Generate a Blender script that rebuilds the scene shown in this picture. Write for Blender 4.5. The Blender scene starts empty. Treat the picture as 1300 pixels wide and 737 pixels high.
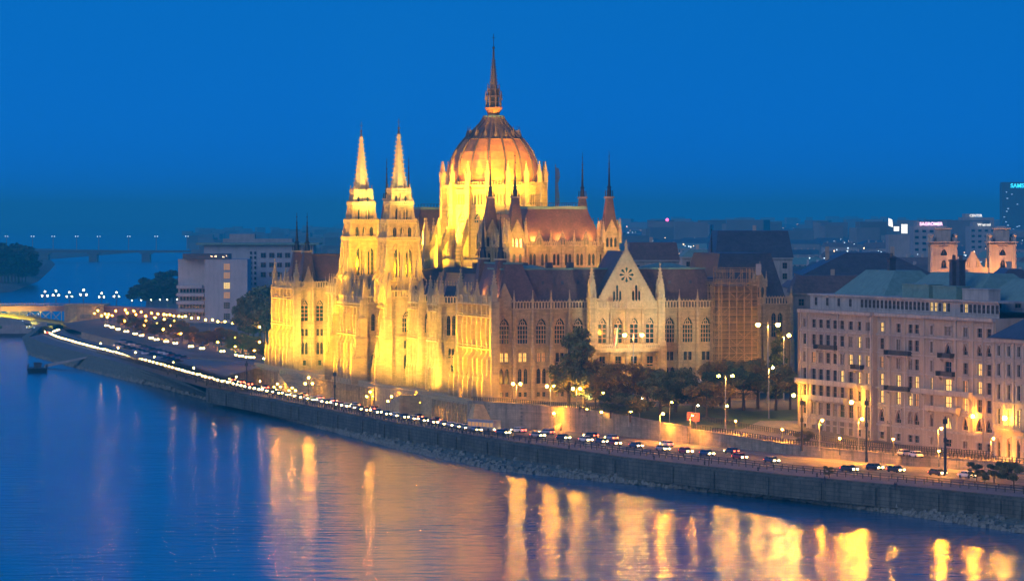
"""River front with a floodlit neo-Gothic parliament at dusk."""
import bpy, math, random
from math import sin, cos, pi, sqrt, radians, atan2, hypot
from mathutils import Vector
R = random.Random(7)
SC = bpy.context.scene
COL = SC.collection
# look of the evening
SKY_ELEV, SKY_STR, SKY_TINT = -3.0, 1.0, (0.05, 0.6, 1.0, 1)
SKY_RAMP = [(0.0, (.001, .155, .68, 1)), (.05, (.001, .145, .54, 1)), (.5, (.004, .12, .44, 1)), (1.0, (.01, .10, .36, 1))]
GLOW_E, GLOW_C = 1.15, (1.0, .88, .80)
WATER_ROUGH, WATER_BUMP = .17, .5
HAZE_D, HAZE_COL = 1.35e-4, (.05, .78, 1.0, 1)

# ------------------------------------------------------------------ camera
HC, FP, PCX, HY = 62.0, 5000.0, 650.0, 272.0       # camera height, focal length / centre / horizon of the 1300 px wide photograph
cam_d = bpy.data.cameras.new('camera')
cam_d.sensor_width = 36.0
cam_d.lens = FP / 1300.0 * 36.0
cam_d.shift_y = -(368.5 - HY) / 1300.0
cam_d.clip_start = 1.0
cam_d.clip_end = 120000.0
cam = bpy.data.objects.new('camera', cam_d)
cam.location = (0, 0, HC)
cam.rotation_euler = (pi / 2, 0, 0)
COL.objects.link(cam)
SC.camera = cam

# ------------------------------------------------------------------ world: clear dusk sky
world = bpy.data.worlds.new('World')
SC.world = world
world.use_nodes = True
wn, wl = world.node_tree.nodes, world.node_tree.links
wn.clear()
sky = wn.new('ShaderNodeTexSky')
sky.sky_type = 'NISHITA'
sky.sun_disc = False
sky.sun_elevation = radians(SKY_ELEV)
sky.sun_rotation = radians(-70)
sky.altitude = 100
sky.air_density = 1.0
sky.dust_density = 0.3
sky.ozone_density = 6.0
tint = wn.new('ShaderNodeMix'); tint.data_type = 'RGBA'; tint.blend_type = 'MULTIPLY'
tint.inputs[0].default_value = 1.0
tint.inputs[7].default_value = SKY_TINT
wl.new(sky.outputs[0], tint.inputs[6])
# deep blue of the hour after sunset, a little darker towards the horizon
geo = wn.new('ShaderNodeTexCoord'); sep = wn.new('ShaderNodeSeparateXYZ'); wl.new(geo.outputs['Generated'], sep.inputs[0])
ramp = wn.new('ShaderNodeValToRGB'); wl.new(sep.outputs[2], ramp.inputs[0])
for k, (p, c) in enumerate(SKY_RAMP):
    e = ramp.color_ramp.elements[k] if k < 2 else ramp.color_ramp.elements.new(p)
    e.position = p; e.color = c
addn = wn.new('ShaderNodeMix'); addn.data_type = 'RGBA'; addn.blend_type = 'ADD'; addn.inputs[0].default_value = 1.0
wl.new(tint.outputs[2], addn.inputs[6]); wl.new(ramp.outputs[0], addn.inputs[7])
bg = wn.new('ShaderNodeBackground'); bg.inputs[1].default_value = SKY_STR
wl.new(addn.outputs[2], bg.inputs[0])
out = wn.new('ShaderNodeOutputWorld')
wl.new(bg.outputs[0], out.inputs[0])

# the last glow of the evening in the west: very soft, weak
sun_d = bpy.data.lights.new('evening_glow', 'SUN')
sun_d.energy = GLOW_E
sun_d.angle = radians(50)
sun_d.color = GLOW_C
sun = bpy.data.objects.new('evening_glow', sun_d)
sun.rotation_euler = (radians(68), 0, radians(-40))
COL.objects.link(sun)

SC.render.engine = 'CYCLES'
SC.cycles.use_denoising = True
SC.cycles.max_bounces = 5
SC.cycles.diffuse_bounces = 3
SC.cycles.glossy_bounces = 3
SC.cycles.transparent_max_bounces = 6
SC.cycles.volume_bounces = 0
SC.cycles.sample_clamp_indirect = 60.0
SC.cycles.use_light_tree = True
SC.cycles.caustics_reflective = False
SC.view_settings.view_transform = 'Standard'
SC.view_settings.look = 'None'
SC.view_settings.exposure = 0.0
SC.view_settings.gamma = 1.0

# ------------------------------------------------------------------ pixel -> world
def at(px, py, z):
    "ground point at height z seen at photo pixel px, py"
    d = (HC - z) * FP / (py - HY)
    return ((px - PCX) / FP * d, d)
def atd(px, py, d):
    return ((px - PCX) / FP * d, d, HC - (py - HY) / FP * d)
def zup(y):
    "height of the upper embankment ground at distance y"
    if y < 930: return 7.5
    if y < 1045: return 7.5 + 4.0 * (y - 930) / 115.0
    if y < 1340: return 11.5
    if y < 1480: return 11.5 - 3.5 * (y - 1340) / 140.0
    return 8.0
def atu(px, py):
    z = 9.5
    for _ in range(30):
        x, d = at(px, py, z); z = zup(d) * .5 + z * .5
    return (x, d, zup(d))

# ------------------------------------------------------------------ materials
def mat(name, col, rough=0.8, var=0.25, scale=0.6, bump=0.0, metal=0.0, emit=None, es=0.0, brick=None, spec=0.5, detail=6, stain=0.0):
    m = bpy.data.materials.new(name); m.use_nodes = True
    nt = m.node_tree; n, l = nt.nodes, nt.links
    b = n['Principled BSDF']
    b.inputs['Roughness'].default_value = rough
    b.inputs['Metallic'].default_value = metal
    b.inputs['Specular IOR Level'].default_value = spec
    c4 = (*col, 1)
    if emit:
        b.inputs['Emission Color'].default_value = (*emit, 1)
        b.inputs['Emission Strength'].default_value = es
    if var <= 0 and not brick:
        b.inputs['Base Color'].default_value = c4
        return m
    tc = n.new('ShaderNodeTexCoord')
    nz = n.new('ShaderNodeTexNoise'); nz.inputs['Scale'].default_value = scale; nz.inputs['Detail'].default_value = detail
    nz.inputs['Roughness'].default_value = 0.65
    l.new(tc.outputs['Object'], nz.inputs['Vector'])
    rp = n.new('ShaderNodeMapRange')
    rp.inputs['From Min'].default_value = 0.3; rp.inputs['From Max'].default_value = 0.7
    rp.inputs['To Min'].default_value = 1 - var; rp.inputs['To Max'].default_value = 1 + var
    l.new(nz.outputs['Fac'], rp.inputs['Value'])
    mx = n.new('ShaderNodeMix'); mx.data_type = 'RGBA'; mx.blend_type = 'MULTIPLY'; mx.inputs[0].default_value = 1.0
    mx.inputs[6].default_value = c4
    src = None
    if brick:
        bw, bh, mort = brick
        bt = n.new('ShaderNodeTexBrick')
        mp = n.new('ShaderNodeMapping'); mp.vector_type = 'POINT'
        # bricks are drawn in x/y: use (x+y, z)
        sx = n.new('ShaderNodeSeparateXYZ'); l.new(tc.outputs['Object'], sx.inputs[0])
        ad = n.new('ShaderNodeMath'); l.new(sx.outputs[0], ad.inputs[0]); l.new(sx.outputs[1], ad.inputs[1])
        cx = n.new('ShaderNodeCombineXYZ'); l.new(ad.outputs[0], cx.inputs[0]); l.new(sx.outputs[2], cx.inputs[1])
        l.new(cx.outputs[0], bt.inputs['Vector'])
        bt.inputs['Scale'].default_value = 1.0
        bt.inputs['Brick Width'].default_value = bw; bt.inputs['Row Height'].default_value = bh
        bt.inputs['Mortar Size'].default_value = mort
        bt.inputs['Color1'].default_value = (*[c * 1.12 for c in col], 1)
        bt.inputs['Color2'].default_value = (*[c * 0.84 for c in col], 1)
        bt.inputs['Mortar'].default_value = (*[c * 0.6 for c in col], 1)
        l.new(bt.outputs['Color'], mx.inputs[6])
    cb = n.new('ShaderNodeCombineColor')
    for k in range(3): l.new(rp.outputs[0], cb.inputs[k])
    l.new(cb.outputs[0], mx.inputs[7])
    last = mx.outputs[2]
    if stain > 0:     # long vertical streaks of dirt
        mp2 = n.new('ShaderNodeMapping'); mp2.inputs['Scale'].default_value = (0.9, 0.9, 0.07)
        l.new(tc.outputs['Object'], mp2.inputs[0])
        n2 = n.new('ShaderNodeTexNoise'); n2.inputs['Scale'].default_value = 1.0; n2.inputs['Detail'].default_value = 4
        l.new(mp2.outputs[0], n2.inputs['Vector'])
        r2 = n.new('ShaderNodeMapRange'); r2.inputs['From Min'].default_value = .45; r2.inputs['From Max'].default_value = .7
        r2.inputs['To Min'].default_value = 1.0; r2.inputs['To Max'].default_value = 1 - stain
        l.new(n2.outputs['Fac'], r2.inputs['Value'])
        c2 = n.new('ShaderNodeCombineColor')
        for k in range(3): l.new(r2.outputs[0], c2.inputs[k])
        m2 = n.new('ShaderNodeMix'); m2.data_type = 'RGBA'; m2.blend_type = 'MULTIPLY'; m2.inputs[0].default_value = 1.0
        l.new(last, m2.inputs[6]); l.new(c2.outputs[0], m2.inputs[7]); last = m2.outputs[2]
    l.new(last, b.inputs['Base Color'])
    if bump > 0:
        bp = n.new('ShaderNodeBump'); bp.inputs['Strength'].default_value = 1.0; bp.inputs['Distance'].default_value = bump
        l.new(nz.outputs['Fac'], bp.inputs['Height']); l.new(bp.outputs[0], b.inputs['Normal'])
    return m

M = {}
M['stone'] = mat('limestone', (.42, .33, .17), .85, .16, .35, .05, brick=(1.3, .55, .015), stain=.3)
M['stone_dirty'] = mat('weathered_limestone', (.28, .24, .18), .9, .28, .5, .05, brick=(1.2, .5, .02), stain=.4)
M['stone_trim'] = mat('carved_limestone', (.45, .36, .195), .85, .18, 1.2, .05)
M['roof_red'] = mat('red_brown_slate', (.145, .083, .062), .6, .25, .5, .0, brick=(.5, .35, .01))
M['roof_dark'] = mat('dark_slate', (.06, .065, .08), .5, .25, .4, .0, brick=(.6, .4, .01))
M['roof_brown'] = mat('brown_slate', (.13, .085, .07), .6, .22, .3, .0, brick=(.5, .35, .01), stain=.3)
M['copper'] = mat('green_copper', (.13, .24, .20), .6, .2, .8)
M['black_metal'] = mat('black_iron', (.02, .02, .022), .5, .1, 2)
M['dome'] = mat('dome_tiles', (.42, .19, .06), .5, .22, .45, .0, brick=(.8, .5, .012), stain=.25)
M['dome_rib'] = mat('dome_rib_metal', (.10, .075, .06), .5, .2, 1)
M['glass_dark'] = mat('dark_window_glass', (.015, .018, .025), .15, 0)
M['glass_lit'] = mat('lit_window', (.6, .5, .3), .5, 0, emit=(1.0, .62, .12), es=1.3)
M['glass_dim'] = mat('dim_lit_window', (.3, .2, .1), .5, 0, emit=(1.0, .45, .12), es=.45)
M['frame_wood'] = mat('window_frame_wood', (.12, .09, .07), .6, .1, 3)
M['asphalt'] = mat('asphalt', (.10, .09, .08), .75, .3, .15, .02)
M['pave'] = mat('paving', (.17, .15, .135), .8, .25, .3)
M['paint'] = mat('road_paint', (.7, .68, .62), .6, .1, 2)
M['grass'] = mat('grass', (.045, .075, .022), .95, .35, .4, .1)
M['soil'] = mat('city_ground', (.10, .09, .08), .95, .35, .02)
M['quaywall'] = mat('quay_wall_stone', (.085, .095, .075), .9, .45, .2, .08, brick=(2.6, .85, .09), stain=.5)
M['slope'] = mat('stone_slope', (.10, .125, .10), .95, .6, .9, .5)
M['rubble'] = mat('rubble_stone', (.15, .17, .15), .95, .5, 1.5, .2)
M['bark'] = mat('bark', (.07, .05, .035), .9, .2, 2)
M['leaf_green'] = mat('leaves_green', (.16, .165, .045), .8, .45, 1.2)
M['leaf_dark'] = mat('leaves_dark_green', (.07, .095, .028), .8, .4, 1.2)
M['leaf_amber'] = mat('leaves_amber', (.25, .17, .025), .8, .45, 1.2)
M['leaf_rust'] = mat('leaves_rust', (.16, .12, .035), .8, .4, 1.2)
M['leaf_haze'] = mat('leaves_far', (.03, .045, .03), .9, .4, .2)
M['concrete'] = mat('pale_concrete', (.28, .28, .28), .85, .15, .2, stain=.2)
M['plaster_pink'] = mat('beige_plaster', (.35, .295, .23), .85, .16, .2, stain=.25)
M['plaster_grey'] = mat('grey_plaster', (.36, .34, .31), .85, .18, .25, stain=.3)
M['plaster_cream'] = mat('cream_plaster', (.42, .36, .30), .85, .16, .3, stain=.25)
M['plaster_white'] = mat('white_plaster', (.33, .36, .40), .8, .1, .2, stain=.15)
M['steel'] = mat('grey_steel', (.25, .25, .25), .45, .1, 2, metal=.6)
M['scaffold_wood'] = mat('scaffold_boards', (.32, .22, .10), .8, .3, 1.0)
M['scaffold_net'] = mat('scaffold_netting', (.16, .11, .055), .9, .3, .5)
M['rubber'] = mat('tyre_rubber', (.02, .02, .02), .8, 0)
M['curtain'] = mat('curtained_window', (.22, .21, .19), .6, .3, 2.0)
M['water'] = None

def lampmat(name, col, s):
    return mat(name, (.8, .7, .5), .4, 0, emit=col, es=s)
M['sodium'] = lampmat('sodium_lamp', (1.0, .31, .008), 1500)
M['warm'] = lampmat('warm_lamp', (1.0, .42, .025), 420)
M['white'] = lampmat('white_lamp', (1.0, .78, .45), 30)
M['headlight'] = lampmat('headlight_glow', (1.0, .66, .22), 42)
M['taillight'] = lampmat('taillight_glow', (1.0, .06, .02), 30)
M['far_light'] = lampmat('far_white_light', (.6, .85, 1.0), 3)
M['far_warm'] = lampmat('far_warm_light', (1.0, .6, .3), 6)

# ------------------------------------------------------------------ mesh builder
class MB:
    def __init__(s): s.v = []; s.f = []; s.m = []; s.ox = s.oy = s.oz = 0.0; s.c = 1.0; s.s = 0.0
    def frame(s, ox=0, oy=0, ang=0, oz=0):
        s.ox, s.oy, s.oz = ox, oy, oz; s.c, s.s = cos(ang), sin(ang)
        if abs(s.c) < 1e-9: s.c = 0.0
        if abs(s.s) < 1e-9: s.s = 0.0
        return s
    def P(s, x, y, z):
        s.v.append((s.ox + s.c * x - s.s * y, s.oy + s.s * x + s.c * y, s.oz + z)); return len(s.v) - 1
    def face(s, pts, m=0):
        s.f.append([s.P(*p) for p in pts]); s.m.append(m)
    def hexa(s, b, t, m=0, bottom=True):
        "b, t: four bottom and four top points, counter-clockwise from above"
        i = [s.P(*p) for p in b]; j = [s.P(*p) for p in t]
        fs = [j] + [[i[k], i[(k + 1) % 4], j[(k + 1) % 4], j[k]] for k in range(4)]
        if bottom: fs.append(i[::-1])
        s.f += fs; s.m += [m] * len(fs)
    def box(s, x0, x1, y0, y1, z0, z1, m=0, bottom=True):
        s.hexa([(x0, y0, z0), (x1, y0, z0), (x1, y1, z0), (x0, y1, z0)], [(x0, y0, z1), (x1, y0, z1), (x1, y1, z1), (x0, y1, z1)], m, bottom)
    def taper(s, x0, x1, y0, y1, z0, z1, dx, dy, m=0, mt=None):
        i = [s.P(x0, y0, z0), s.P(x1, y0, z0), s.P(x1, y1, z0), s.P(x0, y1, z0)]
        j = [s.P(x0 + dx, y0 + dy, z1), s.P(x1 - dx, y0 + dy, z1), s.P(x1 - dx, y1 - dy, z1), s.P(x0 + dx, y1 - dy, z1)]
        s.f.append(j); s.m.append(m if mt is None else mt)
        for k in range(4): s.f.append([i[k], i[(k + 1) % 4], j[(k + 1) % 4], j[k]]); s.m.append(m)
    def frus(s, cx, cy, z0, z1, r0, r1, n=8, rot=0.0, m=0, cap=True, y=1.0):
        i = [s.P(cx + r0 * cos(rot + 2 * pi * k / n), cy + y * r0 * sin(rot + 2 * pi * k / n), z0) for k in range(n)]
        if r1 < 1e-4:
            t = s.P(cx, cy, z1)
            for k in range(n): s.f.append([i[k], i[(k + 1) % n], t]); s.m.append(m)
            return
        j = [s.P(cx + r1 * cos(rot + 2 * pi * k / n), cy + y * r1 * sin(rot + 2 * pi * k / n), z1) for k in range(n)]
        for k in range(n): s.f.append([i[k], i[(k + 1) % n], j[(k + 1) % n], j[k]]); s.m.append(m)
        if cap: s.f.append(j); s.m.append(m)
    def rev(s, cx, cy, prof, n=16, rot=0.0, m=0):
        for (r0, z0), (r1, z1) in zip(prof, prof[1:]): s.frus(cx, cy, z0, z1, r0, r1, n, rot, m, cap=False)
    def bar(s, a, b, w, m=0, w2=None):
        "square bar from a to b"
        a, b = Vector(a), Vector(b); d = (b - a)
        if d.length < 1e-6: return
        d.normalize()
        up = Vector((0, 0, 1)) if abs(d.z) < .95 else Vector((1, 0, 0))
        p = d.cross(up).normalized(); q = p.cross(d)
        w2 = w if w2 is None else w2
        A = [a + p * i * w / 2 + q * j * w / 2 for i, j in ((-1, -1), (1, -1), (1, 1), (-1, 1))]
        B = [b + p * i * w2 / 2 + q * j * w2 / 2 for i, j in ((-1, -1), (1, -1), (1, 1), (-1, 1))]
        i = [s.P(*x) for x in A]; j = [s.P(*x) for x in B]
        s.f += [j, i[::-1]] + [[i[k], i[(k + 1) % 4], j[(k + 1) % 4], j[k]] for k in range(4)]; s.m += [m] * 6
    def ball(s, cx, cy, cz, r, m=0, n=8, k=5, sz=1.0):
        for a in range(k):
            t0, t1 = pi * a / k - pi / 2, pi * (a + 1) / k - pi / 2
            r0, r1 = r * cos(t0), r * cos(t1)
            if r0 < 1e-5:
                b = s.P(cx, cy, cz + r * sin(t0) * sz); j = [s.P(cx + r1 * cos(2 * pi * q / n), cy + r1 * sin(2 * pi * q / n), cz + r * sin(t1) * sz) for q in range(n)]
                for q in range(n): s.f.append([b, j[(q + 1) % n], j[q]]); s.m.append(m)
            else: s.frus(cx, cy, cz + r * sin(t0) * sz, cz + r * sin(t1) * sz, r0, r1 if r1 > 1e-5 else 0, n, 0, m, cap=False)
    def mesh(s, name, mats):
        me = bpy.data.meshes.new(name)
        me.from_pydata(s.v, [], s.f)
        for x in mats: me.materials.append(M[x] if isinstance(x, str) else x)
        if len(mats) > 1: me.polygons.foreach_set('material_index', s.m)
        me.update()
        return me
    def obj(s, name, mats, parent=None, loc=None, rz=0.0):
        if not isinstance(mats, (list, tuple)): mats = [mats]
        o = bpy.data.objects.new(name, s.mesh(name, mats)); COL.objects.link(o)
        if parent: o.parent = parent
        if loc: o.location = loc
        o.rotation_euler.z = rz
        return o

def pieces(mb):
    "the connected pieces of a builder, each as a builder of its own"
    par = list(range(len(mb.v)))
    def find(i):
        while par[i] != i: par[i] = par[par[i]]; i = par[i]
        return i
    for f in mb.f:
        for i in f[1:]: par[find(i)] = find(f[0])
    out = {}
    for f, m_ in zip(mb.f, mb.m):
        q, idx = out.setdefault(find(f[0]), (MB(), {}))
        g = []
        for i in f:
            if i not in idx: idx[i] = len(q.v); q.v.append(mb.v[i])
            g.append(idx[i])
        q.f.append(g); q.m.append(m_)
    return [q for q, _ in out.values()]
def tag(o, label, cat, group=None, kind=None):
    if label: o['label'] = label
    if cat: o['category'] = cat
    if group: o['group'] = group
    if kind: o['kind'] = kind
    return o
def struct(o, kind='structure', label=None):
    o['kind'] = kind
    if label: o['label'] = label
    return o
def empty(name, loc, rz=0.0):
    o = bpy.data.objects.new(name, None); COL.objects.link(o); o.location = loc; o.rotation_euler.z = rz; return o
def place(name, me, parent, loc=(0, 0, 0), rz=0.0, sc=None):
    o = bpy.data.objects.new(name, me); COL.objects.link(o); o.parent = parent; o.location = loc; o.rotation_euler.z = rz
    if sc: o.scale = sc
    return o
def kids(o): return KID.get(o.name, [])
def copy_tree(root, loc, rz=0.0):
    r = root.copy(); COL.objects.link(r); r.location = loc; r.rotation_euler.z = rz
    for c in [x for x in root.children]:
        n = c.copy(); COL.objects.link(n); n.parent = r
        for g in c.children:
            q = g.copy(); COL.objects.link(q); q.parent = n
    return r
def ordinal(k):
    W = ['first', 'second', 'third', 'fourth', 'fifth', 'sixth', 'seventh', 'eighth', 'ninth', 'tenth', 'eleventh', 'twelfth', 'thirteenth', 'fourteenth', 'fifteenth', 'sixteenth', 'seventeenth', 'eighteenth', 'nineteenth', 'twentieth']
    if k < 20: return W[k]
    T10 = ['', '', 'twenty', 'thirty', 'forty', 'fifty', 'sixty', 'seventy', 'eighty', 'ninety']
    if k >= 99: return 'hundredth' if k == 99 else 'hundred-and-' + ordinal(k - 100)
    t = T10[(k + 1) // 10]
    u = (k + 1) % 10
    return t + '-' + W[u - 1] if u else t[:-1] + 'ieth'
# ================================================================== WATER, BANK, ROADS, GROUND
def interp(P, x):
    if x >= P[0][0]: (x0, y0), (x1, y1) = P[0], P[1]
    elif x <= P[-1][0]: (x0, y0), (x1, y1) = P[-2], P[-1]
    else:
        for (x0, y0), (x1, y1) in zip(P, P[1:]):
            if x1 <= x <= x0: break
    return y0 + (y1 - y0) * (x - x0) / (x1 - x0)
# photo curves (px, py), right to left
WATER_L = [(1500, 716), (1300, 677), (1140, 652), (1000, 634), (800, 614), (628, 597), (500, 568), (350, 528), (280, 511), (200, 491), (150, 480), (110, 470), (60, 457), (30, 448)]
TOP_L = [(1500, 662), (1300, 634), (1140, 618), (1000, 605), (800, 583), (628, 559), (500, 538), (380, 514), (255, 491), (200, 474), (150, 459), (90, 444), (50, 434), (36, 428)]
STN = [1500, 1400, 1300, 1220, 1140, 1070, 1000, 930, 877, 800, 754, 700, 634, 570, 500, 440, 380, 320, 265, 230, 200, 170, 150, 120, 90, 60, 36]
ZQ = 5.5
waterline = [at(x, interp(WATER_L, x), 0.0) for x in STN]
walltop = [at(x, interp(TOP_L, x), ZQ) for x in STN]
# parliament frame
PX0, PY0 = -4.6, 1055.0
TH = math.asin(.277)
def PW(v, u): return (PX0 - u * .277 + v * .961, PY0 + u * .961 + v * .277)
# inner edge of the lower road (foot of the upper level)
INNER = [at(1500, 624, ZQ), at(1400, 613, ZQ), at(1300, 602, ZQ), at(1220, 595, ZQ), at(1140, 589, ZQ), at(1070, 583, ZQ), at(1000, 576, ZQ), at(930, 568.5, ZQ), at(877, 563, ZQ), at(800, 554, ZQ), at(754, 549, ZQ), at(700, 545.5, ZQ),
         PW(-7, 0), PW(-7, 50), PW(-7, 100), PW(-7, 160), PW(-7, 210), PW(-7, 268), at(285, 476, ZQ), at(250, 466, ZQ), at(215, 457, ZQ), at(185, 449, ZQ), at(160, 443, ZQ), at(130, 436, ZQ), at(105, 429, ZQ), at(88, 423, ZQ), at(80, 417, ZQ)]
def strip(name, A, B, za, zb, m, sub=1):
    mb = MB()
    n = len(A)
    pa = [[mb.P(a[0] + (b[0] - a[0]) * k / sub, a[1] + (b[1] - a[1]) * k / sub, za + (zb - za) * k / sub) for k in range(sub + 1)] for a, b in zip(A, B)]
    for i in range(n - 1):
        for k in range(sub): mb.f.append([pa[i][k], pa[i][k + 1], pa[i + 1][k + 1], pa[i + 1][k]]); mb.m.append(0)
    return mb.obj(name, m)
def lerp2(a, b, t): return (a[0] + (b[0] - a[0]) * t, a[1] + (b[1] - a[1]) * t)

# water
m = bpy.data.materials.new('river_water'); m.use_nodes = True; M['water'] = m
n, l = m.node_tree.nodes, m.node_tree.links
b = n['Principled BSDF']
b.inputs['Base Color'].default_value = (.008, .10, .20, 1); b.inputs['Roughness'].default_value = WATER_ROUGH; b.inputs['IOR'].default_value = 1.5
tc = n.new('ShaderNodeTexCoord')
mp = n.new('ShaderNodeMapping'); mp.inputs['Scale'].default_value = (.11, .24, 1); mp.inputs['Rotation'].default_value = (0, 0, .12)
l.new(tc.outputs['Object'], mp.inputs[0])
nz = n.new('ShaderNodeTexNoise'); nz.inputs['Scale'].default_value = 1.0; nz.inputs['Detail'].default_value = 2.5; nz.inputs['Roughness'].default_value = .5
l.new(mp.outputs[0], nz.inputs['Vector'])
nb = n.new('ShaderNodeTexNoise'); nb.inputs['Scale'].default_value = .012; nb.inputs['Detail'].default_value = 3
l.new(tc.outputs['Object'], nb.inputs['Vector'])
mr = n.new('ShaderNodeMapRange'); mr.inputs['From Min'].default_value = .35; mr.inputs['From Max'].default_value = .65; mr.inputs['To Min'].default_value = .5; mr.inputs['To Max'].default_value = 1.3
l.new(nb.outputs['Fac'], mr.inputs['Value'])
mu = n.new('ShaderNodeMath'); mu.operation = 'MULTIPLY'; l.new(nz.outputs['Fac'], mu.inputs[0]); l.new(mr.outputs[0], mu.inputs[1])
bp = n.new('ShaderNodeBump'); bp.inputs['Strength'].default_value = 1.0; bp.inputs['Distance'].default_value = WATER_BUMP
l.new(mu.outputs[0], bp.inputs['Height']); l.new(bp.outputs[0], b.inputs['Normal'])
mb = MB(); mb.face([(-24000, -300, 0), (24000, -300, 0), (24000, 25500, 0), (-24000, 25500, 0)])
struct(mb.obj('river_water', m))

# sloping stone bank from below the water to the foot of the quay wall
NW = STN.index(265)
foot = []
for i, x in enumerate(STN):
    foot.append((walltop[i][0], walltop[i][1]))
A = []; B = []; zb = []
mb = MB(); rows = []
for i, x in enumerate(STN):
    w, t = waterline[i], walltop[i]
    zt = 2.0 if i < NW else (2.0 + 3.5 * min(1, (i - NW + 1) / 2.0) if i >= NW else 2)
    ext = lerp2(w, t, -.35)
    row = []
    for k in range(7):
        f = k / 6.0
        p = lerp2(ext, t, f)
        z = -1.0 + f * (zt + 1.0) if f > 0 else -1.0
        # a low ledge near the water
        z = zt * max(0, (f - .26) / .74) ** .85 if f >= .26 else -1.2 * (1 - f / .26)
        row.append(mb.P(p[0] + R.uniform(-.3, .3), p[1] + R.uniform(-.6, .6), z + (R.uniform(-.12, .12) if 0 < k < 6 else 0)))
    rows.append(row)
for i in range(len(rows) - 1):
    for k in range(6): mb.f.append([rows[i][k], rows[i][k + 1], rows[i + 1][k + 1], rows[i + 1][k]]); mb.m.append(0)
# tip of the bank curving round under the bridge
e = at(15, 436, 0.0); e2 = at(60, 412, 0.0); e3 = at(112, 400, 0.0)
f2 = at(52, 415, ZQ); f3 = (-225, 2170)
mb.face([(waterline[-1][0], waterline[-1][1], 0), (walltop[-1][0], walltop[-1][1], ZQ), (f2[0], f2[1], ZQ), (e2[0] - 12, e2[1] - 40, -.5)])
mb.face([(e2[0] - 12, e2[1] - 40, -.5), (f2[0], f2[1], ZQ), (f3[0], f3[1], ZQ), (f3[0] - 18, f3[1] + 10, -.5)])
struct(mb.obj('bank_slope', 'slope'))

# rubble stones along the waterline
mb = MB()
for i in range(len(STN) - 1):
    a, b2 = waterline[i], waterline[i + 1]
    L = hypot(b2[0] - a[0], b2[1] - a[1])
    for k in range(int(L * (3.4 if i < 18 else 1.6))):
        t = R.random(); p = lerp2(a, b2, t); q = lerp2(walltop[i], walltop[i + 1], t)
        fq = R.uniform(-.02, .30) if R.random() < .75 else R.uniform(0, .85); p = lerp2(p, q, fq); s = R.uniform(.25, .95)
        rr = R.uniform(0, 3); zz = 2.0 * max(0, fq) ** .8 + .1 * s
        mb.frame(p[0], p[1], rr, zz); mb.taper(-s, s, -s * .8, s * .8, -.3, s * .6, s * .35, s * .3)
mb.frame()
struct(mb.obj('bank_rubble', 'rubble'), 'stuff', 'loose grey stones along the waterline')

# quay wall (a thing of its own)
mb = MB()
for i in range(NW):
    a, c = walltop[i], walltop[i + 1]
    dx, dy = c[0] - a[0], c[1] - a[1]; L = hypot(dx, dy); ang = atan2(dy, dx)
    mb.frame(a[0], a[1], ang)
    mb.hexa([(0, -.1, 1.2), (0, .9, 1.2), (L, .9, 1.2), (L, -.1, 1.2)][::-1], [(0, .0, ZQ), (0, .9, ZQ), (L, .9, ZQ), (L, 0, ZQ)][::-1])
    mb.box(0, L, -.9, .35, ZQ + .002, ZQ + .42)         # coping kerb
    k = 6.0
    while k < L:
        mb.box(k, k + .7, .9, 1.25, 1.5, ZQ - .5); k += 24
mb.frame()
qw = mb.obj('quay_wall', 'quaywall'); tag(qw, 'long dark stone quay wall along the river below the lower road', 'wall')

# lower road level
struct(strip('quay_ground', walltop, INNER, ZQ, ZQ, 'pave'))
LR0 = [lerp2(walltop[i], INNER[i], .36) for i in range(len(STN))]
LR1 = [lerp2(walltop[i], INNER[i], .86) for i in range(len(STN))]
def up(P, dz): return P
struct(strip('lower_road', LR0, LR1, ZQ + .006, ZQ + .006, 'asphalt'))
# painted lines
def ribbon(mb, P, w, z, t=None, dash=None):
    for i in range(len(P) - 1):
        a, c = P[i], P[i + 1]; dx, dy = c[0] - a[0], c[1] - a[1]; L = hypot(dx, dy)
        if L < .01: continue
        nx, ny = -dy / L * w / 2, dx / L * w / 2
        segs = [(0, 1)] if not dash else [(k / L, min(1, (k + dash[0]) / L)) for k in [dash[1] * j for j in range(int(L / dash[1]) + 1)] if k < L]
        for s0, s1 in segs:
            p, q = lerp2(a, c, s0), lerp2(a, c, s1)
            za = z if not callable(z) else z(p); zb2 = z if not callable(z) else z(q)
            mb.face([(p[0] + nx, p[1] + ny, za), (p[0] - nx, p[1] - ny, za), (q[0] - nx, q[1] - ny, zb2), (q[0] + nx, q[1] + ny, zb2)])
mb = MB()
LRP = lambda t: [lerp2(walltop[i], INNER[i], t) for i in range(len(STN))]
ribbon(mb, LRP(.38), .2, ZQ + .012); ribbon(mb, LRP(.84), .2, ZQ + .012); ribbon(mb, LRP(.61), .18, ZQ + .012, dash=(4, 10))
struct(mb.obj('lane_markings', 'paint'))
# kerb between promenade and road
mb = MB(); KB = LRP(.35)
for a, c in zip(KB, KB[1:]):
    L = hypot(c[0] - a[0], c[1] - a[1]); mb.frame(a[0], a[1], atan2(c[1] - a[1], c[0] - a[0])); mb.box(0, L, -.15, .15, ZQ, ZQ + .13)
mb.frame(); struct(mb.obj('kerb', 'stone_trim'))

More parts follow.
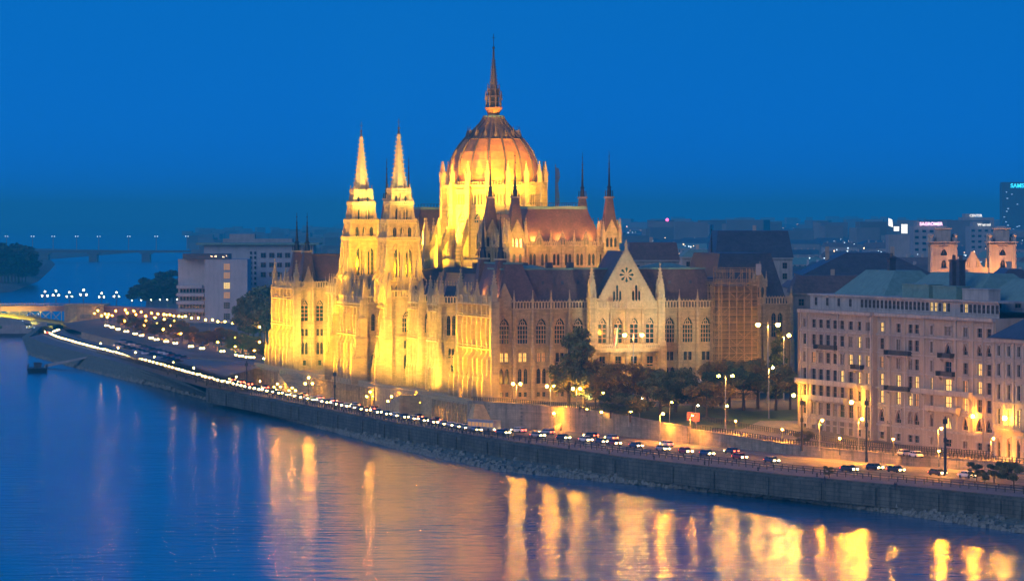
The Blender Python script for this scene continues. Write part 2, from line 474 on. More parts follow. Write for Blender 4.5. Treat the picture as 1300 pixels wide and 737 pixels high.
# upper ground: one sheet from the road edge to the horizon
offs = [0, 6, 16, 34, 60, 100, 200, 500, 1500, 5000, 23000]
mb = MB(); rows = []
ext = [(INNER[0][0] + 30, 300.0), ] 
RIM = [(130, 100.0), (122, 420.0)] + INNER + [(-205, 2200.0), (-232, 2500), (-262, 2900), (-290, 3460), (-395, 4650), (-420, 6000), (-450, 9000), (-1100, 25000)]
for p in RIM:
    rows.append([mb.P(p[0] + o, p[1], zup(p[1])) for o in offs])
for i in range(len(rows) - 1):
    for k in range(len(offs) - 1): mb.f.append([rows[i][k], rows[i][k + 1], rows[i + 1][k + 1], rows[i + 1][k]]); mb.m.append(0)
base = [mb.P(p[0], p[1], 0.0 if i >= len(INNER) + 2 else 3.5) for i, p in enumerate(RIM)]
struct(mb.obj('upper_ground', 'soil'))
# retaining wall of the upper level, south of the parliament
def wall_run(name, pts, zb_, h, m, thick=.8, cop=.3):
    mb = MB()
    for a, c in zip(pts, pts[1:]):
        dx, dy = c[0] - a[0], c[1] - a[1]; L = hypot(dx, dy); ang = atan2(dy, dx); mb.frame(a[0], a[1], ang)
        za, zc = h(a), h(c)
        mb.hexa([(0, -thick, zb_), (L, -thick, zb_), (L, 0, zb_), (0, 0, zb_)], [(0, -thick, za), (L, -thick, zc), (L, 0, zc), (0, 0, za)])
        mb.hexa([(0, -thick - .15, za + .002), (L, -thick - .15, zc + .002), (L, .15, zc + .002), (0, .15, za + .002)], [(0, -thick - .15, za + cop), (L, -thick - .15, zc + cop), (L, .15, zc + cop), (0, .15, za + cop)])
    mb.frame(); return mb.obj(name, m)
i0, i1 = STN.index(877), STN.index(634)
rw = wall_run('retaining_wall', INNER[i0:i1 + 1][::-1], ZQ - .2, lambda p: zup(p[1]) + .5, 'stone_dirty')
tag(rw, 'pale stone retaining wall under the park beside the lower road', 'wall')
rw2 = wall_run('retaining_wall', INNER[:i0 + 1][::-1], ZQ - .2, lambda p: zup(p[1]) + .25, 'stone_dirty', .5, .2)
tag(rw2, 'low stone wall between the lower road and the orange lit upper road', 'wall')
i2 = STN.index(320)
rw3 = wall_run('retaining_wall', INNER[i2:-2][::-1], ZQ - .2, lambda p: zup(p[1]) + .3, 'stone_dirty', .6, .2)
tag(rw3, 'retaining wall north of the parliament running towards the bridge', 'wall')

# upper road (orange lit) along the right buildings, and pavements
def upoff(o0, o1, name, m, dz, rng=(0, 11)):
    mb = MB(); rr = []
    for p in RIM[1:11]:
        rr.append([mb.P(p[0] + o0, p[1], zup(p[1]) + dz), mb.P(p[0] + (o0 + o1) / 2, p[1], zup(p[1]) + dz), mb.P(p[0] + o1, p[1], zup(p[1]) + dz)])
    for i in range(len(rr) - 1):
        for k in range(2): mb.f.append([rr[i][k], rr[i][k + 1], rr[i + 1][k + 1], rr[i + 1][k]]); mb.m.append(0)
    return struct(mb.obj(name, m))
upoff(1.5, 15, 'upper_road', 'asphalt', .02)
upoff(15, 24, 'pavement', 'pave', .13)
mb = MB()
for o in (2.2, 14.4): ribbon(mb, [(p[0] + o, p[1]) for p in RIM[1:11]], .2, lambda p: zup(p[1]) + .028)
ribbon(mb, [(p[0] + 8, p[1]) for p in RIM[1:11]], .16, lambda p: zup(p[1]) + .028, dash=(3, 9))
struct(mb.obj('road_markings', 'paint'))
# park lawn and paths in front of the south facade
def poly_up(name, pts, m, dz):
    mb = MB(); P2 = [atu(*p) for p in pts]; mb.face([(p[0], p[1], p[2] + dz) for p in P2]); return struct(mb.obj(name, m))
def grid_up(name, q, m, dz, n=10):
    "bilinear patch with corners given as photo pixels, draped on the upper ground"
    mb = MB(); c = [atu(*p) for p in q]; idx = []
    for j in range(n + 1):
        t = j / n; a = lerp2(c[0], c[3], t); b_ = lerp2(c[1], c[2], t); row = []
        for k in range(n + 1):
            p = lerp2(a, b_, k / n); row.append(mb.P(p[0], p[1], zup(p[1]) + dz))
        idx.append(row)
    for j in range(n):
        for k in range(n): mb.f.append([idx[j][k], idx[j][k + 1], idx[j + 1][k + 1], idx[j + 1][k]]); mb.m.append(0)
    return struct(mb.obj(name, m))
mb = MB(); rr = []
for p in INNER[8:12]: rr.append([mb.P(p[0] + o, p[1] + o * .25, zup(p[1] + o * .25) + .05) for o in (3, 12, 24, 38)])
for i in range(len(rr) - 1):
    for k in range(3): mb.f.append([rr[i][k], rr[i][k + 1], rr[i + 1][k + 1], rr[i + 1][k]]); mb.m.append(0)
struct(mb.obj('lawn', 'grass'))
grid_up('lawn', [(935, 534), (1012, 530), (1012, 519), (930, 524)], 'grass', .05)
grid_up('square', [(925, 552), (1020, 560), (1020, 534), (965, 534)], 'pave', .06)
# terrain north: road, parking square
grid_up('square', [(150, 447), (285, 478), (345, 462), (210, 438)], 'pave', .03)
grid_up('tree_avenue_road', [(150, 424), (350, 458), (352, 448), (165, 418)], 'asphalt', .04)

# the island and its far bank, left
mb = MB(); isl = [(-1500, 2600), (at(-60, 372, 1.0)), (at(0, 368, 1.0)), (at(35, 355, 1.0)), (at(52, 342, 1.0)), (at(60, 334, 1.)), (at(52, 328, 1.0)), (-620, 6500), (-2000, 9000), (-9000, 12000), (-9000, 2600)]
top_ = [mb.P(p[0], p[1], 2.5) for p in isl]; mb.f.append(top_); mb.m.append(0)
bot_ = [mb.P(p[0] + (14 if p[0] > -1000 else 0), p[1] - (25 if 0 < k < 6 else 0), -.3) for k, p in enumerate(isl)]
for k in range(len(isl)): mb.f.append([top_[k], bot_[k], bot_[(k + 1) % len(isl)], top_[(k + 1) % len(isl)]]); mb.m.append(0)
struct(mb.obj('island', 'soil'))

# haze: one closed box round everything, below the sky
mb = MB(); mb.box(-26000, 26000, -500, 26500, -1.5, 128)
hz = mb.obj('haze', 'soil'); struct(hz, 'stuff', 'thin blue evening haze over the river and the city')
hm = bpy.data.materials.new('evening_haze'); hm.use_nodes = True
hn, hl = hm.node_tree.nodes, hm.node_tree.links
hn.clear(); ho = hn.new('ShaderNodeOutputMaterial'); hp = hn.new('ShaderNodeVolumePrincipled')
hp.inputs['Color'].default_value = HAZE_COL; hp.inputs['Density'].default_value = HAZE_D; hp.inputs['Anisotropy'].default_value = 0.0
hl.new(hp.outputs[0], ho.inputs['Volume'])
hz.data.materials.clear(); hz.data.materials.append(hm)
# ================================================================== PARLIAMENT (one thing; local x = depth from the river, y = along the river)
GZ = 11.5
PARL = empty('parliament_building', (PX0, PY0, GZ), TH)
tag(PARL, 'floodlit neo-Gothic parliament with a great orange dome and two openwork towers on the river bank', 'parliament')
WIN = []        # window specs: (parent, x, y, z, ang, w, h, arch, kind, score)
PIN = []        # pinnacle specs: (parent, x, y, z, w, h)
_wm = {}
def window_mesh(w, h, arch, kind):
    key = (round(w, 2), round(h, 2), arch, kind)
    if key in _wm: return _wm[key]
    mb = MB(); gl = {'d': 0, 'l': 2, 'm': 3, 'c': 5}[kind[0]]
    hh = h - (w * .75 if arch else 0)
    # pane (local y = 0, seen from -y)
    pts = [(-w / 2, 0, 0), (w / 2, 0, 0), (w / 2, 0, hh)]
    if arch: pts += [(w * .32, 0, hh + (h - hh) * .55), (0, 0, h), (-w * .32, 0, hh + (h - hh) * .55)]
    pts.append((-w / 2, 0, hh))
    mb.face(pts, gl)
    t = min(.16, w * .1)
    f = 1 if len(kind) < 2 else 4
    nb = 1 if w < 1.8 else (3 if w > 2.6 and kind.endswith('t') else 1)
    for k in range(nb):
        x = -w / 2 + w * (k + 1) / (nb + 1); mb.box(x - t / 2, x + t / 2, -.12, -.02, 0, h * .97 if abs(x) < .1 else hh, f)
    rows = max(1, int(h / 1.7))
    for k in range(1, rows + 1):
        z = hh * k / (rows + (0 if arch else 1)); mb.box(-w / 2, w / 2, -.10, -.03, z - t / 2, z + t / 2, f)
    for sx in (-1, 1): mb.box(min(sx * w / 2, sx * (w / 2 - t)), max(sx * w / 2, sx * (w / 2 - t)), -.14, -.01, 0, hh, f)
    if kind.endswith('t'):      # tracery: a rosette in the head
        rr = w * .2; zc = hh + (h - hh) * .28
        N = 10
        for k in range(N):
            a0, a1 = 2 * pi * k / N, 2 * pi * (k + 1) / N
            mb.bar((rr * cos(a0), -.1, zc + rr * sin(a0)), (rr * cos(a1), -.1, zc + rr * sin(a1)), .2, f)
        for sx in (-1, 1):
            mb.bar((sx * w / 2, -.1, hh), (sx * w * .12, -.1, hh + (h - hh) * .1), .14, f)
            mb.bar((sx * w * .1, -.1, hh * .96), (sx * w * .25, -.1, hh * 1.08), .14, f)
    me = mb.mesh('window', ['glass_dark', 'frame_wood', 'glass_lit', 'glass_dim', 'stone_trim', 'curtain'])
    _wm[key] = me
    return me

SURR = [None]
def facade(mb, cols, z0, z1, par, kindf=None, depth=.55, m=0):
    """wall in the mb frame: x along, outward = -y. cols: (x0, x1, [(za, zb, [(a, b), ...], arch, kind), ...])"""
    for (x0, x1, bands) in cols:
        z = z0
        for (za, zb, ops, arch, kind) in bands:
            if za > z: mb.face([(x0, 0, z), (x1, 0, z), (x1, 0, za), (x0, 0, za)], m)
            x = x0
            for (a, b_) in ops:
                mb.face([(x, 0, za), (a, 0, za), (a, 0, zb), (x, 0, zb)], m)
                w = b_ - a; h = zb - za
                mb.face([(a, 0, za), (b_, 0, za), (b_, depth, za), (a, depth, za)], m)
                if arch:
                    hs = zb - w * .75; c = (a + b_) / 2
                    cv = [(a, hs), (a + w * .18, hs + (zb - hs) * .55), (c, zb), (b_ - w * .18, hs + (zb - hs) * .55), (b_, hs)]
                    for (p, q) in zip(cv, cv[1:]):
                        mb.face([(p[0], 0, p[1]), (q[0], 0, q[1]), (q[0], 0, zb + .001), (p[0], 0, zb + .001)], m)
                        mb.face([(p[0], 0, p[1]), (p[0], depth, p[1]), (q[0], depth, q[1]), (q[0], 0, q[1])], m)
                    mb.face([(a, 0, za), (a, depth, za), (a, depth, hs), (a, 0, hs)], m)
                    mb.face([(b_, 0, za), (b_, 0, hs), (b_, depth, hs), (b_, depth, za)], m)
                    # hood mould
                    if w > 1.5:
                        for (p, q) in zip(cv, cv[1:]): mb.bar((p[0], -.1, p[1] + .15), (q[0], -.1, q[1] + .15), .28, m)
                else:
                    mb.face([(a, 0, za), (a, depth, za), (a, depth, zb), (a, 0, zb)], m)
                    mb.face([(b_, 0, za), (b_, 0, zb), (b_, depth, zb), (b_, depth, za)], m)
                    mb.face([(a, 0, zb), (a, depth, zb), (b_, depth, zb), (b_, 0, zb)], m)
                    mb.box(a - .15, b_ + .15, -.2, -.004, za - .25, za - .02, m)
                if SURR[0] is not None:
                    sm = SURR[0]; sm.frame(mb.ox, mb.oy, atan2(mb.s, mb.c)); sm.oz = mb.oz
                    sm.box(a - .28, a, -.14, -.006, za - .1, zb + .05); sm.box(b_, b_ + .28, -.14, -.006, za - .1, zb + .05)
                    sm.box(a - .4, b_ + .4, -.3, -.007, zb + .06, zb + .36); sm.box(a - .4, b_ + .4, -.3, -.007, za - .35, za - .11)
                k = kind if kindf is None else kindf(kind, (a + b_) / 2, za)
                cx = (a + b_) / 2
                wx = mb.ox + mb.c * cx - mb.s * (depth - .05); wy = mb.oy + mb.s * cx + mb.c * (depth - .05)
                ang = atan2(mb.s, mb.c)
                if k != 'x': WIN.append((par, wx, wy, mb.oz + za, ang, w, h, arch, k, w * h))
                else: mb.face([(a, depth, za), (b_, depth, za), (b_, depth, zb), (a, depth, zb)], m)
                x = b_
            mb.face([(x, 0, za), (x1, 0, za), (x1, 0, zb), (x, 0, zb)], m)
            z = zb
        if z < z1: mb.face([(x0, 0, z), (x1, 0, z), (x1, 0, z1), (x0, 0, z1)], m)

def flush_windows(cap=100, name='window', stuff='many further windows too small to tell apart'):
    by = {}
    for w in WIN: by.setdefault(id(w[0]), []).append(w)
    for lst in by.values():
        lst.sort(key=lambda w: -w[9])
        for (par, x, y, z, ang, w, h, arch, kind, sc) in lst[:cap]:
            place(name, window_mesh(w, h, arch, kind), par, (x, y, z), ang)
        if len(lst) > cap:
            V, F, MI = [], [], []
            for (par, x, y, z, ang, w, h, arch, kind, sc) in lst[cap:]:
                me = window_mesh(w, h, arch, kind); c, s_ = cos(ang), sin(ang); o = len(V)
                for v in me.vertices: V.append((x + c * v.co.x - s_ * v.co.y, y + s_ * v.co.x + c * v.co.y, z + v.co.z))
                for p in me.polygons: F.append([o + i for i in p.vertices]); MI.append(p.material_index)
            mb = MB(); mb.v, mb.f, mb.m = V, F, MI
            o = mb.obj(name, ['glass_dark', 'frame_wood', 'glass_lit', 'glass_dim', 'stone_trim', 'curtain'], lst[0][0]); o['kind'] = 'stuff'
    WIN.clear()

mb = MB()       # pinnacle, unit width 1 and height 6 (scaled per use)
mb.box(-.5, .5, -.5, .5, 0, 2.0); mb.box(-.62, .62, -.62, .62, 2.0, 2.25)
for k in range(4):
    a = k * pi / 2; mb.frame(0, 0, a); mb.hexa([(-.5, -.6, 2.25), (.5, -.6, 2.25), (.5, -.4, 2.25), (-.5, -.4, 2.25)], [(-.04, -.6, 3.1), (.04, -.6, 3.1), (.04, -.4, 3.1), (-.04, -.4, 3.1)])
mb.frame(); mb.frus(0, 0, 2.25, 5.7, .62, .05, 4, pi / 4)
for z in (3.0, 3.6, 4.2, 4.8):
    r = .62 * (5.7 - z) / 3.45 * .72 + .06
    for k in range(4):
        a = pi / 4 + k * pi / 2; x, y = r * 1.3 * cos(a), r * 1.3 * sin(a); mb.box(x - .09, x + .09, y - .09, y + .09, z, z + .18)
mb.box(-.16, .16, -.16, .16, 5.55, 5.8); mb.frus(0, 0, 5.8, 6.1, .1, 0, 4)
PINM = mb.mesh('pinnacle', ['stone_trim'])
def flush_pins(cap=100):
    by = {}
    for p in PIN: by.setdefault(id(p[0]), []).append(p)
    for lst in by.values():
        lst.sort(key=lambda p: -p[4] * p[5])
        for (par, x, y, z, w, h) in lst[:cap]: place('pinnacle', PINM, par, (x, y, z), 0, (w, w, h / 6.0))
        if len(lst) > cap:
            V, F = [], []
            for (par, x, y, z, w, h) in lst[cap:]:
                o = len(V)
                for v in PINM.vertices: V.append((x + w * v.co.x, y + w * v.co.y, z + v.co.z * h / 6))
                for p in PINM.polygons: F.append([o + i for i in p.vertices])
            mb = MB(); mb.v, mb.f, mb.m = V, F, [0] * len(F)
            o = mb.obj('pinnacle', 'stone_trim', lst[0][0]); o['kind'] = 'stuff'
    PIN.clear()
def pin(mb, x, y, z, w, h, par=None):
    PIN.append((par or PARL, mb.ox + mb.c * x - mb.s * y, mb.oy + mb.s * x + mb.c * y, mb.oz + z, w, h))

def balustrade(mb, x0, x1, y, z, h=2.1, sp=.85):
    "arcaded roof parapet in the mb frame"
    mb.box(x0, x1, y - .18, y + .18, z, z + .28); mb.box(x0, x1, y - .2, y + .2, z + h - .3, z + h)
    n = max(1, int((x1 - x0) / sp))
    for k in range(n + 1):
        x = x0 + (x1 - x0) * k / n; mb.box(x - .17, x + .17, y - .14, y + .14, z + .28, z + h - .3)
    for k in range(n):
        x = x0 + (x1 - x0) * (k + .5) / n; mb.taper(x - .12, x + .12, y - .1, y + .1, z + h, z + h + .45, .1, .08)

ROWS_MAIN = [(1.5, 2.7, [(-1.2, -.3), (.3, 1.2)], False, 'd'), (5.0, 9.2, [(-1.35, -.25), (.25, 1.35)], True, 'd'),
             (10.9, 13.2, [(-1.15, -.15), (.15, 1.15)], False, 'd'), (15.8, 22.8, [(-1.5, 1.5)], True, 'dt')]
LIT = {}
def bays(mb, bal, W, n, par, H=25.0, rows=ROWS_MAIN, pier=1.0, pinh=5.0, ends=True, kindf=None, bd=.75, x_off=0.0):
    "gothic wall of n bays over width W in the mb frame"
    bw = W / n; cols = []
    for i in range(n):
        x0, x1 = x_off + i * bw, x_off + (i + 1) * bw; c = (x0 + x1) / 2
        cols.append((x0, x1, [(za, zb, [(c + a, c + b_) for a, b_ in ops], ar, kd) for za, zb, ops, ar, kd in rows]))
    facade(mb, cols, 0, H, par, kindf)
    X0, X1 = x_off, x_off + W
    mb.box(X0, X1, -.9, -.003, 0, .9); mb.box(X0, X1, -.55, -.004, .9, 1.2)
    for z, d, h in ((3.6, .35, .35), (10.0, .3, .3), (14.3, .5, .35), (14.9, .3, .2), (H - .9, .35, .35), (H - .4, .6, .4)):
        mb.box(X0, X1, -d, -.005, z, z + h)
    for i in range(n + 1):
        if (i in (0, n)) and not ends: continue
        x = X0 + i * bw
        mb.box(x - pier / 2, x + pier / 2, -bd - .35, -.002, 0, 14.3); mb.taper(x - pier / 2, x + pier / 2, -bd - .35, .0, 14.3, 15.2, 0, .17)
        mb.box(x - pier * .4, x + pier * .4, -bd, -.002, 15.2, H + .2)
        pin(mb, x, -bd + .25, H + .2, pier * .55, pinh)
        # slim niche figures on the pier
        mb.box(x - .25, x + .25, -bd - .25, -bd - .004, 17.5, 20.0)
    for i in range(n):      # thin blind ribs between windows and cornice
        c = X0 + (i + .5) * bw
        for dx in (-bw * .36, bw * .36): mb.box(c + dx - .09, c + dx + .09, -.18, -.004, 15.3, H - 1)
        mb.box(c - 1.9, c + 1.9, -.16, -.004, 15.25, 15.6)
    balustrade(bal, X0, X1, -.35, H, 2.1)

def ribbed(mb, bal, W, par, H=25.0, sp=5.2, base=3.4, pinh=5.0, x_off=0.0, top=True, lanc=True):
    "river fronts: deep stepped buttresses with gablets, three tiers of windows between them"
    n = max(1, int(round(W / sp))); bw = W / n; cols = []
    for i in range(n):
        x0, x1 = x_off + i * bw, x_off + (i + 1) * bw; c = (x0 + x1) / 2; a = min(1.4, bw * .29)
        cols.append((x0, x1, [(1.2, 3.0, [(c - a * .7, c + a * .7)], False, 'd'), (5.0, 9.0, [(c - a, c + a)], True, 'd'), (10.6, 13.2, [(c - a, c - .12), (c + .12, c + a)], False, 'd'), (15.6, 22.0, [(c - a * 1.15, c + a * 1.15)], True, 'd')]))
    facade(mb, cols, 0, H, par)
    X0, X1 = x_off, x_off + W
    for z, d, h in ((3.8, .4, .3), (9.6, .45, .3), (14.0, 1.35, .45), (14.9, 1.15, .2), (22.6, 1.3, .4), (23.3, 1.1, .2), (H - .5, 1.25, .55)): mb.box(X0, X1, -d, -.005, z, z + h)
    for i in range(n + 1):
        x = X0 + i * bw; w = .5 if bw > 3 else .32; b = base
        # three set-backs, each with a weathered slope and a gablet
        mb.box(x - w, x + w, -b, -.002, 0, 5.6); mb.hexa([(x - w, -b, 5.6), (x + w, -b, 5.6), (x + w, -.004, 5.6), (x - w, -.004, 5.6)], [(x - w, -b * .62, 7.4), (x + w, -b * .62, 7.4), (x + w, -.004, 7.4), (x - w, -.004, 7.4)])
        mb.box(x - w * .9, x + w * .9, -b * .62, -.003, 7.4, 11.6); mb.hexa([(x - w * .9, -b * .62, 11.6), (x + w * .9, -b * .62, 11.6), (x + w * .9, -.004, 11.6), (x - w * .9, -.004, 11.6)], [(x - w * .9, -.95, 13.0), (x + w * .9, -.95, 13.0), (x + w * .9, -.004, 13.0), (x - w * .9, -.004, 13.0)])
        mb.box(x - w * .75, x + w * .75, -.95, -.003, 13.0, H + .1)
        pin(mb, x, -b + .45, 5.4, .62, 3.6)
        mb.box(x - w * .5, x + w * .5, -1.25, -.951, 16.5, 20.5)
        if top: pin(mb, x, -.55, H, .75, pinh * (1.0 if i % 2 == 0 else .78))
        if i < n:
            for dx in (.3, .7): xx = x + bw * dx; mb.box(xx - .1, xx + .1, -.3, -.004, 22.9, H - .5)
    if top: balustrade(bal, X0, X1, -.45, H, 1.9, .8)

def mansard(mb, x0, x1, y0, y1, z0, z1, dx, dy, m=0, mt=1, ridge=True, dorm=None):
    mb.taper(x0, x1, y0, y1, z0, z1, dx, dy, m, mt)
    if ridge:
        a, b_, c, d = x0 + dx, x1 - dx, y0 + dy, y1 - dy
        if b_ - a > 1 and d - c > 1:
            mb.box(a - .25, b_ + .25, c - .25, c + .35, z1 + .002, z1 + .45, mt); mb.box(a - .25, b_ + .25, d - .35, d + .25, z1 + .002, z1 + .45, mt)
            mb.box(a - .25, a + .35, c + .36, d - .36, z1 + .002, z1 + .45, mt); mb.box(b_ - .35, b_ + .25, c + .36, d - .36, z1 + .002, z1 + .45, mt)

wall = MB(); bal = MB(); roofs = MB()     # roofs: 0 red, 1 copper, 2 dark, 3 brown

S0 = 0.0; W90 = -pi / 2; E90 = pi / 2; N180 = pi
# ---- south wing: main facade (outward -y)
def litf(kind, x, za):
    if kind == 'd' and 10 < za < 12 and x < 10: return 'l'
    if kind == 'd' and 10 < za < 12 and x < 14: return 'm'
    return kind
wall.frame(0.6, 2.0); bal.frame(0.6, 2.0)
bays(wall, bal, 26.0, 5, PARL, kindf=litf)
# gable projection
wall.frame(27.6, -1.2); bal.frame(27.6, -1.2)
GROWS = [(1.2, 6.2, [(-1.5, 1.5)], True, 'dt'), (9.6, 12.2, [(-.9, .9)], False, 'd'), (15.8, 22.8, [(-1.25, 1.25)], True, 'dt')]
bays(wall, bal, 18.0, 4, PARL, rows=GROWS, pier=.7, pinh=3.0, ends=False, kindf=None)
wall.box(-.4, 18.4, -1.9, -.006, 13.4, 14.2); balustrade(bal, 0, 18, -1.7, 14.2, 1.3, .6)
# gable triangle
gb = MB(); gb.frame(27.6, -1.2)
gz0, gz1 = 25.0, 41.0
gb.face([(-.2, -.2, gz0), (18.2, -.2, gz0), (9, -.2, gz1)]); gb.face([(18.2, .6, gz0), (-.2, .6, gz0), (9, .6, gz1)])
gb.face([(-.2, -.2, gz0), (9, -.2, gz1), (9, .6, gz1), (-.2, .6, gz0)]); gb.face([(18.2, -.2, gz0), (18.2, .6, gz0), (9, .6, gz1), (9, -.2, gz1)])
for s_ in (-1, 1):
    for k in range(19):
        t = (k + .5) / 19; x = 9 + s_ * 9.2 * (1 - t); z = gz0 + (gz1 - gz0) * t
        gb.taper(x - .32, x + .32, -.3, .7, z - .1, z + .75, .2, .3)
    gb.bar((9 + s_ * 9.2, .2, gz0), (9, .2, gz1), .5)
gb.box(8.7, 9.3, 0, .6, gz1 - .2, gz1 + 1.0); gb.taper(8.5, 9.5, -.1, .7, gz1 + 1.0, gz1 + 2.6, .45, .35)
go = gb.obj('gable', 'stone_trim', PARL)
db = MB(); db.frame(27.6, -1.2)     # gable openings: rosette and lancets
for k in range(8):
    a = 2 * pi * k / 8; p = (9 + 1.7 * cos(a), 34.2 + 1.7 * sin(a)); q = (9 + .55 * cos(a), 34.2 + .55 * sin(a)); n_ = (-sin(a) * .38, cos(a) * .38)
    db.face([(q[0], -.215, q[1]), (p[0] - n_[0], -.215, p[1] - n_[1]), (p[0] + .4 * cos(a), -.215, p[1] + .4 * sin(a)), (p[0] + n_[0], -.215, p[1] + n_[1])])
for cx in (6.3, 11.7):
    for k, (dx, zt) in enumerate(((-1, 30.0), (0, 31.6), (1, 30.0))):
        x = cx + dx * .85; db.face([(x - .28, -.216, 26.9), (x + .28, -.216, 26.9), (x + .28, -.216, zt - .5), (x, -.216, zt), (x - .28, -.216, zt - .5)])
db.obj('rosette', 'glass_dark', go)
tr = MB(); tr.frame(27.6, -1.2)
for cx in (6.3, 11.7):
    for dx in (-1.35, -.43, .43, 1.35): tr.box(cx + dx - .1, cx + dx + .1, -.5, -.205, 26.6, 30.6)
    tr.bar((cx - 1.5, -.35, 30.6), (cx, -.35, 33.2), .25); tr.bar((cx + 1.5, -.35, 30.6), (cx, -.35, 33.2), .25)
N = 20
for k in range(N):
    a0, a1 = 2 * pi * k / N, 2 * pi * (k + 1) / N
    tr.bar((9 + 2.5 * cos(a0), -.3, 34.2 + 2.5 * sin(a0)), (9 + 2.5 * cos(a1), -.3, 34.2 + 2.5 * sin(a1)), .25)
for x in (1.8, 4.1, 9, 13.9, 16.2): tr.box(x - .09, x + .09, -.35, -.205, 25.2, min(27.5 + min(x, 18 - x) * .8, 31.5))
tr.obj('tracery', 'stone_trim', go)
# side walls of the projection and its corner buttress-turrets
wall.frame(27.6, 2.0, W90); wall.face([(0, 0, 0), (3.2, 0, 0), (3.2, 0, 25), (0, 0, 25)])
wall.frame(45.6, -1.2, E90); wall.face([(0, 0, 0), (3.2, 0, 0), (3.2, 0, 25), (0, 0, 25)])
wall.frame()
for x in (26.9, 46.3):
    wall.box(x - 1.2, x + 1.2, -3.0, 1.4, 0, 15); wall.taper(x - 1.2, x + 1.2, -3.0, 1.4, 15, 16.5, .2, .5)
    wall.box(x - .95, x + .95, -2.4, .9, 16.5, 27.5); wall.box(x - 1.15, x + 1.15, -2.6, 1.1, 27.5, 28)
    PIN.append((PARL, x, -.8, 28, 1.5, 9.5))
    for sx in (-.7, .7):
        for y in (-2.1, .6): PIN.append((PARL, x + sx, y, 27.9, .4, 3.2))
roofs.frame()
# gable roof running back (ridge along y), blue slate
roofs.face([(27.4, -.6, 25.2), (36.6, -.6, 40.6), (36.6, 16, 40.6), (27.4, 16, 25.2)], 2); roofs.face([(45.8, -.6, 25.2), (45.8, 16, 25.2), (36.6, 16, 40.6), (36.6, -.6, 40.6)], 2)
# east part of the south facade
wall.frame(47.4, 2.0); bal.frame(47.4, 2.0)
bays(wall, bal, 15.6, 3, PARL)
wall.frame(); bal.frame()
# dark recesses beside the gable are plain wall
wall.box(26.6, 27.6, 2.01, 2.6, 0, 25); wall.box(45.6, 47.4, 2.01, 2.6, 0, 25)
# south-east tower under scaffolding (stone core)
wall.box(63, 74, 1, 14, 0, 31)
# roofs of the south wing
mansard(roofs, 1.2, 64, 3.0, 23, 25.2, 35.5, 2.5, 3.6, 3, 1)
roofs.taper(44, 60, 9, 17, 35.7, 37.2, 6, 3.5, 1); roofs.taper(8, 18, 9, 17, 35.7, 36.8, 4, 3.5, 1)
for x in (12, 19, 25): roofs.box(x - .8, x + .8, 12, 14, 35.6, 37.4, 2)
for x in (9, 15, 20.5, 25, 51, 57): # small roof vents
    roofs.box(x - .35, x + .35, 5.2, 6.6, 31.6, 32.5, 2)
# ---- east wing beyond the scaffold
wall.frame(74, 38); bal.frame(74, 38)
EROWS = [(.3, 7.8, [(-1.9, 1.9)], True, 'dt'), (10.5, 13.0, [(-1.5, -.4), (.4, 1.5)], False, 'd'), (15.8, 22.8, [(-1.7, -.2), (.2, 1.7)], True, 'd')]
bays(wall, bal, 24.0, 3, PARL, rows=EROWS, H=25.0)
wall.frame(98, 38, E90); bal.frame(98, 38, E90); bays(wall, bal, 24.0, 3, PARL, rows=ROWS_MAIN, H=25.0)
wall.frame(); bal.frame()
roofs.taper(75, 97.5, 39, 70, 25.2, 39.5, 3.6, 4, 2, 2)
wall.box(87.0, 90.6, 37.6, 41, 25, 31); wall.hexa([(86.8, 37.5, 31), (90.8, 37.5, 31), (90.8, 41, 31), (86.8, 41, 31)], [(88.7, 37.5, 34.5), (88.9, 37.5, 34.5), (88.9, 41, 34.5), (88.7, 41, 34.5)])
for x in (86.9, 90.7): PIN.append((PARL, x, 37.8, 30, .5, 4.5))
PIN.append((PARL, 88.8, 37.8, 34.3, .5, 3.0))
WIN.append((PARL, 88.1, 37.55, 27, 0, .8, 3, True, 'd', 9)); WIN.append((PARL, 89.5, 37.55, 27, 0, .8, 3, True, 'd', 9))

# ---- river-side pavilions (u0, u1), with their south flanks
def pavilion(u0, u1, vmax, south):
    wall.frame(0, u1, W90); bal.frame(0, u1, W90)
    ribbed(wall, bal, u1 - u0, PARL, H=26.5, base=3.6)
    if south:
        wall.frame(0, u0); bal.frame(0, u0); bays(wall, bal, 10.2, 2, PARL, rows=[(1.4, 3.0, [(-.5, .5)], False, 'd'), (5.0, 9.0, [(-1.1, -.15), (.15, 1.1)], True, 'd'), (11.0, 13.2, [(-1.1, -.2), (.2, 1.1)], False, 'd'), (15.8, 22.8, [(-1.3, 1.3)], True, 'dt')], H=26.5, ends=False)
    wall.frame(vmax, u1, N180); wall.face([(0, 0, 0), (vmax, 0, 0), (vmax, 0, 26.5), (0, 0, 26.5)])
    wall.frame(); bal.frame()
    # corner piers and pinnacles
    for y in (u0, u1):
        wall.box(-1.3, 1.0, y - 1.1, y + 1.1, 0, 27.2); PIN.append((PARL, -.2, y, 27.2, 1.5, 8.5))
    PIN.append((PARL, -.2, (u0 + u1) / 2, 26.5, 1.1, 6.5))
pavilion(0.0, 34.0, 12, False)
pavilion(236.0, 268.0, 34, True)
wall.frame(0, 0); wall.box(-.0, .6, .0, 2.3, 0, 26.5)
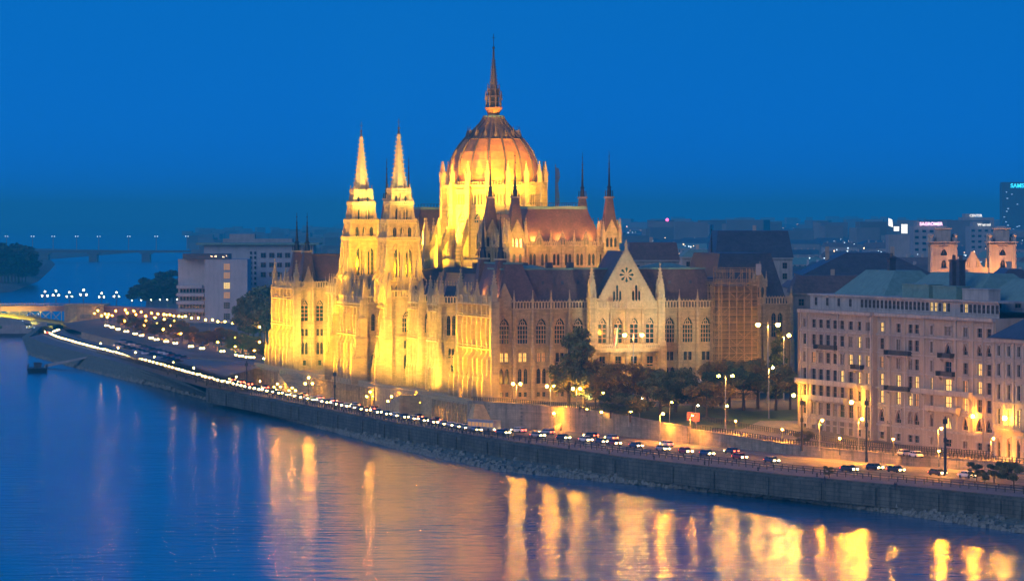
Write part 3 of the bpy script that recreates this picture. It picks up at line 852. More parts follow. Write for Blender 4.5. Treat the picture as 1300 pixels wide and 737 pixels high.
# small gablet on the south front of the SW pavilion
wall.frame(0.6, 1.4)
wall.hexa([(.6, -.2, 25), (4.4, -.2, 25), (4.4, .4, 25), (.6, .4, 25)], [(.6, -.2, 27.4), (4.4, -.2, 27.4), (4.4, .4, 27.4), (.6, .4, 27.4)])
wall.hexa([(.3, -.2, 27.4), (4.7, -.2, 27.4), (4.7, .4, 27.4), (.3, .4, 27.4)], [(2.45, -.2, 32), (2.55, -.2, 32), (2.55, .4, 32), (2.45, .4, 32)])
wall.frame()
# gablet on the NW pavilion's flank
wall.frame(1.5, 235.9)
wall.hexa([(0, -.6, 26.5), (4.4, -.6, 26.5), (4.4, 0, 26.5), (0, 0, 26.5)], [(2.15, -.6, 33.5), (2.25, -.6, 33.5), (2.25, 0, 33.5), (2.15, 0, 33.5)])
wall.frame()
mansard(roofs, 1.2, 13, 1.5, 33, 26.6, 37.0, 3.5, 5, 0, 1)
mansard(roofs, 1.2, 36, 237.5, 267, 26.6, 37.0, 4.5, 6, 0, 0)
# brown steep turret roofs: a pyramid, a crown, a needle
def turret_roof(x, y, z, r0=2.5, r1=1.15, h=9.5, needle=11.5, stone=None, par=PARL):
    t = MB(); t.frame(x, y, 0, z)
    t.frus(0, 0, 0, h, r0 * 1.414, r1 * 1.414, 4, pi / 4, 0)
    t.box(-r1 - .35, r1 + .35, -r1 - .35, r1 + .35, h + .003, h + .5, 1)
    for k in range(4):
        a = k * pi / 2 + pi / 4; rr = r1 * 1.35
        t.bar((rr * cos(a), rr * sin(a), h + .5), (rr * cos(a), rr * sin(a), h + 2.2), .18, 2)
    for k in range(8):
        a = k * pi / 4; rr = r1 + .3
        t.bar((rr * cos(a), rr * sin(a), h + .5), (rr * cos(a), rr * sin(a), h + 1.4), .1, 2)
    t.frus(0, 0, h + .5, h + 3.4, r1 * .9, r1 * .5, 8, 0, 2); t.frus(0, 0, h + 3.0, h + 3.6, r1 * .95, r1 * .4, 8, 0, 2)
    t.frus(0, 0, h + 3.6, h + needle, r1 * .42, .06, 8, 0, 2)
    for kz in (.35, .55, .75):
        zz = h + 3.6 + (needle - 3.6) * kz; t.box(-.22, .22, -.22, .22, zz, zz + .2, 2)
    t.ball(0, 0, h + needle, .22, 2, 6, 4); t.bar((0, 0, h + needle), (0, 0, h + needle + 1.4), .1, 2)
    o = t.obj('spire', ['roof_red', 'stone_trim', 'black_metal'], par)
    return o
for (x, y) in ((4.2, 9), (4.6, 28), (4.2, 239.5), (4.2, 254.5)): turret_roof(x, y, 28.6)
wall.frame()
for (x, y) in ((4.2, 9), (4.6, 28), (4.2, 239.5), (4.2, 254.5)):
    wall.box(x - 2.6, x + 2.6, y - 2.6, y + 2.6, 25, 28.6)

# ---- river wings
RW = [(1.5, 3.0, [(-.5, .5)], False, 'd'), (5.0, 7.4, [(-.9, .9)], True, 'd'), (9.6, 12.6, [(-.9, -.15), (.15, .9)], True, 'd'), (15.8, 21.4, [(-1.6, -.25), (.25, 1.6)], True, 'd')]
wall.frame(10, 112, W90); bal.frame(10, 112, W90); bays(wall, bal, 78, 15, PARL, rows=RW)
wall.frame(10, 236, W90); bal.frame(10, 236, W90); bays(wall, bal, 64, 12, PARL, rows=RW)
# south-looking returns in the wing (steps seen between the pavilion and the middle)
for u, v0, v1 in ((96, 5.0, 10.0), (70, 4.0, 10)):
    wall.frame(v0, u); bal.frame(v0, u)
    bays(wall, bal, v1 - v0, 1, PARL, rows=[(1.0, 4.2, [(-.7, .7)], True, 'd'), (5.6, 7.8, [(-.8, .8)], True, 'd'), (9.6, 12.4, [(-.9, -.15), (.15, .9)], True, 'd'), (16, 21.8, [(-1.4, -.2), (.2, 1.4)], True, 'd')], H=25, ends=False)
    wall.frame(v0, u + 12, W90); bal.frame(v0, u + 12, W90); ribbed(wall, bal, 12, PARL, H=25, sp=3.0, base=1.6)
    wall.frame(); wall.box(v0 + .01, v1, u + .01, u + 12, 24.6, 25.02)
    wall.frame(v1, u + 12, N180); wall.face([(0, 0, 0), (v1 - v0, 0, 0), (v1 - v0, 0, 25), (0, 0, 25)])
    wall.frame(); bal.frame()
    PIN.append((PARL, v0, u, 25, 1.2, 8)); PIN.append((PARL, v0, u + 12, 25, 1.2, 8))
    roofs.frame(); roofs.taper(v0 + .6, v1 + 3, u + 1, u + 11.4, 25.1, 30, 2.5, 4.5, 2)
for k in range(24): PIN.append((PARL, 9.5, 36 + k * 3.1, 25.2, .7, 6.2))
for k in range(18): PIN.append((PARL, 9.5, 176 + k * 3.2, 25.2, .7, 6.2))
mansard(roofs, 11, 24, 34, 112, 25.2, 33.0, 3.5, 1.0, 2, 2)
mansard(roofs, 11, 24, 172, 237, 25.2, 33.0, 3.5, 1.0, 0, 1)
for u in (44, 58, 84, 104):  # cross roofs with chimneys
    roofs.taper(12, 26, u - 4, u + 4, 27, 35, 2, 3.9, 2); roofs.box(19, 20.4, u + 5, u + 7, 31, 36.5, 2)

# ---- middle block on the river
CR = [(1.5, 3.0, [(-.5, .5)], False, 'd'), (5.0, 9.2, [(-1.0, -.12), (.12, 1.0)], True, 'd'), (11.0, 13.2, [(-.95, -.2), (.2, .95)], False, 'd'), (15.8, 22.2, [(-1.5, 1.5)], True, 'dt')]
wall.frame(0, 112); bal.frame(0, 112)
bays(wall, bal, 9.6, 1, PARL, rows=CR, H=26, ends=False)
wall.frame(0, 176, W90); bal.frame(0, 176, W90)
ribbed(wall, bal, 64, PARL, H=26, sp=5.3, base=3.2, pinh=6.5)
wall.frame(); bal.frame()
wall.box(0.01, 9.6, 112.01, 176, 25.9, 26.1); wall.face([(0, 176, 0), (10, 176, 0), (10, 176, 26), (0, 176, 26)])
# projecting front between the towers, three tiers of arcades
wall.frame(-4, 160, W90); bal.frame(-4, 160, W90)
ribbed(wall, bal, 34, PARL, H=24, sp=4.3, base=3.0, pinh=7.0)
wall.frame(-4, 126); bal.frame(-4, 126)
bays(wall, bal, 4.0, 1, PARL, rows=[(5, 9, [(-.6, .6)], True, 'd'), (15.8, 21, [(-.6, .6)], True, 'd')], H=24, ends=False, pier=.6)
wall.frame(); bal.frame()
wall.box(-3.99, 0, 126.01, 160, 23.9, 24.1); wall.face([(-4, 160, 0), (0, 160, 0), (0, 160, 24), (-4, 160, 24)])
for u in (112, 126, 160, 176):     # big stepped buttresses on the front
    f = -4 if 120 < u < 165 else 0
    for (d, z0, z1, w_) in ((5.0, 0, 7.5, 1.0), (3.6, 7.5, 13.5, .9), (2.4, 13.5, 19.5, .85), (1.5, 19.5, 25.0, .8)):
        wall.box(f - d, f, u - w_, u + w_, z0, z1); wall.taper(f - d - .15, f, u - w_ - .15, u + w_ + .15, z1, z1 + .9, .5, .3)
        PIN.append((PARL, f - d + .6, u, z1 + .3, .9, 6.0))
        for z in (z0 + 1.5, z0 + 3.6): wall.box(f - d - .12, f - d - .002, u - w_ * .5, u + w_ * .5, z, z + 1.5)
for k in range(12): PIN.append((PARL, -3.6, 127.5 + k * 2.8, 24.2, .75, 7.2))
mansard(roofs, 4, 26, 114, 174, 26.2, 34, 4, 6, 2, 2)

# ---- body behind: closes the courtyards
wall.box(24, 62, 20, 262, 0, 24.5)
wall.box(60, 74, 14, 262, 0, 24.5)
roofs.taper(60, 76, 15, 262, 24.6, 33, 4, 4, 2)
roofs.taper(26, 60, 92, 118, 24.6, 32, 4, 4, 2); roofs.taper(26, 60, 164, 188, 24.6, 32, 4, 4, 2)
# north and east faces stay simple but real
wall.frame(62, 268, N180); bal.frame(62, 268, N180); bays(wall, bal, 60, 12, PARL)
wall.frame(76, 14, E90); bal.frame(76, 14, E90); bays(wall, bal, 254, 48, PARL, pier=.8)
wall.frame(); bal.frame()
wall.box(20, 62, 262, 267.9, 0, 24.4)
mansard(roofs, 30, 74, 244, 267, 25.2, 35.5, 3, 4, 0, 1)
wall.box(74.01, 76, 14, 268, 0, 24.4)

# ---- the two openwork river towers
def river_tower(u, v):
    T = MB(); T.frame(v, u)
    tb = MB(); tb.frame(v, u)
    def stage(w, z0, z1, op, opk='d', plat=True):
        h = w / 2
        for a in range(4):
            ang = a * pi / 2
            # outward -y rotated
            c_, s_ = cos(ang), sin(ang)
            T.frame(v + (-h * c_ + h * s_), u + (-h * s_ - h * c_), ang)
            if op:
                n_, ww, za, zb, ar = op
                sp = w / (n_ + .6); cs = [w / 2 + (k - (n_ - 1) / 2) * sp for k in range(n_)]
                facade(T, [(0, w, [(za, zb, [(c - ww / 2, c + ww / 2) for c in cs], ar, opk)])], z0, z1, TOW)
            else: T.face([(0, 0, z0), (w, 0, z0), (w, 0, z1), (0, 0, z1)])
            nr = 3 if w > 6 else 2
            for k in range(nr + 1):
                x = w * k / nr; T.box(x - .22, x + .22, -.35, -.003, z0, z1)
        T.frame(v, u)
        T.box(-h - .2, h + .2, -h - .2, h + .2, z1 + .002, z1 + .45)
        T.box(-h + .01, h - .01, -h + .01, h - .01, z0 + .01, z1 - .01) if not op else None
        if plat:
            for a in range(4):
                ang = a * pi / 2; c_, s_ = cos(ang), sin(ang); tb.frame(v, u, ang); balustrade(tb, -h - .3, h + .3, -h - .3, z1 + .45, 1.1, .6)
            tb.frame(v, u)
    TOW = None
    root = bpy.data.objects.new('tower', None)
    TOW = bpy.data.objects.new('tower', bpy.data.meshes.new('tower')); COL.objects.link(TOW); TOW.parent = PARL
    bpy.data.objects.remove(root)
    stage(10.6, 24, 30.2, (5, 1.0, 26, 29.6, True)); stage(9.6, 30.6, 42.2, (2, 1.9, 31.8, 40.4, True)); stage(8.2, 42.6, 47.4, (3, 1.1, 43.3, 46.8, True)); stage(6.6, 47.8, 52.8, (2, 1.3, 48.4, 52.3, True)); stage(5.2, 53.2, 56.6, (3, .8, 53.7, 56.1, True))
    def ring(w, z, pw, ph, mid=True):
        h = w / 2
        for sx in (-1, 1):
            for sy in (-1, 1): PIN.append((TOW, v + sx * h, u + sy * h, z, pw, ph))
        if mid:
            for a in range(4): PIN.append((TOW, v + h * 1.05 * cos(a * pi / 2), u + h * 1.05 * sin(a * pi / 2), z, pw * .7, ph * .7))
    ring(10.8, 24.5, 1.3, 12); ring(10.9, 29.9, .8, 5.0); ring(9.9, 30.3, 1.25, 13.5); ring(8.5, 42.3, 1.0, 6.8); ring(6.9, 47.5, .85, 6.5); ring(5.4, 53.0, .75, 6.5); ring(3.6, 56.8, .5, 4.0, True)
    # gablets over the tall windows
    for a in range(4):
        T.frame(v, u, a * pi / 2)
        for sx in (-2.0, 2.0):
            T.bar((sx - 1.2, -5.1, 39.8), (sx, -5.1, 42.2), .3); T.bar((sx + 1.2, -5.1, 39.8), (sx, -5.1, 42.2), .3)
        # flying braces at the corners
        T.bar((-7.2, -4.2, 30.8), (-4.4, -4.2, 35.5), .5); T.bar((7.2, -4.2, 30.8), (4.4, -4.2, 35.5), .5)
        for sx in (-1.6, 1.6): T.bar((sx - .9, -4.3, 46.6), (sx, -4.3, 48.3), .22); T.bar((sx + .9, -4.3, 46.6), (sx, -4.3, 48.3), .22)
        for sx in (-1.2, 1.2): T.bar((sx - .7, -3.5, 52.0), (sx, -3.5, 53.6), .2); T.bar((sx + .7, -3.5, 52.0), (sx, -3.5, 53.6), .2)
    T.frame()
    me = T.mesh('tower', ['stone']); TOW.data = me
    tb.obj('balustrade', 'stone_trim', TOW)
    s = MB(); s.frame(v, u)
    z0, z1 = 56.8, 74.0; r0 = 2.35
    s.frus(0, 0, z0, z1, r0, .22, 8, pi / 8)
    for k in range(8):
        a = pi / 8 + k * pi / 4
        s.bar((r0 * cos(a), r0 * sin(a), z0), (.22 * cos(a), .22 * sin(a), z1), .2)
        for j in range(13):
            t = (j + .4) / 13; r = r0 + (.22 - r0) * t + .16; z = z0 + (z1 - z0) * t
            s.frame(v, u, a); s.box(r - .12, r + .32, -.11, .11, z, z + .32); s.frame(v, u)
    s.box(-.45, .45, -.45, .45, z1 - .1, z1 + .35)
    so = s.obj('spire', 'stone_trim', TOW)
    f = MB(); f.frame(v, u); f.frus(0, 0, z1 + .35, z1 + 2.0, .4, .15, 6); f.ball(0, 0, z1 + 2.2, .38, 0, 6, 4); f.bar((0, 0, z1 + 2.2), (0, 0, z1 + 5.0), .12); f.bar((-.5, 0, z1 + 3.9), (.5, 0, z1 + 3.9), .12)
    f.obj('finial', 'black_metal', TOW)
river_tower(119.5, 4.2)
river_tower(166.0, 4.2)

# ---- chambers with four-cornered spires
def chamber(u0, u1, v0, v1):
    cb = MB(); 
    LR = [(31, 33.4, [(-.8, -.15), (.15, .8)], True, 'd'), (36.0, 39.4, [(-1.0, -.15), (.15, 1.0)], True, 'd')]
    for (ox, oy, ang, W, n) in ((v0, u0, 0, v1 - v0, 8), (v0, u1, W90, u1 - u0, 8), (v1, u0, E90, u1 - u0, 8), (v1, u1, N180, v1 - v0, 8)):
        cb.frame(ox, oy, ang); bal.frame(ox, oy, ang)
        bw = W / n
        cols = [(i * bw, (i + 1) * bw, [(za, zb, [((i + .5) * bw + a, (i + .5) * bw + b_) for a, b_ in ops], ar, k_) for za, zb, ops, ar, k_ in LR]) for i in range(n)]
        facade(cb, cols, 24, 41.4, CH)
        cb.box(0, W, -.35, -.004, 34.6, 35.0); cb.box(0, W, -.5, -.004, 41.0, 41.42)
        for i in range(n + 1):
            cb.box(i * bw - .3, i * bw + .3, -.7, -.002, 24, 41.4); PIN.append((CH, cb.ox + cb.c * i * bw + cb.s * .35, cb.oy + cb.s * i * bw - cb.c * .35, 41.4, .6, 4.6))
        balustrade(bal, 0, W, -.3, 41.4, 1.3, .6)
        for i in (2, 4, 6):      # gablets
            x = i * bw; cb.hexa([(x - 1.9, -.6, 41.2), (x + 1.9, -.6, 41.2), (x + 1.9, 0, 41.2), (x - 1.9, 0, 41.2)], [(x - .08, -.6, 45.6), (x + .08, -.6, 45.6), (x + .08, 0, 45.6), (x - .08, 0, 45.6)])
            cb.frame(ox, oy, ang)
            WIN.append((CH, cb.ox + cb.c * x + cb.s * .64, cb.oy + cb.s * x - cb.c * .64, 41.9, ang, 1.1, 1.9, True, 'd', 3))
    cb.frame(); bal.frame()
    CH.data = cb.mesh('chamber', ['stone'])
    r = MB()
    x0, x1, y0, y1 = v0 + 1.2, v1 - 1.2, u0 + 1.2, u1 - 1.2
    r.taper(x0, x1, y0, y1, 42.0, 52.0, 4.0, 3.6, 0, 1)
    r.box(x0 + 3.8, x1 - 3.8, y0 + 3.4, y1 - 3.4, 52.002, 52.8, 1)
    ro = r.obj('roof', ['roof_red', 'copper'], CH)
    rl = MB(); 
    for k in range(17):
        t = k / 16; rl.bar((x0 + 4 + (x1 - x0 - 8) * t, y0 + 3.6, 52.8), (x0 + 4 + (x1 - x0 - 8) * t, y0 + 3.6, 53.7), .08); rl.bar((x0 + 4 + (x1 - x0 - 8) * t, y1 - 3.6, 52.8), (x0 + 4 + (x1 - x0 - 8) * t, y1 - 3.6, 53.7), .08)
    rl.bar((x0 + 4, y0 + 3.6, 53.7), (x1 - 4, y0 + 3.6, 53.7), .1); rl.obj('railing', 'black_metal', CH)
    for (x, y) in ((v0, u0), (v1, u0), (v0, u1), (v1, u1)):
        t = MB(); t.frame(x, y)
        for a in range(4):
            ang = a * pi / 2; c_, s_ = cos(ang), sin(ang); t.frame(x + (-2.3 * c_ + 2.3 * s_), y + (-2.3 * s_ - 2.3 * c_), ang)
            facade(t, [(0, 4.6, [(36, 39.4, [(.9, 1.9), (2.7, 3.7)], True, 'd'), (41.2, 44, [(.7, 1.5), (1.9, 2.7), (3.1, 3.9)], True, 'd')])], 24, 45.2, CH)
            t.box(-.1, 4.7, -.25, -.003, 40.0, 40.5)
            t.hexa([(.4, -.4, 45.2), (4.2, -.4, 45.2), (4.2, 0, 45.2), (.4, 0, 45.2)], [(2.2, -.4, 49), (2.4, -.4, 49), (2.4, 0, 49), (2.2, 0, 49)])
        t.frame(x, y); t.box(-2.5, 2.5, -2.5, 2.5, 45.2, 45.5)
        t.obj('corner_turret', 'stone', CH)
        for sx in (-1, 1):
            for sy in (-1, 1): PIN.append((CH, x + sx * 2.5, y + sy * 2.5, 42.4, .8, 7.2))
        turret_roof(x, y, 45.5, 2.0, .85, 9.6, 12.0, par=CH)
CH = bpy.data.objects.new('chamber', bpy.data.meshes.new('chamber')); COL.objects.link(CH); CH.parent = PARL
chamber(60, 86, 23, 51)
CH = bpy.data.objects.new('chamber', bpy.data.meshes.new('chamber')); COL.objects.link(CH); CH.parent = PARL
chamber(184, 212, 24, 51)
# links between dome and chambers
roofs.frame()
wall.box(30, 48, 86, 124, 24.5, 38); wall.box(30, 48, 156, 184, 24.5, 38)
roofs.taper(29.5, 48.5, 86, 126, 38.1, 50.5, 6, 0, 0, 1); roofs.taper(29.5, 48.5, 154, 184, 38.1, 50.5, 6, 0, 0, 1)

# ---- the dome
DV, DU = 39.3, 140.0
DR = MB(); DRO = bpy.data.objects.new('dome_drum', bpy.data.meshes.new('dome_drum')); COL.objects.link(DRO); DRO.parent = PARL
NS = 16
def drum_ring(r, z0, z1, ops=None, nb=NS, m=0):
    w = 2 * r * math.tan(pi / nb)
    for k in range(nb):
        a = 2 * pi * (k + .5) / nb           # outward direction
        ang = a + pi / 2
        c_, s_ = cos(ang), sin(ang)
        cx, cy = DV + r * cos(a), DU + r * sin(a)
        DR.frame(cx - c_ * w / 2, cy - s_ * w / 2, ang)
        if ops: facade(DR, [(0, w, ops(w))], z0, z1, DRO)
        else: DR.face([(0, 0, z0), (w, 0, z0), (w, 0, z1), (0, 0, z1)])
    DR.frame()
drum_ring(15.2, 24.5, 47.0, lambda w: [(29, 37.5, [(w / 2 - .9, w / 2 + .9)], True, 'd'), (40, 45, [(w / 2 - .6, w / 2 + .6)], True, 'd')])
drum_ring(15.0, 47.0, 52.6, lambda w: [(48.0, 51.0, [(w / 2 - 1.45, w / 2 + 1.45)], True, 'dt')])
drum_ring(15.0, 52.6, 59.0, lambda w: [(53.4, 56.8, [(w / 2 + dx - .34, w / 2 + dx + .34) for dx in (-2.0, -1.0, 0, 1.0, 2.0)], True, 'd')])
for (r, z, h) in ((15.5, 38.6, .4), (15.4, 46.6, .4), (15.5, 51.9, .5), (15.5, 57.6, .4), (15.8, 58.9, .5)):
    DR.frame(DV, DU); DR.frus(0, 0, z, z + h, r * 1.012, r * 1.012, NS, 0); DR.frus(0, 0, z - .01, z, r * .9, r * 1.012, NS, 0, cap=False)
for k in range(NS):                            # radial piers, two-stage with flying arches
    a = 2 * pi * k / NS
    DR.frame(DV, DU, a)
    DR.box(14.6, 16.5, -.75, .75, 24.5, 60.2); PIN.append((DRO, DV + 15.9 * cos(a), DU + 15.9 * sin(a), 60.2, 1.25, 6.5))
    DR.box(20.2, 22.0, -.7, .7, 24.5, 41); PIN.append((DRO, DV + 21.1 * cos(a), DU + 21.1 * sin(a), 41, 1.3, 8.5))
    DR.hexa([(15.8, -.35, 45.5), (20.6, -.35, 38.4), (20.6, .35, 38.4), (15.8, .35, 45.5)], [(15.8, -.35, 51.0), (20.6, -.35, 41.0), (20.6, .35, 41.0), (15.8, .35, 51.0)])
    for j in range(5):
        t = (j + .5) / 5; x = 15.8 + 4.8 * t; z = 51 - 10 * t; DR.taper(x - .25, x + .25, -.3, .3, z - .1, z + .8, .15, .15)
    # crenels on the drum
    for j in range(7):
        b_ = a + 2 * pi / NS * (j + .5) / 7; DR.frame(DV, DU, b_); DR.box(14.9, 15.3, -.22, .22, 59.4, 60.3)
DR.frame(DV, DU)
# ambulatory between drum and outer ring
DR.frus(0, 0, 24.5, 37.0, 20.4, 20.4, NS, pi / NS, 0)
DR.frame()
DRO.data = DR.mesh('dome_drum', ['stone'])
DM = MB(); DM.frame(DV, DU)
PROF = [(13.3, 59.2), (13.6, 61.8), (13.5, 64.3), (12.95, 67), (11.9, 69.5), (10.5, 71.6), (9.0, 73.4), (7.4, 75.0), (5.8, 76.5), (4.3, 78.0), (3.3, 79.4), (2.9, 80.4)]
DM.rev(0, 0, PROF[:7], 48, 0, 0); DM.rev(0, 0, PROF[6:], 48, 0, 1)
DO = DM.obj('dome', ['dome', 'dome_rib'], PARL)
for p in DO.data.polygons: p.use_smooth = True
for k in range(16):
    a = 2 * pi * k / 16; rb = MB()
    for (r0, z0), (r1, z1) in zip(PROF, PROF[1:]):
        rb.bar((DV + (r0 + .1) * cos(a), DU + (r0 + .1) * sin(a), z0), (DV + (r1 + .1) * cos(a), DU + (r1 + .1) * sin(a), z1), .5)
    rb.obj('rib', 'dome_rib', DO)
gb2 = MB()
for k in range(16):
    a = 2 * pi * (k + .5) / 16; gb2.frame(DV, DU, a)
    gb2.box(7.6, 8.5, -.3, .3, 73.2, 74.4); gb2.hexa([(7.0, -.5, 74.4), (8.6, -.5, 74.4), (8.6, .5, 74.4), (7.0, .5, 74.4)], [(7.0, -.04, 76.0), (8.1, -.04, 76.0), (8.1, .04, 76.0), (7.0, .04, 76.0)])
    gb2.frus(8.0, 0, 75.8, 77.6, .12, 0, 4)
gb2.frame(DV, DU)
gb2.rev(0, 0, [(9.0, 73.3), (9.35, 73.5), (8.8, 73.8)], 32)
gb2.obj('dormer', 'dome_rib', DO)
L = MB(); L.frame(DV, DU)
L.frus(0, 0, 80.0, 80.6, 3.4, 3.2, 16, 0, 1); L.rev(0, 0, [(1.8, 80.6), (1.8, 81.0), (2.2, 82.0), (2.7, 82.7), (2.7, 83.1)], 16, 0, 2)
for k in range(8):
    a = k * pi / 4; L.frame(DV, DU, a)
    L.bar((2.35, 0, 83.1), (2.1, 0, 86.4), .35, 0); L.frus(2.5, 0, 85.2, 88.2, .35, .04, 4, pi / 4, 0); L.bar((1.8, 0, 86.4), (1.6, 0, 88.6), .3, 0); L.frus(1.85, 0, 87.8, 90.4, .25, .03, 4, pi / 4, 0)
L.frame(DV, DU)
L.frus(0, 0, 83.0, 88.6, 1.7, 1.35, 8, 0, 3); L.frus(0, 0, 86.2, 86.6, 2.5, 2.4, 8, 0, 0); L.frus(0, 0, 84.6, 84.85, 2.55, 2.5, 8, 0, 0); L.frus(0, 0, 88.4, 88.8, 1.9, 1.8, 8, 0, 0)
L.frus(0, 0, 88.8, 98.5, 1.25, .3, 8, 0, 0)
for k in range(9):
    z = 89.6 + k * .95; r = 1.25 + (.3 - 1.25) * (z - 88.8) / 9.7
    for j in range(8): a = j * pi / 4; L.frame(DV, DU, a); L.box(r * .92, r + .28, -.1, .1, z, z + .25, 0)
L.frame(DV, DU)
L.frus(0, 0, 98.5, 101, .3, .18, 6, 0, 3); L.ball(0, 0, 101.2, .42, 3, 8, 5); L.bar((0, 0, 101.4), (0, 0, 105.4), .14, 3); L.bar((-.6, 0, 104.2), (.6, 0, 104.2), .14, 3)
for k in range(6): L.frus(0, 0, 98.8 + k * .32, 98.95 + k * .32, .36, .36, 6, 0, 0)
L.obj('lantern', ['dome_rib', 'copper', 'dome', 'black_metal'], PARL)

# roof lamp masts / flagpole near the dome
fp = MB(); fp.frame(62, 150); fp.frus(0, 0, 30, 66, .22, .1, 6); fp.obj('flagpole', 'steel', PARL)
fl = MB(); fl.frame(62, 150)
for k in range(5): fl.face([(.1, -.02 * k, 65 - 2.4 * k), (1.2 + .3 * sin(k * 2), .3 * cos(k * 3), 64.6 - 2.4 * k), (1.1 + .3 * sin(k * 2 + 2), .3 * cos(k * 3 + 3), 62.4 - 2.4 * k), (.1, 0, 62.6 - 2.4 * k)], 0)
fl.obj('flag', 'plaster_white', PARL)

wall.frame(); wall.obj('wall', 'stone', PARL)
bal.frame(); bal.obj('parapet', 'stone_trim', PARL)
roofs.obj('roof', ['roof_red', 'copper', 'roof_dark', 'roof_brown'], PARL)
flush_windows(100); flush_pins(100)

# small dark turret on the east side
turret_roof(84, 66, 24, 2.6, 1.1, 8, 14)

# ---- river terrace with lit arcades and ramps
TER = empty('river_terrace', (PX0, PY0, 0), TH); tag(TER, 'stone terrace with a lit arcade below the river front of the parliament', 'terrace')
t = MB(); AR = MB()
V0 = -7.0
def arcade(u0, u1):
    W = u1 - u0; n = int(W / 2.6); bw = W / n
    t.frame(V0, u1, W90)
    cols = [(i * bw, (i + 1) * bw, [(ZQ + .3, ZQ + 4.6, [((i + .5) * bw - .85, (i + .5) * bw + .85)], True, 'o')]) for i in range(n)]
    W0 = len(WIN); facade(t, cols, ZQ - .5, GZ, None, depth=.6); del WIN[W0:]
    t.box(0, W, -.35, -.004, GZ - .5, GZ); 
    for i in range(n + 1): t.box(i * bw - .3, i * bw + .3, -.5, -.003, ZQ - .3, GZ - .5)
    t.box(0, W, .6, 4.0, ZQ + 5.0, ZQ + 5.4); t.face([(0, 4.0, ZQ - .2), (W, 4.0, ZQ - .2), (W, 4.0, ZQ + 5.2), (0, 4.0, ZQ + 5.2)])
    t.frame()
    AR.frame(V0, u1, W90); balustrade(AR, 0, W, .3, GZ, 1.0, .7); AR.frame()
for a, c in ((-2, 38), (104, 182), (232, 270)): arcade(a, c)
t.frame(); t.box(V0, V0 + .6, 38, 104, ZQ - .5, GZ); t.box(V0, V0 + .6, 182, 232, ZQ - .5, GZ)
AR.frame(V0, 104, W90); balustrade(AR, 0, 66, .3, GZ, 1.0, .7); AR.frame(V0, 232, W90); balustrade(AR, 0, 50, .3, GZ, 1.0, .7); AR.frame()
t.box(V0 + .01, 12, -2, 270, GZ - .25, GZ + .03)
t.box(V0, 2, -2.6, -2, ZQ - .5, GZ + .2)
# ramps against the wall
for (ua, ub) in ((52, 84), (206, 180), (84.0, 84.01)):
    if abs(ua - ub) < 1: continue
    lo, hi = ub, ua
    y0, y1 = min(lo, hi), max(lo, hi); zl, zh = (ZQ, GZ)
    za, zc = (zh, zl) if hi < lo else (zl, zh)
    t.hexa([(V0 - 6, y0, ZQ - .3), (V0 - .01, y0, ZQ - .3), (V0 - .01, y1, ZQ - .3), (V0 - 6, y1, ZQ - .3)], [(V0 - 6, y0, za), (V0 - .01, y0, za), (V0 - .01, y1, zc), (V0 - 6, y1, zc)])
t.obj('arcade', 'stone', TER); AR.obj('balustrade', 'stone_trim', TER)
# sloping buttress ramp at the south end
sb = MB(); sb.hexa([(-9, -9, ZQ), (3, -9, ZQ), (3, -2.7, ZQ), (-9, -2.7, ZQ)], [(-7, -5.5, GZ), (3, -5.5, GZ), (3, -2.7, GZ), (-7, -2.7, GZ)]); sb.obj('buttress', 'stone', TER)

# ---- scaffolding round the south-east tower (a thing of its own)
SCF = empty('scaffolding', (PX0, PY0, GZ), TH); tag(SCF, 'tall brown scaffolding wrapped round the corner tower of the parliament', 'scaffolding')
sp_ = MB(); bd = MB(); nt_ = MB()
def scaf(x0, x1, y0, y1, z0, z1):
    nx = max(1, int((x1 - x0) / 2.1)); ny = max(1, int((y1 - y0) / 2.4)); nz_ = int((z1 - z0) / 2.1)
    xs = [x0 + (x1 - x0) * k / nx for k in range(nx + 1)]; ys = [y0 + (y1 - y0) * k / ny for k in range(ny + 1)]
    for y in (y0, y0 + 1.3):
        for x in xs: sp_.bar((x, y, z0), (x, y, z1 + .8), .16)
    for x in (x0, x0 + 1.3, x1):
        for y in ys: sp_.bar((x, y, z0), (x, y, z1 + .8), .16)
    for k in range(nz_ + 1):
        z = z0 + (z1 - z0) * k / nz_
        bd.box(x0, x1, y0 - .1, y0 + 1.4, z, z + .18); bd.box(x0 - .1, x0 + 1.3, y0 + 1.41, y1, z, z + .18)
        for zz in (.6, 1.15): sp_.bar((x0, y0, z + zz), (x1, y0, z + zz), .11); sp_.bar((x0, y0, z + zz), (x0, y1, z + zz), .11)
        if k < nz_:
            for i in range(nx):
                if R.random() < .55:
                    a, c = (xs[i], xs[i + 1]) if R.random() < .5 else (xs[i + 1], xs[i]); sp_.bar((a, y0 - .08, z + .2), (c, y0 - .08, z + (z1 - z0) / nz_), .11)
            for i in range(ny):
                if R.random() < .5: sp_.bar((x0 - .08, ys[i], z + .2), (x0 - .08, ys[i + 1], z + (z1 - z0) / nz_), .11)
scaf(61.6, 74.6, -1.4, 9, 0, 31.5); scaf(65, 74.6, -1.0, 9, 31.7, 34.8)
nt_.box(62.4, 74.4, -.2, -.1, .5, 31); nt_.box(62.4, 62.5, -.09, 9, .5, 31)
sp_.obj('pole', 'scaffold_wood', SCF); bd.obj('deck', 'scaffold_wood', SCF); nt_.obj('netting', 'scaffold_net', SCF)
sg = MB(); sg.box(73.5, 75, -1.8, -1.65, 34, 37); sg.obj('banner', 'plaster_white', SCF)
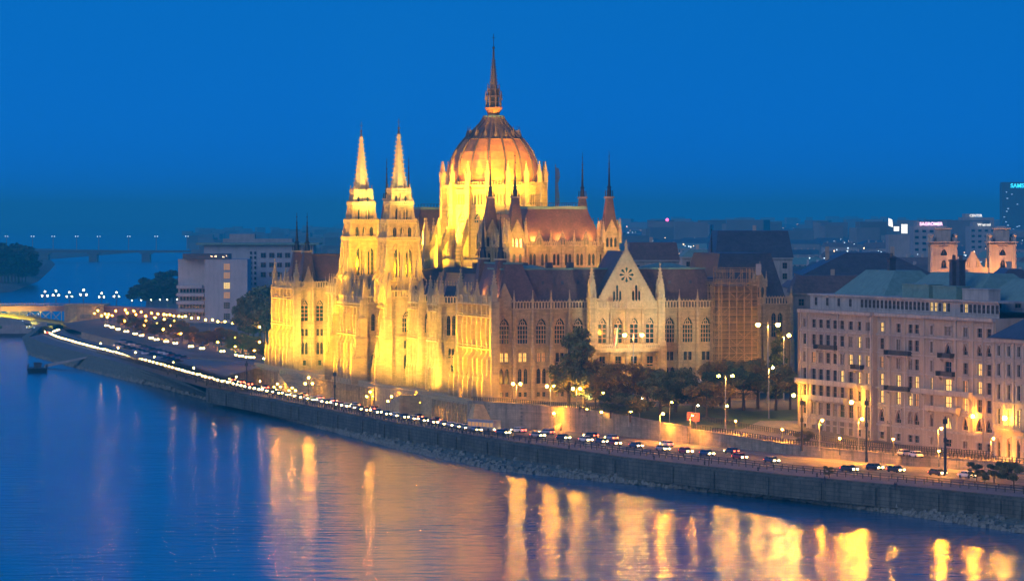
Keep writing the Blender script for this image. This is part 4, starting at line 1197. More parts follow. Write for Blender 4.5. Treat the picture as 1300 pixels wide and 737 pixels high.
# ================================================================== FLOODLIGHTS OF THE PARLIAMENT
YEL = (1.0, .50, .004); PINK = (1.0, .50, .16); GOLD = (1.0, .57, .06); PALE = (1.0, .92, .66); ORA = (1.0, .40, .06); LEM = (1.0, .54, .01)
def pl(v, u, z): x, y = PW(v, u); return Vector((x, y, GZ + z))
FM = 2.0
def flood(v, u, z, tv, tu, tz, power, col=YEL, size=75, blend=.7, soft=.5):
    d = bpy.data.lights.new('floodlight', 'SPOT'); d.energy = power * FM; d.color = col; d.spot_size = radians(size); d.spot_blend = blend; d.shadow_soft_size = soft
    o = bpy.data.objects.new('floodlight', d); COL.objects.link(o); a, b_ = pl(v, u, z), pl(tv, tu, tz); o.location = a
    o.rotation_euler = (b_ - a).to_track_quat('-Z', 'Y').to_euler(); return o
# river fronts: unseen floodlights put up in the air over the road, slightly from downstream
for u in (-2, 12, 26): flood(-25, u, 5, 0, u + 5, 13, 105000, YEL, 56)
for u in (44, 62, 80, 98): flood(-20, u, 6, 9, u + 8, 14, 90000, GOLD, 60)
for u in (108, 122, 136, 150, 164): flood(-28, u, 5, -2, u + 5, 13, 130000, YEL, 54)
for u in (184, 202, 220): flood(-20, u, 6, 9, u + 8, 14, 90000, GOLD, 60)
for u in (234, 247, 260): flood(-25, u, 5, 0, u + 5, 13, 130000, YEL, 58)
# walls that look downstream (the flanks)
flood(-6, 76, 1.5, 4, 112, 13, 40000, GOLD, 46); flood(-7, 200, 1.5, 4, 236, 13, 80000, GOLD, 46)
flood(-3, 58, 1.5, 6, 96, 13, 26000, GOLD, 50)
# towers: from the quay and from the wing roofs
for u in (104, 150, 182): flood(-26, u, 0, 4, (119.5 if u < 140 else 166), 50, 260000, YEL, 42)
flood(12, 84, 34, 4, 119.5, 44, 60000, YEL, 50); flood(12, 84, 34, 4, 119.5, 66, 190000, (1.0, .68, .14), 28)
flood(6, 143, 35, 4, 166, 44, 36000, YEL, 70); flood(6, 143, 35, 4, 166, 66, 170000, (1.0, .68, .14), 32)
flood(-2, 100, 26.5, 3, 119.5, 34, 5000, YEL, 70); flood(-3.5, 143, 25, 3, 160, 34, 6000, YEL, 90); flood(-3.5, 143, 25, 3, 124, 34, 4000, YEL, 90)
# drum and dome
for (v, u, p) in ((10, 128, 50000), (10, 158, 40000), (20, 96, 52000)): flood(v, u, 35, DV, DU, 50, p, LEM, 60)
for (v, u, p) in ((12, 118, 480000), (12, 150, 260000), (34, 92, 210000)): flood(v, u, 50.5 if v == 34 else 35, DV, DU, 69, p, (1.0, .50, .03), 40)
flood(46, 88, 53.4, DV, DU, 70, 90000, (1.0, .48, .03), 44)
flood(62, 100, 34, DV, DU, 52, 70000, LEM, 60); flood(64, 112, 34, DV, DU, 66, 30000, (1.0, .5, .05), 50)
for k in range(16):     # small lamps behind the drum parapet washing the foot of the dome
    a = 2 * pi * (k + .5) / 16
    if cos(a) > .8: continue
    flood(DV + 15.6 * cos(a), DU + 15.6 * sin(a), 60.6, DV + 12.5 * cos(a), DU + 12.5 * sin(a), 66, 900, ORA, 120)
flood(DV - 8, DU - 8, 76.5, DV, DU, 83, 1500, ORA, 60)
# chamber roofs and turrets
for v in (29, 37, 45): flood(v, 60.5, 42.9, v, 64, 48, 3600, ORA, 140)
for v in (31, 43): flood(v, 184.5, 42.9, v, 188, 48, 1500, ORA, 130)
flood(15, 40, 34, 23, 60, 41, 22000, YEL, 60); flood(36, 14, 42, 38, 60, 38, 42000, ORA, 60); flood(60, 30, 34, 51, 60, 42, 26000, (1.0, .6, .1), 45)
flood(15, 150, 35, 25, 184, 42, 20000, GOLD, 70)
# pavilion roofs
flood(1.4, 3.5, 28.5, 6, 16, 32, 1600, ORA, 120); flood(9, 2.8, 27.0, 11, 8, 32, 1700, ORA, 120); flood(1.4, 18, 28.5, 6, 18, 33, 1600, ORA, 120)
flood(1.4, 247, 28.5, 8, 247, 33, 2500, ORA, 120); flood(14, 236.5, 28.5, 14, 244, 33, 3500, ORA, 120)
flood(14, 62, 34, 5, 30, 36, 9000, ORA, 70)
# south front
for (v, p, tz) in ((36.6, 42000, 27), (54, 13000, 22), (19, 5000, 24)): flood(v - 3, -34, 1, v, 0, tz, p, PALE, 44)
flood(36.6, -9, 1.0, 36.6, 0, 2, 500, GOLD, 120)
for v in (6, 14, 22): flood(v, -10, 1, v, 2, 4, 600, ORA, 100)
flood(92, 20, 1, 88, 38, 12, 4000, GOLD, 60)
flood(68, -14, 1, 68, 0, 12, 2500, (1.0, .6, .25), 80)
# lamps inside the arcade
for u in list(range(0, 38, 6)) + list(range(107, 182, 6)) + list(range(235, 270, 6)):
    d = bpy.data.lights.new('arcade_lamp', 'POINT'); d.energy = 500; d.color = (1.0, .52, .03); d.shadow_soft_size = .2
    o = bpy.data.objects.new('arcade_lamp', d); COL.objects.link(o); o.location = pl(-4.6, u, -2.0)
# ================================================================== BUILDINGS ON THE RIGHT BANK AND THE CITY BEHIND
def norm_frame(p, q):
    dx, dy = q[0] - p[0], q[1] - p[1]; return hypot(dx, dy), atan2(dy, dx)
def blocky(name, label, cat, p0, depth, L, ang, z, rows, n, H, wallm, roofm, roof_h, par_lit=.15, cap=100, gable=True, group=None, band=True, wk='d'):
    """plain town house: p0 = left front corner as seen from the front, facade runs along ang, outward = -y of that frame"""
    root = empty(name, (p0[0], p0[1], z), ang); tag(root, label, cat, group)
    w = MB(); bw = L / n
    rr = random.Random(hash(label) % 9999 if False else len(label) * 7 + n)
    def kf(k, x, za): return 'l' if rr.random() < par_lit else ('m' if rr.random() < par_lit * .5 else k)
    for (ox, oy, a, W, m_) in ((0, 0, 0, L, n), (0, depth, -pi / 2, depth, max(2, int(depth / bw))), (L, 0, pi / 2, depth, max(2, int(depth / bw)))):
        w.frame(ox, oy, a); b_ = W / m_
        cols = [(i * b_, (i + 1) * b_, [(za, zb, [((i + .5) * b_ - ww / 2, (i + .5) * b_ + ww / 2)], ar, wk) for za, zb, ww, ar in rows]) for i in range(m_)]
        facade(w, cols, -1, H, root, kf, depth=.3)
        if band:
            for za, zb, ww, ar in rows[1:]: w.box(0, W, -.15, -.003, za - .9, za - .7)
        w.box(-.2, W + .2, -.7, -.004, H - .6, H)
    w.frame(L, depth, pi); w.face([(0, 0, -1), (L, 0, -1), (L, 0, H), (0, 0, H)]); w.frame()
    w.obj('wall', wallm, root)
    if roofm:
        r = MB(); r.taper(-.5, L + .5, -.6, depth + .5, H + .002, H + roof_h, min(roof_h * 1.0, L * .3), min(depth * .42, roof_h * 1.3), 0, 0)
        ro = r.obj('roof', roofm, root)
        c = MB()
        for k in range(max(1, int(L / 14))):
            x = (k + .6) * L / max(1, int(L / 14)); c.box(x - .7, x + .7, depth * .5 - .5, depth * .5 + .5, H, H + roof_h + 1.6)
        c.obj('chimney', wallm, ro)
    flush_windows(cap)
    return root

# ---- the long seven-storey building on the embankment
B0 = at(1022, 549.5, 7.5); B1 = at(1264, 579, 7.5)
BL, BA = norm_frame(B0, B1)
BIG = empty('embankment_building', (B0[0], B0[1], 7.5), BA); tag(BIG, 'long seven-storey beige building with lit windows, balconies and a green copper roof on the embankment', 'building')
w = MB(); w.frame(0, 0, 0); tr = MB(); H = 31.0; BD = 34; SURR[0] = tr
R2 = random.Random(21)
# floors: z0 of windows, height
FL = [(1.0, 2.6), (5.2, 8.2), (9.6, 12.4), (13.8, 16.4), (18.0, 20.5), (22.4, 24.9), (26.6, 28.6)]
# bays given as fractions of photo px 1017..1264 ; convert px -> distance along the facade
def along(px):
    t = (px - PCX) / FP; dx, dy = cos(BA), sin(BA)
    # B0 + s*(dx,dy) with x = t*y
    return (t * B0[1] - B0[0]) / (dx - t * dy)
lit_px = {(1084, 3), (1092, 3), (1103, 3), (1055, 4), (1078, 4), (1102, 4)}
wins_px = [1028, 1039, 1048, 1057, 1066, 1075, 1086, 1097, 1108, 1120, 1141, 1156, 1164, 1183, 1204, 1226, 1244, 1256]
widths = {1183: 1.2, 1204: 3.4, 1120: 2.2, 1097: 2.0, 1226: 2.2}
LITS = {2: [1057, 1141, 1156, 1164, 1183, 1204, 1226, 1120], 3: [1066, 1075, 1086, 1097, 1108, 1120, 1141, 1164, 1183, 1204, 1226, 1244, 1256], 4: [1057, 1086, 1097, 1120, 1141, 1244, 1256, 1108], 5: [1075, 1086, 1097], 6: [1120], 1: [1204]}
ws = sorted([along(x) for x in wins_px]); edges = [0] + [(a + b_) / 2 for a, b_ in zip(ws, ws[1:])] + [BL]
def seg_facade(mbx, x0, x1, yo, idx, z1, rows=None):
    cols = []
    for i in idx:
        a, b_ = max(edges[i], x0), min(edges[i + 1], x1); c = ws[i]; px = wins_px[i]; wd = widths.get(px, 2.3)
        bands = []
        for f, (za, zb) in enumerate(FL):
            if zb > z1 - .2: continue
            kind = 'l' if px in LITS.get(f, []) and R2.random() < .6 else ('m' if R2.random() < .06 and f in (2, 3, 4) else ('c' if R2.random() < .3 else 'd'))
            ar = (f == 1 and px > 1110) or (f == 5 and px > 1190)
            wd2 = wd * .9 if f != 1 else wd * 1.1
            ex = min(wd2 * 1.15, (b_ - a) * .66)
            bands.append((za, zb, [(c - ex / 2, c + ex / 2)], ar, kind))
        cols.append((a, b_, bands))
    facade(mbx, cols, -.5, z1, BIG, depth=.35)
iA = [i for i, x in enumerate(wins_px) if x < 1113]; iB = [i for i, x in enumerate(wins_px) if x >= 1113]
xa = edges[iB[0]]
# the two wings; the left one stands a little forward
w.frame(0, -1.2); seg_facade(w, 0, xa, -2, iA, 31.0)
w.frame(); w.box(xa - .01, xa, -1.2, 0, -.5, 31)
w.frame(0, 0); seg_facade(w, xa, BL, 0, iB, 31.0)
w.frame(0, BD, -pi / 2)
cols = [(i * 4.5, (i + 1) * 4.5, [(za, zb, [(i * 4.5 + 1.4, i * 4.5 + 3.1)], False, 'd') for za, zb in FL]) for i in range(8)]
facade(w, cols, -.5, 31.0, BIG, depth=.35); w.frame()
w.box(-.01, .4, -1.2, 0, -.5, 31)
w.frame(BL, BD, pi); w.face([(0, 0, -.5), (BL, 0, -.5), (BL, 0, 31), (0, 0, 31)]); w.frame(BL, 0, pi / 2); w.face([(0, 0, -.5), (BD, 0, -.5), (BD, 0, 31), (0, 0, 31)]); w.frame()
w.box(0, xa, -1.19, BD, 30.98, 31.0); w.box(xa, BL, .01, BD, 30.98, 31.0)
w.obj('wall', 'plaster_pink', BIG)
# stringcourses, cornices, bay fronts, pilasters
SURR[0] = None; tr.frame(); tr.oz = 0
def strips(x0, x1, y):
    for z, d, h in ((4.1, .35, .5), (8.9, .22, .3), (12.9, .5, .5), (17.1, .22, .3), (21.4, .25, .3), (25.6, .45, .5), (30.2, .9, .8)): tr.box(x0, x1, y - d, y - .004, z, z + h)
strips(-.1, xa, -1.2); strips(xa + .02, BL, 0)
for px in (1023, 1031, 1070, 1112): tr.box(along(px) - .35, along(px) + .35, -1.5, -1.204, -.3, 30.2)
for px in (1130, 1150, 1174, 1214, 1236, 1262): tr.box(min(along(px), BL - .4) - .3, min(along(px), BL - .4) + .3, -.3, -.004, 5, 30.2)
tr.frame(); tr.oz = 0; SURR[0] = None
for px in (1036, 1110, 1133, 1250): tr.bar((along(px), -1.7 if px < 1113 else -.5, 0), (along(px), -1.7 if px < 1113 else -.5, 30), .16)
tr.obj('cornice', 'plaster_grey', BIG)
# balconies: (px0, px1, z, metal)
for (a, b_, z, mt) in ((1044, 1070, 21.4, 'black_metal'), (1091, 1103, 17.2, 'black_metal'), (1128, 1158, 21.2, 'black_metal'), (1128, 1158, 12.8, 'black_metal'), (1196, 1212, 21.4, 'black_metal'), (1194, 1214, 17.2, 'black_metal'),
                       (1020, 1100, 12.9, 'plaster_grey'), (1036, 1082, 9.0, 'plaster_grey'), (1172, 1236, 13.0, 'plaster_grey'), (1180, 1220, 9.2, 'plaster_grey')):
    q = MB(); y = -1.2 if b_ < 1113 else 0; x0, x1 = along(a), along(b_)
    q.box(x0, x1, y - 1.3, y - .006, z - .25, z, 0)
    if mt == 'black_metal':
        for k in range(int((x1 - x0) / .35) + 1): x = x0 + k * .35; q.box(x - .04, x + .04, y - 1.3, y - 1.22, z, z + 1.1, 1)
        q.box(x0, x1, y - 1.34, y - 1.2, z + 1.05, z + 1.15, 1); q.box(x0, x0 + .08, y - 1.2, y, z, z + 1.1, 1); q.box(x1 - .08, x1, y - 1.2, y, z, z + 1.1, 1)
    else:
        q.box(x0, x1, y - 1.3, y - 1.1, z, z + 1.0, 0); q.box(x0, x0 + .2, y - 1.09, y - .006, z, z + 1.0, 0); q.box(x1 - .2, x1, y - 1.09, y - .006, z, z + 1.0, 0)
    for x in (x0 + .6, x1 - .6): q.hexa([(x - .15, y - .2, z - 1.1), (x + .15, y - .2, z - 1.1), (x + .15, y - .006, z - 1.1), (x - .15, y - .006, z - 1.1)], [(x - .15, y - 1.1, z - .26), (x + .15, y - 1.1, z - .26), (x + .15, y - .006, z - .26), (x - .15, y - .006, z - .26)])
    q.obj('balcony', ['plaster_grey', 'black_metal'], BIG)
# doorways on the ground floor
dmb = MB()
for px in (1046, 1057, 1066, 1075, 1086): x = along(px); dmb.box(x - .95, x + .95, -1.32, -1.21, 0, 4.0)
x = along(1129); dmb.box(x - 1.1, x + 1.1, -.12, -.01, 0, 5.4)
for dq in pieces(dmb): dq.obj('door', 'frame_wood', BIG)
# set-back top storey with long window rows
at_ = MB(); at_.frame(0, 1.2)
at_n = 46; seg = (BL - 1) / at_n
facade(at_, [(.5 + i * seg, .5 + (i + 1) * seg, [(1.0 + 31, 2.9 + 31, [(.5 + i * seg + .35, .5 + (i + 1) * seg - .3)], False, 'l' if i in (30, 31, 33, 38) else 'd')] if (i > 12 and i not in (35, 36)) or i % 3 == 1 else []) for i in range(at_n)], 31.0, 34.4, BIG, depth=.25)
at_.frame(); at_.box(.2, BL - .2, .6, BD, 34.402, 34.8); at_.frame(.5, BD - 1, -pi / 2); at_.face([(0, 0, 31), (BD - 2.2, 0, 31), (BD - 2.2, 0, 34.4), (0, 0, 34.4)]); at_.frame()
at_.obj('attic', 'plaster_grey', BIG)
# copper hipped roofs
rf = MB(); rf.taper(6, 34, 5, 24, 34.81, 40.8, 6, 6); rf.taper(34.1, 76, 8, 28, 34.81, 40.6, 6, 7); rf.taper(76.1, BL - 2, 9, 28, 34.81, 39.6, 5, 6)
rf.obj('roof', 'copper', BIG)
for (x0, x1, y0, y1, z0, z1, m_) in ((48, 62, 3, 6.5, 34.81, 37.8, 'copper'), (64, 76, 3, 6.5, 34.81, 37.6, 'copper'), (77, 90, 4, 7, 34.81, 37.2, 'plaster_grey')):
    q = MB(); q.box(x0, x1, y0, y1, z0, z1); q.box(x0 - .15, x1 + .15, y0 - .15, y1 + .15, z1 + .002, z1 + .25); q.obj('roof_cabin', m_, BIG)
for (x, y) in ((66, 7.5), (69.5, 7.5), (20, 14), (97 if BL > 99 else 88, 12)):
    q = MB(); q.box(x - .8, x + .8, y - .8, y + .8, 34.81, 43.5); q.box(x - 1, x + 1, y - 1, y + 1, 43.5, 43.9)
    for k in (-.5, 0, .5): q.frus(x + k, y, 43.9, 45, .18, .16, 6)
    q.obj('chimney', 'roof_dark', BIG)
flush_windows(100)

# ---- the neighbour on the far right
C0 = at(1262, 583, 7.5); C1 = (C0[0] + 26, C0[1] - 62)
CL, CA = norm_frame(C0, C1)
NB = empty('corner_building', (C0[0], C0[1], 7.5), CA); tag(NB, 'cream building with dark arched doors and a brightly lit first-floor balcony at the right edge', 'building')
w = MB(); bw = 4.4; n_ = int(CL / bw); nbt = MB(); SURR[0] = nbt
rows = [(.8, 5.2, 1.7, True, 'd'), (7.6, 11.4, 1.5, False, 'd'), (13.6, 16.8, 1.4, False, 'd'), (18.8, 21.4, 1.3, False, 'd'), (23.2, 25.4, 1.2, False, 'd')]
for (ox, oy, a, W, m_) in ((0, 0, 0, n_ * bw, n_), (0, 22, -pi / 2, 22, 5)):
    w.frame(ox, oy, a); b_ = W / m_
    facade(w, [(i * b_, (i + 1) * b_, [(za, zb, [((i + .5) * b_ - ww / 2, (i + .5) * b_ + ww / 2)], ar, 'l' if (za == 7.6 and i in (1, 2) and ox == 0 and a == 0) else k_) for za, zb, ww, ar, k_ in rows]) for i in range(m_)], -.5, 27, NB, depth=.4)
    for z, d, h in ((6.2, .5, .5), (12.6, .35, .4), (17.8, .25, .3), (22.2, .25, .3), (26.2, .8, .8)): w.box(0, W, -d, -.004, z, z + h)
    for i in range(m_ + 1): w.box(i * b_ - .3, i * b_ + .3, -.25, -.003, 6.7, 26.2)
w.frame(); w.box(0.01, n_ * bw - .01, .5, 22, 26.9, 27)
w.box(n_ * bw - .1, n_ * bw, .01, 22, -.5, 27)
w.obj('wall', 'plaster_cream', NB)
SURR[0] = None; nbt.frame(); nbt.oz = 0; nbt.obj('window_surround', 'plaster_grey', NB)
r = MB(); r.taper(-1, n_ * bw + 1, -1.2, 23, 27.1, 33.5, 9, 9); r.obj('roof', 'roof_dark', NB)
q = MB(); q.box(2, 14.5, -1.5, -.6, 6.9, 7.2); 
for k in range(32): q.box(2.1 + k * .39, 2.2 + k * .39, -1.5, -1.4, 7.2, 8.1)
q.box(2, 14.5, -1.5, -1.38, 8.1, 8.25); q.obj('balcony', 'plaster_grey', NB)
flush_windows(100)
sgn = MB(); sgn.box(9.5, 13.5, -.5, -.35, 5.3, 5.9); sgn.obj('sign', 'plaster_white', NB)

# ---- buildings behind: roofs seen over the embankment block and the square
def roofhouse(name, label, cat, px0, px1, ytop, yeave, d, depth, roofm, wallm, ybase=None, inset=None, flat=False, lit=0.0, group=None, nw=None, rowsn=3):
    a = atd(px0, ytop, d); b_ = atd(px1, ytop, d); ze = HC - (yeave - HY) / FP * d; zt = a[2]; x0, x1 = a[0], b_[0]
    z0 = zup(d) - .5
    root = empty(name, (x0, d, z0)); tag(root, label, cat, group)
    W = x1 - x0; He = ze - z0; w = MB()
    n = nw or max(3, int(W / 4.5)); bw = W / n
    rr = random.Random(int(px0 * 7 + px1))
    rows = []
    k = 0
    for k in range(rowsn):
        zz = He - 3.6 * (rowsn - k)
        if zz > .5: rows.append((zz, zz + 1.9))
    facade(w, [(i * bw, (i + 1) * bw, [(za, zb, [((i + .5) * bw - bw * .16, (i + .5) * bw + bw * .16)], False, 'l' if rr.random() < lit else 'd') for za, zb in rows]) for i in range(n)], 0, He, root, depth=.3)
    w.frame(0, depth, -pi / 2); w.face([(0, 0, 0), (depth, 0, 0), (depth, 0, He), (0, 0, He)])
    w.frame(W, 0, pi / 2); w.face([(0, 0, 0), (depth, 0, 0), (depth, 0, He), (0, 0, He)])
    w.frame(W, depth, pi); w.face([(0, 0, 0), (W, 0, 0), (W, 0, He), (0, 0, He)]); w.frame()
    w.box(-.3, W + .3, -.5, -.01, He - .5, He)
    w.obj('wall', wallm, root)
    r = MB(); h = zt - ze
    if flat: r.box(-.4, W + .4, -.5, depth, He + .002, He + h)
    else: r.taper(-.4, W + .4, -.5, depth, He + .002, He + h, inset if inset is not None else min(W * .3, h * .9), min(depth * .45, h * 1.1))
    ro = r.obj('roof', roofm, root)
    c = MB()
    for k in range(max(1, int(W / 16))):
        x = W * (k + .5) / max(1, int(W / 16)) + rr.uniform(-2, 2); y = depth * .5; c.box(x - .6, x + .6, y - .5, y + .5, He, He + h + 1.8)
    for cq in pieces(c): cq.obj('chimney', wallm, ro)
    flush_windows(60)
    return root
roofhouse('museum_building', 'large museum building with a dark flat-topped mansard roof behind the scaffolding', 'building', 910, 1006, 293, 327, 1330, 60, 'roof_dark', 'plaster_grey', inset=1.2)
roofhouse('office_building', 'long building under a blue-grey hipped roof behind the copper roofs', 'building', 1020, 1186, 321, 349, 1210, 40, 'roof_dark', 'plaster_pink', inset=14)
roofhouse('town_house', 'brown walled house right below the long blue-grey roof', 'house', 1006, 1120, 350, 372, 1160, 20, 'roof_brown', 'plaster_pink', inset=2)
roofhouse('town_house', 'house with purple-brown roof right of the pointed gable', 'house', 798, 862, 308, 330, 1350, 40, 'roof_red', 'plaster_grey', inset=1)
roofhouse('town_house', 'low house with a row of attic windows behind the parliament roof', 'house', 866, 912, 317, 326, 1420, 30, 'copper', 'plaster_grey', inset=3)
roofhouse('town_house', 'pale blue-grey roofed house at the right edge above the cream building', 'house', 1255, 1330, 342, 372, 960, 30, 'roof_dark', 'plaster_grey', inset=6)
roofhouse('town_house', 'house with greenish hipped roof between the copper roof and the church', 'house', 1200, 1262, 352, 368, 985, 22, 'copper', 'plaster_grey', inset=6)
roofhouse('ministry_building', 'wide pale ministry building beyond the square behind the gothic east wing', 'building', 1004, 1030, 358, 366, 1180, 40, 'roof_brown', 'plaster_cream', inset=2, rowsn=6)

# ---- floodlit twin-towered church
d = 1500; sc = d / FP
CH0 = empty('church', ((1183 - PCX) * sc, d, 8)); tag(CH0, 'orange floodlit baroque church with two square bell towers above the roofs', 'church')
def church_tower(x0, wd, full):
    t = MB(); x1 = x0 + wd; zt = lambda y: HC - (y - HY) * sc - 8
    for (ox, oy, a) in ((x0, 0, 0), (x0, wd, -pi / 2), (x1, 0, pi / 2), (x1, wd, pi)):
        t.frame(ox, oy, a)
        c = wd / 2
        facade(t, [(0, wd, [(zt(340), zt(329), [(c - 1.0, c + 1.0)], True, 'd'), (zt(324), zt(315.5), [(c - 1.3, c + 1.3)], True, 'd')])], 0, zt(308), CH0, depth=.8)
        for x in (.3, wd - .3): t.box(x - .5, x + .5, -.5, -.003, 10, zt(309))
        t.box(-.6, wd + .6, -.9, -.004, zt(311), zt(310)); t.box(-.9, wd + .9, -1.3, -.005, zt(308), zt(306.5))
        t.box(c - 1.7, c + 1.7, -.4, -.003, zt(314), zt(313)); t.box(c - 1.6, c + 1.6, -.6, -.003, zt(343), zt(341))
        for x in (0, wd):
            t.frus(x, 0, zt(306.5), zt(300), .8, .5, 6); t.ball(x, 0, zt(299), .8, 0, 6, 4)
        t.box(2, wd - 2, .6, 1.2, zt(306.4), zt(301))
    t.frame(); m_ = wd * .2
    t.box(x0 + m_, x1 - m_, m_, wd - m_, zt(306.4), zt(291)); t.box(x0 + m_ - .5, x1 - m_ + .5, m_ - .5, wd - m_ + .5, zt(291), zt(289.5)); t.taper(x0 + m_ + .5, x1 - m_ - .5, m_ + .5, wd - m_ - .5, zt(289.5), zt(287), 1, 1)
    t.obj('bell_tower', 'plaster_cream', CH0)
church_tower(0, 9.2, True); church_tower(22.4, 9.2, True)
nv = MB(); nv.box(9.2, 22.4, 1.5, 40, 0, 33.0); nv.box(8.8, 22.8, .9, 1.6, 33, 34); nv.taper(12, 19.5, 1.0, 3, 34, 40, 3.4, .3); nv.obj('nave', 'plaster_cream', CH0)
st = MB()
for x in (11, 14, 17.5, 20.8): st.frus(x, .6, 34, 36.5, .55, .3, 6); st.ball(x, .6, 37, .4, 0, 6, 4)
st.obj('statue', 'stone_trim', CH0)
flush_windows(60)
def flood_w(x, y, z, tx, ty, tz, p, c, size=90, soft=.4):
    dd = bpy.data.lights.new('floodlight', 'SPOT'); dd.energy = p; dd.color = c; dd.spot_size = radians(size); dd.spot_blend = .8; dd.shadow_soft_size = soft
    o = bpy.data.objects.new('floodlight', dd); COL.objects.link(o); a, b_ = Vector((x, y, z)), Vector((tx, ty, tz)); o.location = a; o.rotation_euler = (b_ - a).to_track_quat('-Z', 'Y').to_euler()
cx = (1183 - PCX) * sc
for x, p in ((4.6, 26000), (15, 22000), (27, 50000)): flood_w(cx + x - 3, d - 14, 30, cx + x, d, 46, p, (1.0, .38, .08), 80)
# small lit lantern of a chapel
lt = MB(); zz = lambda y: HC - (y - HY) * 1300 / FP
x = (1134 - PCX) * 1300 / FP
CHP = empty('chapel', (x, 1300, 0)); tag(CHP, 'small orange lit roof turret with pinnacles between the roofs', 'chapel')
lt.box(-2.6, 2.6, -2, 2, 8, zz(343)); lt.frus(0, 0, zz(343), zz(338), 2.2, .8, 8); lt.frus(0, 0, zz(338), zz(332), .7, .1, 8)
for sx in (-2.2, 2.2): lt.frus(sx, -1.6, zz(343), zz(335), .4, .1, 6)
lt.obj('turret', 'plaster_cream', CHP); flood_w(x - 2, 1291, zz(352), x, 1300, zz(342), 5000, (1.0, .5, .08))

# ---- tower block with its roof sign, far behind
d = 6500; sc = d / FP; x0, x1 = (1272 - PCX) * sc, (1330 - PCX) * sc; ztop = HC - (233 - HY) * sc
TB = empty('office_tower', (x0, d, 8)); tag(TB, 'tall hazy office tower with a glowing white roof sign at the right edge', 'skyscraper')
t = MB(); t.box(0, x1 - x0, 0, 30, 0, ztop - 8); t.box(1, x1 - x0 - 1, 1, 29, ztop - 8, ztop - 5.5)
for k in range(22): t.box(-.3, x1 - x0 + .3, -.3, 30.3, 4 + k * 4, 4.4 + k * 4)
t.obj('wall', 'roof_dark', TB)
wl_ = MB(); M['tower_window'] = mat('dim_blue_window', (.3, .4, .5), .5, 0, emit=(.4, .7, 1.0), es=1.0)
for k in range(14): a, b_ = R.uniform(2, 30), R.uniform(10, ztop - 20); wl_.box(a, a + R.uniform(1.5, 3.5), -.5, -.35, b_, b_ + 1.6)
wl_.obj('window', 'tower_window', TB)
def sign(txt, px, py, d, size, matn, parent=None, label=None, name='roof_sign', grp=None):
    c = bpy.data.curves.new(name, 'FONT'); c.body = txt; c.size = size; c.extrude = .15; c.offset = size * .03
    tmp = bpy.data.objects.new(name, c); COL.objects.link(tmp)
    dg = bpy.context.evaluated_depsgraph_get(); me = bpy.data.meshes.new_from_object(tmp.evaluated_get(dg)); bpy.data.objects.remove(tmp)
    me.materials.clear(); me.materials.append(M[matn]); me.name = name
    o = bpy.data.objects.new(name, me); COL.objects.link(o); X, Y, Z = atd(px, py, d); o.rotation_euler = (pi / 2, 0, 0)
    if parent: o.parent = parent; o.location = (X - parent.location[0], Y - parent.location[1], Z - parent.location[2])
    else: o.location = (X, Y, Z); tag(o, label, 'sign', grp)
    return o
M['sign_white'] = mat('white_sign_glow', (.8, .8, .8), .5, 0, emit=(.55, .9, 1.0), es=3.5)
M['sign_cyan'] = mat('cyan_sign_glow', (.1, .6, .8), .5, 0, emit=(.04, .75, 1.0), es=2.6)
M['sign_red'] = mat('red_sign_glow', (.8, .3, .3), .5, 0, emit=(1.0, .55, .75), es=3.0)
M['sign_pale'] = mat('pale_sign_glow', (.8, .8, .8), .5, 0, emit=(1.0, .95, .75), es=1.6)
sign('SAMSUNG', 1283, 238, d - 1.2, 9.4, 'sign_cyan', TB)
# distant hall with signs and lit billboards
def farhall(label, px0, px1, yt, d, extra):
    x0, _, z = atd(px0, yt, d); x1 = atd(px1, yt, d)[0]; root = empty('office_building', (x0, d, 8)); tag(root, label, 'building')
    q = MB(); q.box(0, x1 - x0, 0, 40, 0, z - 8); q.box(3, (x1 - x0) * .4, 3, 30, z - 8, z - 4); q.obj('wall', 'concrete', root)
    q = MB()
    for k in range(4):
        zz = z - 8 - 5 - k * 5
        for j in range(int((x1 - x0) / 6)): q.box(j * 6 + 1, j * 6 + 4, -.3, -.1, zz, zz + 2)
    q.obj('window', 'glass_dark', root)
    for e in extra: e(root)
farhall('hazy office block carrying the red roof sign', 1160, 1200, 287, 3200, [lambda r_: sign('SAGROMER', 1167.5, 286, 3198, 3.6, 'sign_red', r_)])
farhall('hazy office block carrying a pale roof sign near the tower', 1222, 1262, 276, 4200, [lambda r_: sign('CENTER', 1231, 275, 4198, 3.6, 'sign_pale', r_)])
farhall('hazy office block with small white sign left of the right bell tower', 1232, 1272, 287, 3600, [lambda r_: sign('Westend', 1241, 286.5, 3598, 3.2, 'sign_pale', r_)])
BB = empty('billboard_house', (*atd(1128, 296, 2600)[:2], 8)); tag(BB, 'building with brightly lit white roof billboards in the hazy distance', 'building')
q = MB(); q.box(0, 14, 0, 20, 0, atd(0, 298, 2600)[2] - 8); q.obj('wall', 'concrete', BB)
q = MB(); zq = atd(0, 298, 2600)[2] - 8
q.hexa([(0, -.2, zq + 6), (3, -.2, zq + 5), (3, .4, zq + 5), (0, .4, zq + 6)], [(0, -.2, zq + 11), (2.4, -.2, zq + 10), (2.4, .4, zq + 10), (0, .4, zq + 11)])
q.box(3.5, 7, -.2, .4, zq + 2.5, zq + 5.5); q.box(8.5, 12.5, -.2, .4, zq + 1, zq + 7); q.obj('billboard', 'sign_pale', BB)
# red beacon of a far mast
mt = MB(); X, Y, Z = atd(847, 279, 5200); mt.frus(0, 0, 0, Z - 8, 1.4, .5, 6); MS = empty('radio_mast', (X, Y, 8)); tag(MS, 'far mast with a red beacon lamp on the horizon', 'mast'); mt.obj('mast', 'steel', MS)
mt = MB(); mt.ball(0, 0, Z - 8, 2.2); mt.obj('beacon', lampmat('red_beacon', (1, .1, .35), 4), MS)

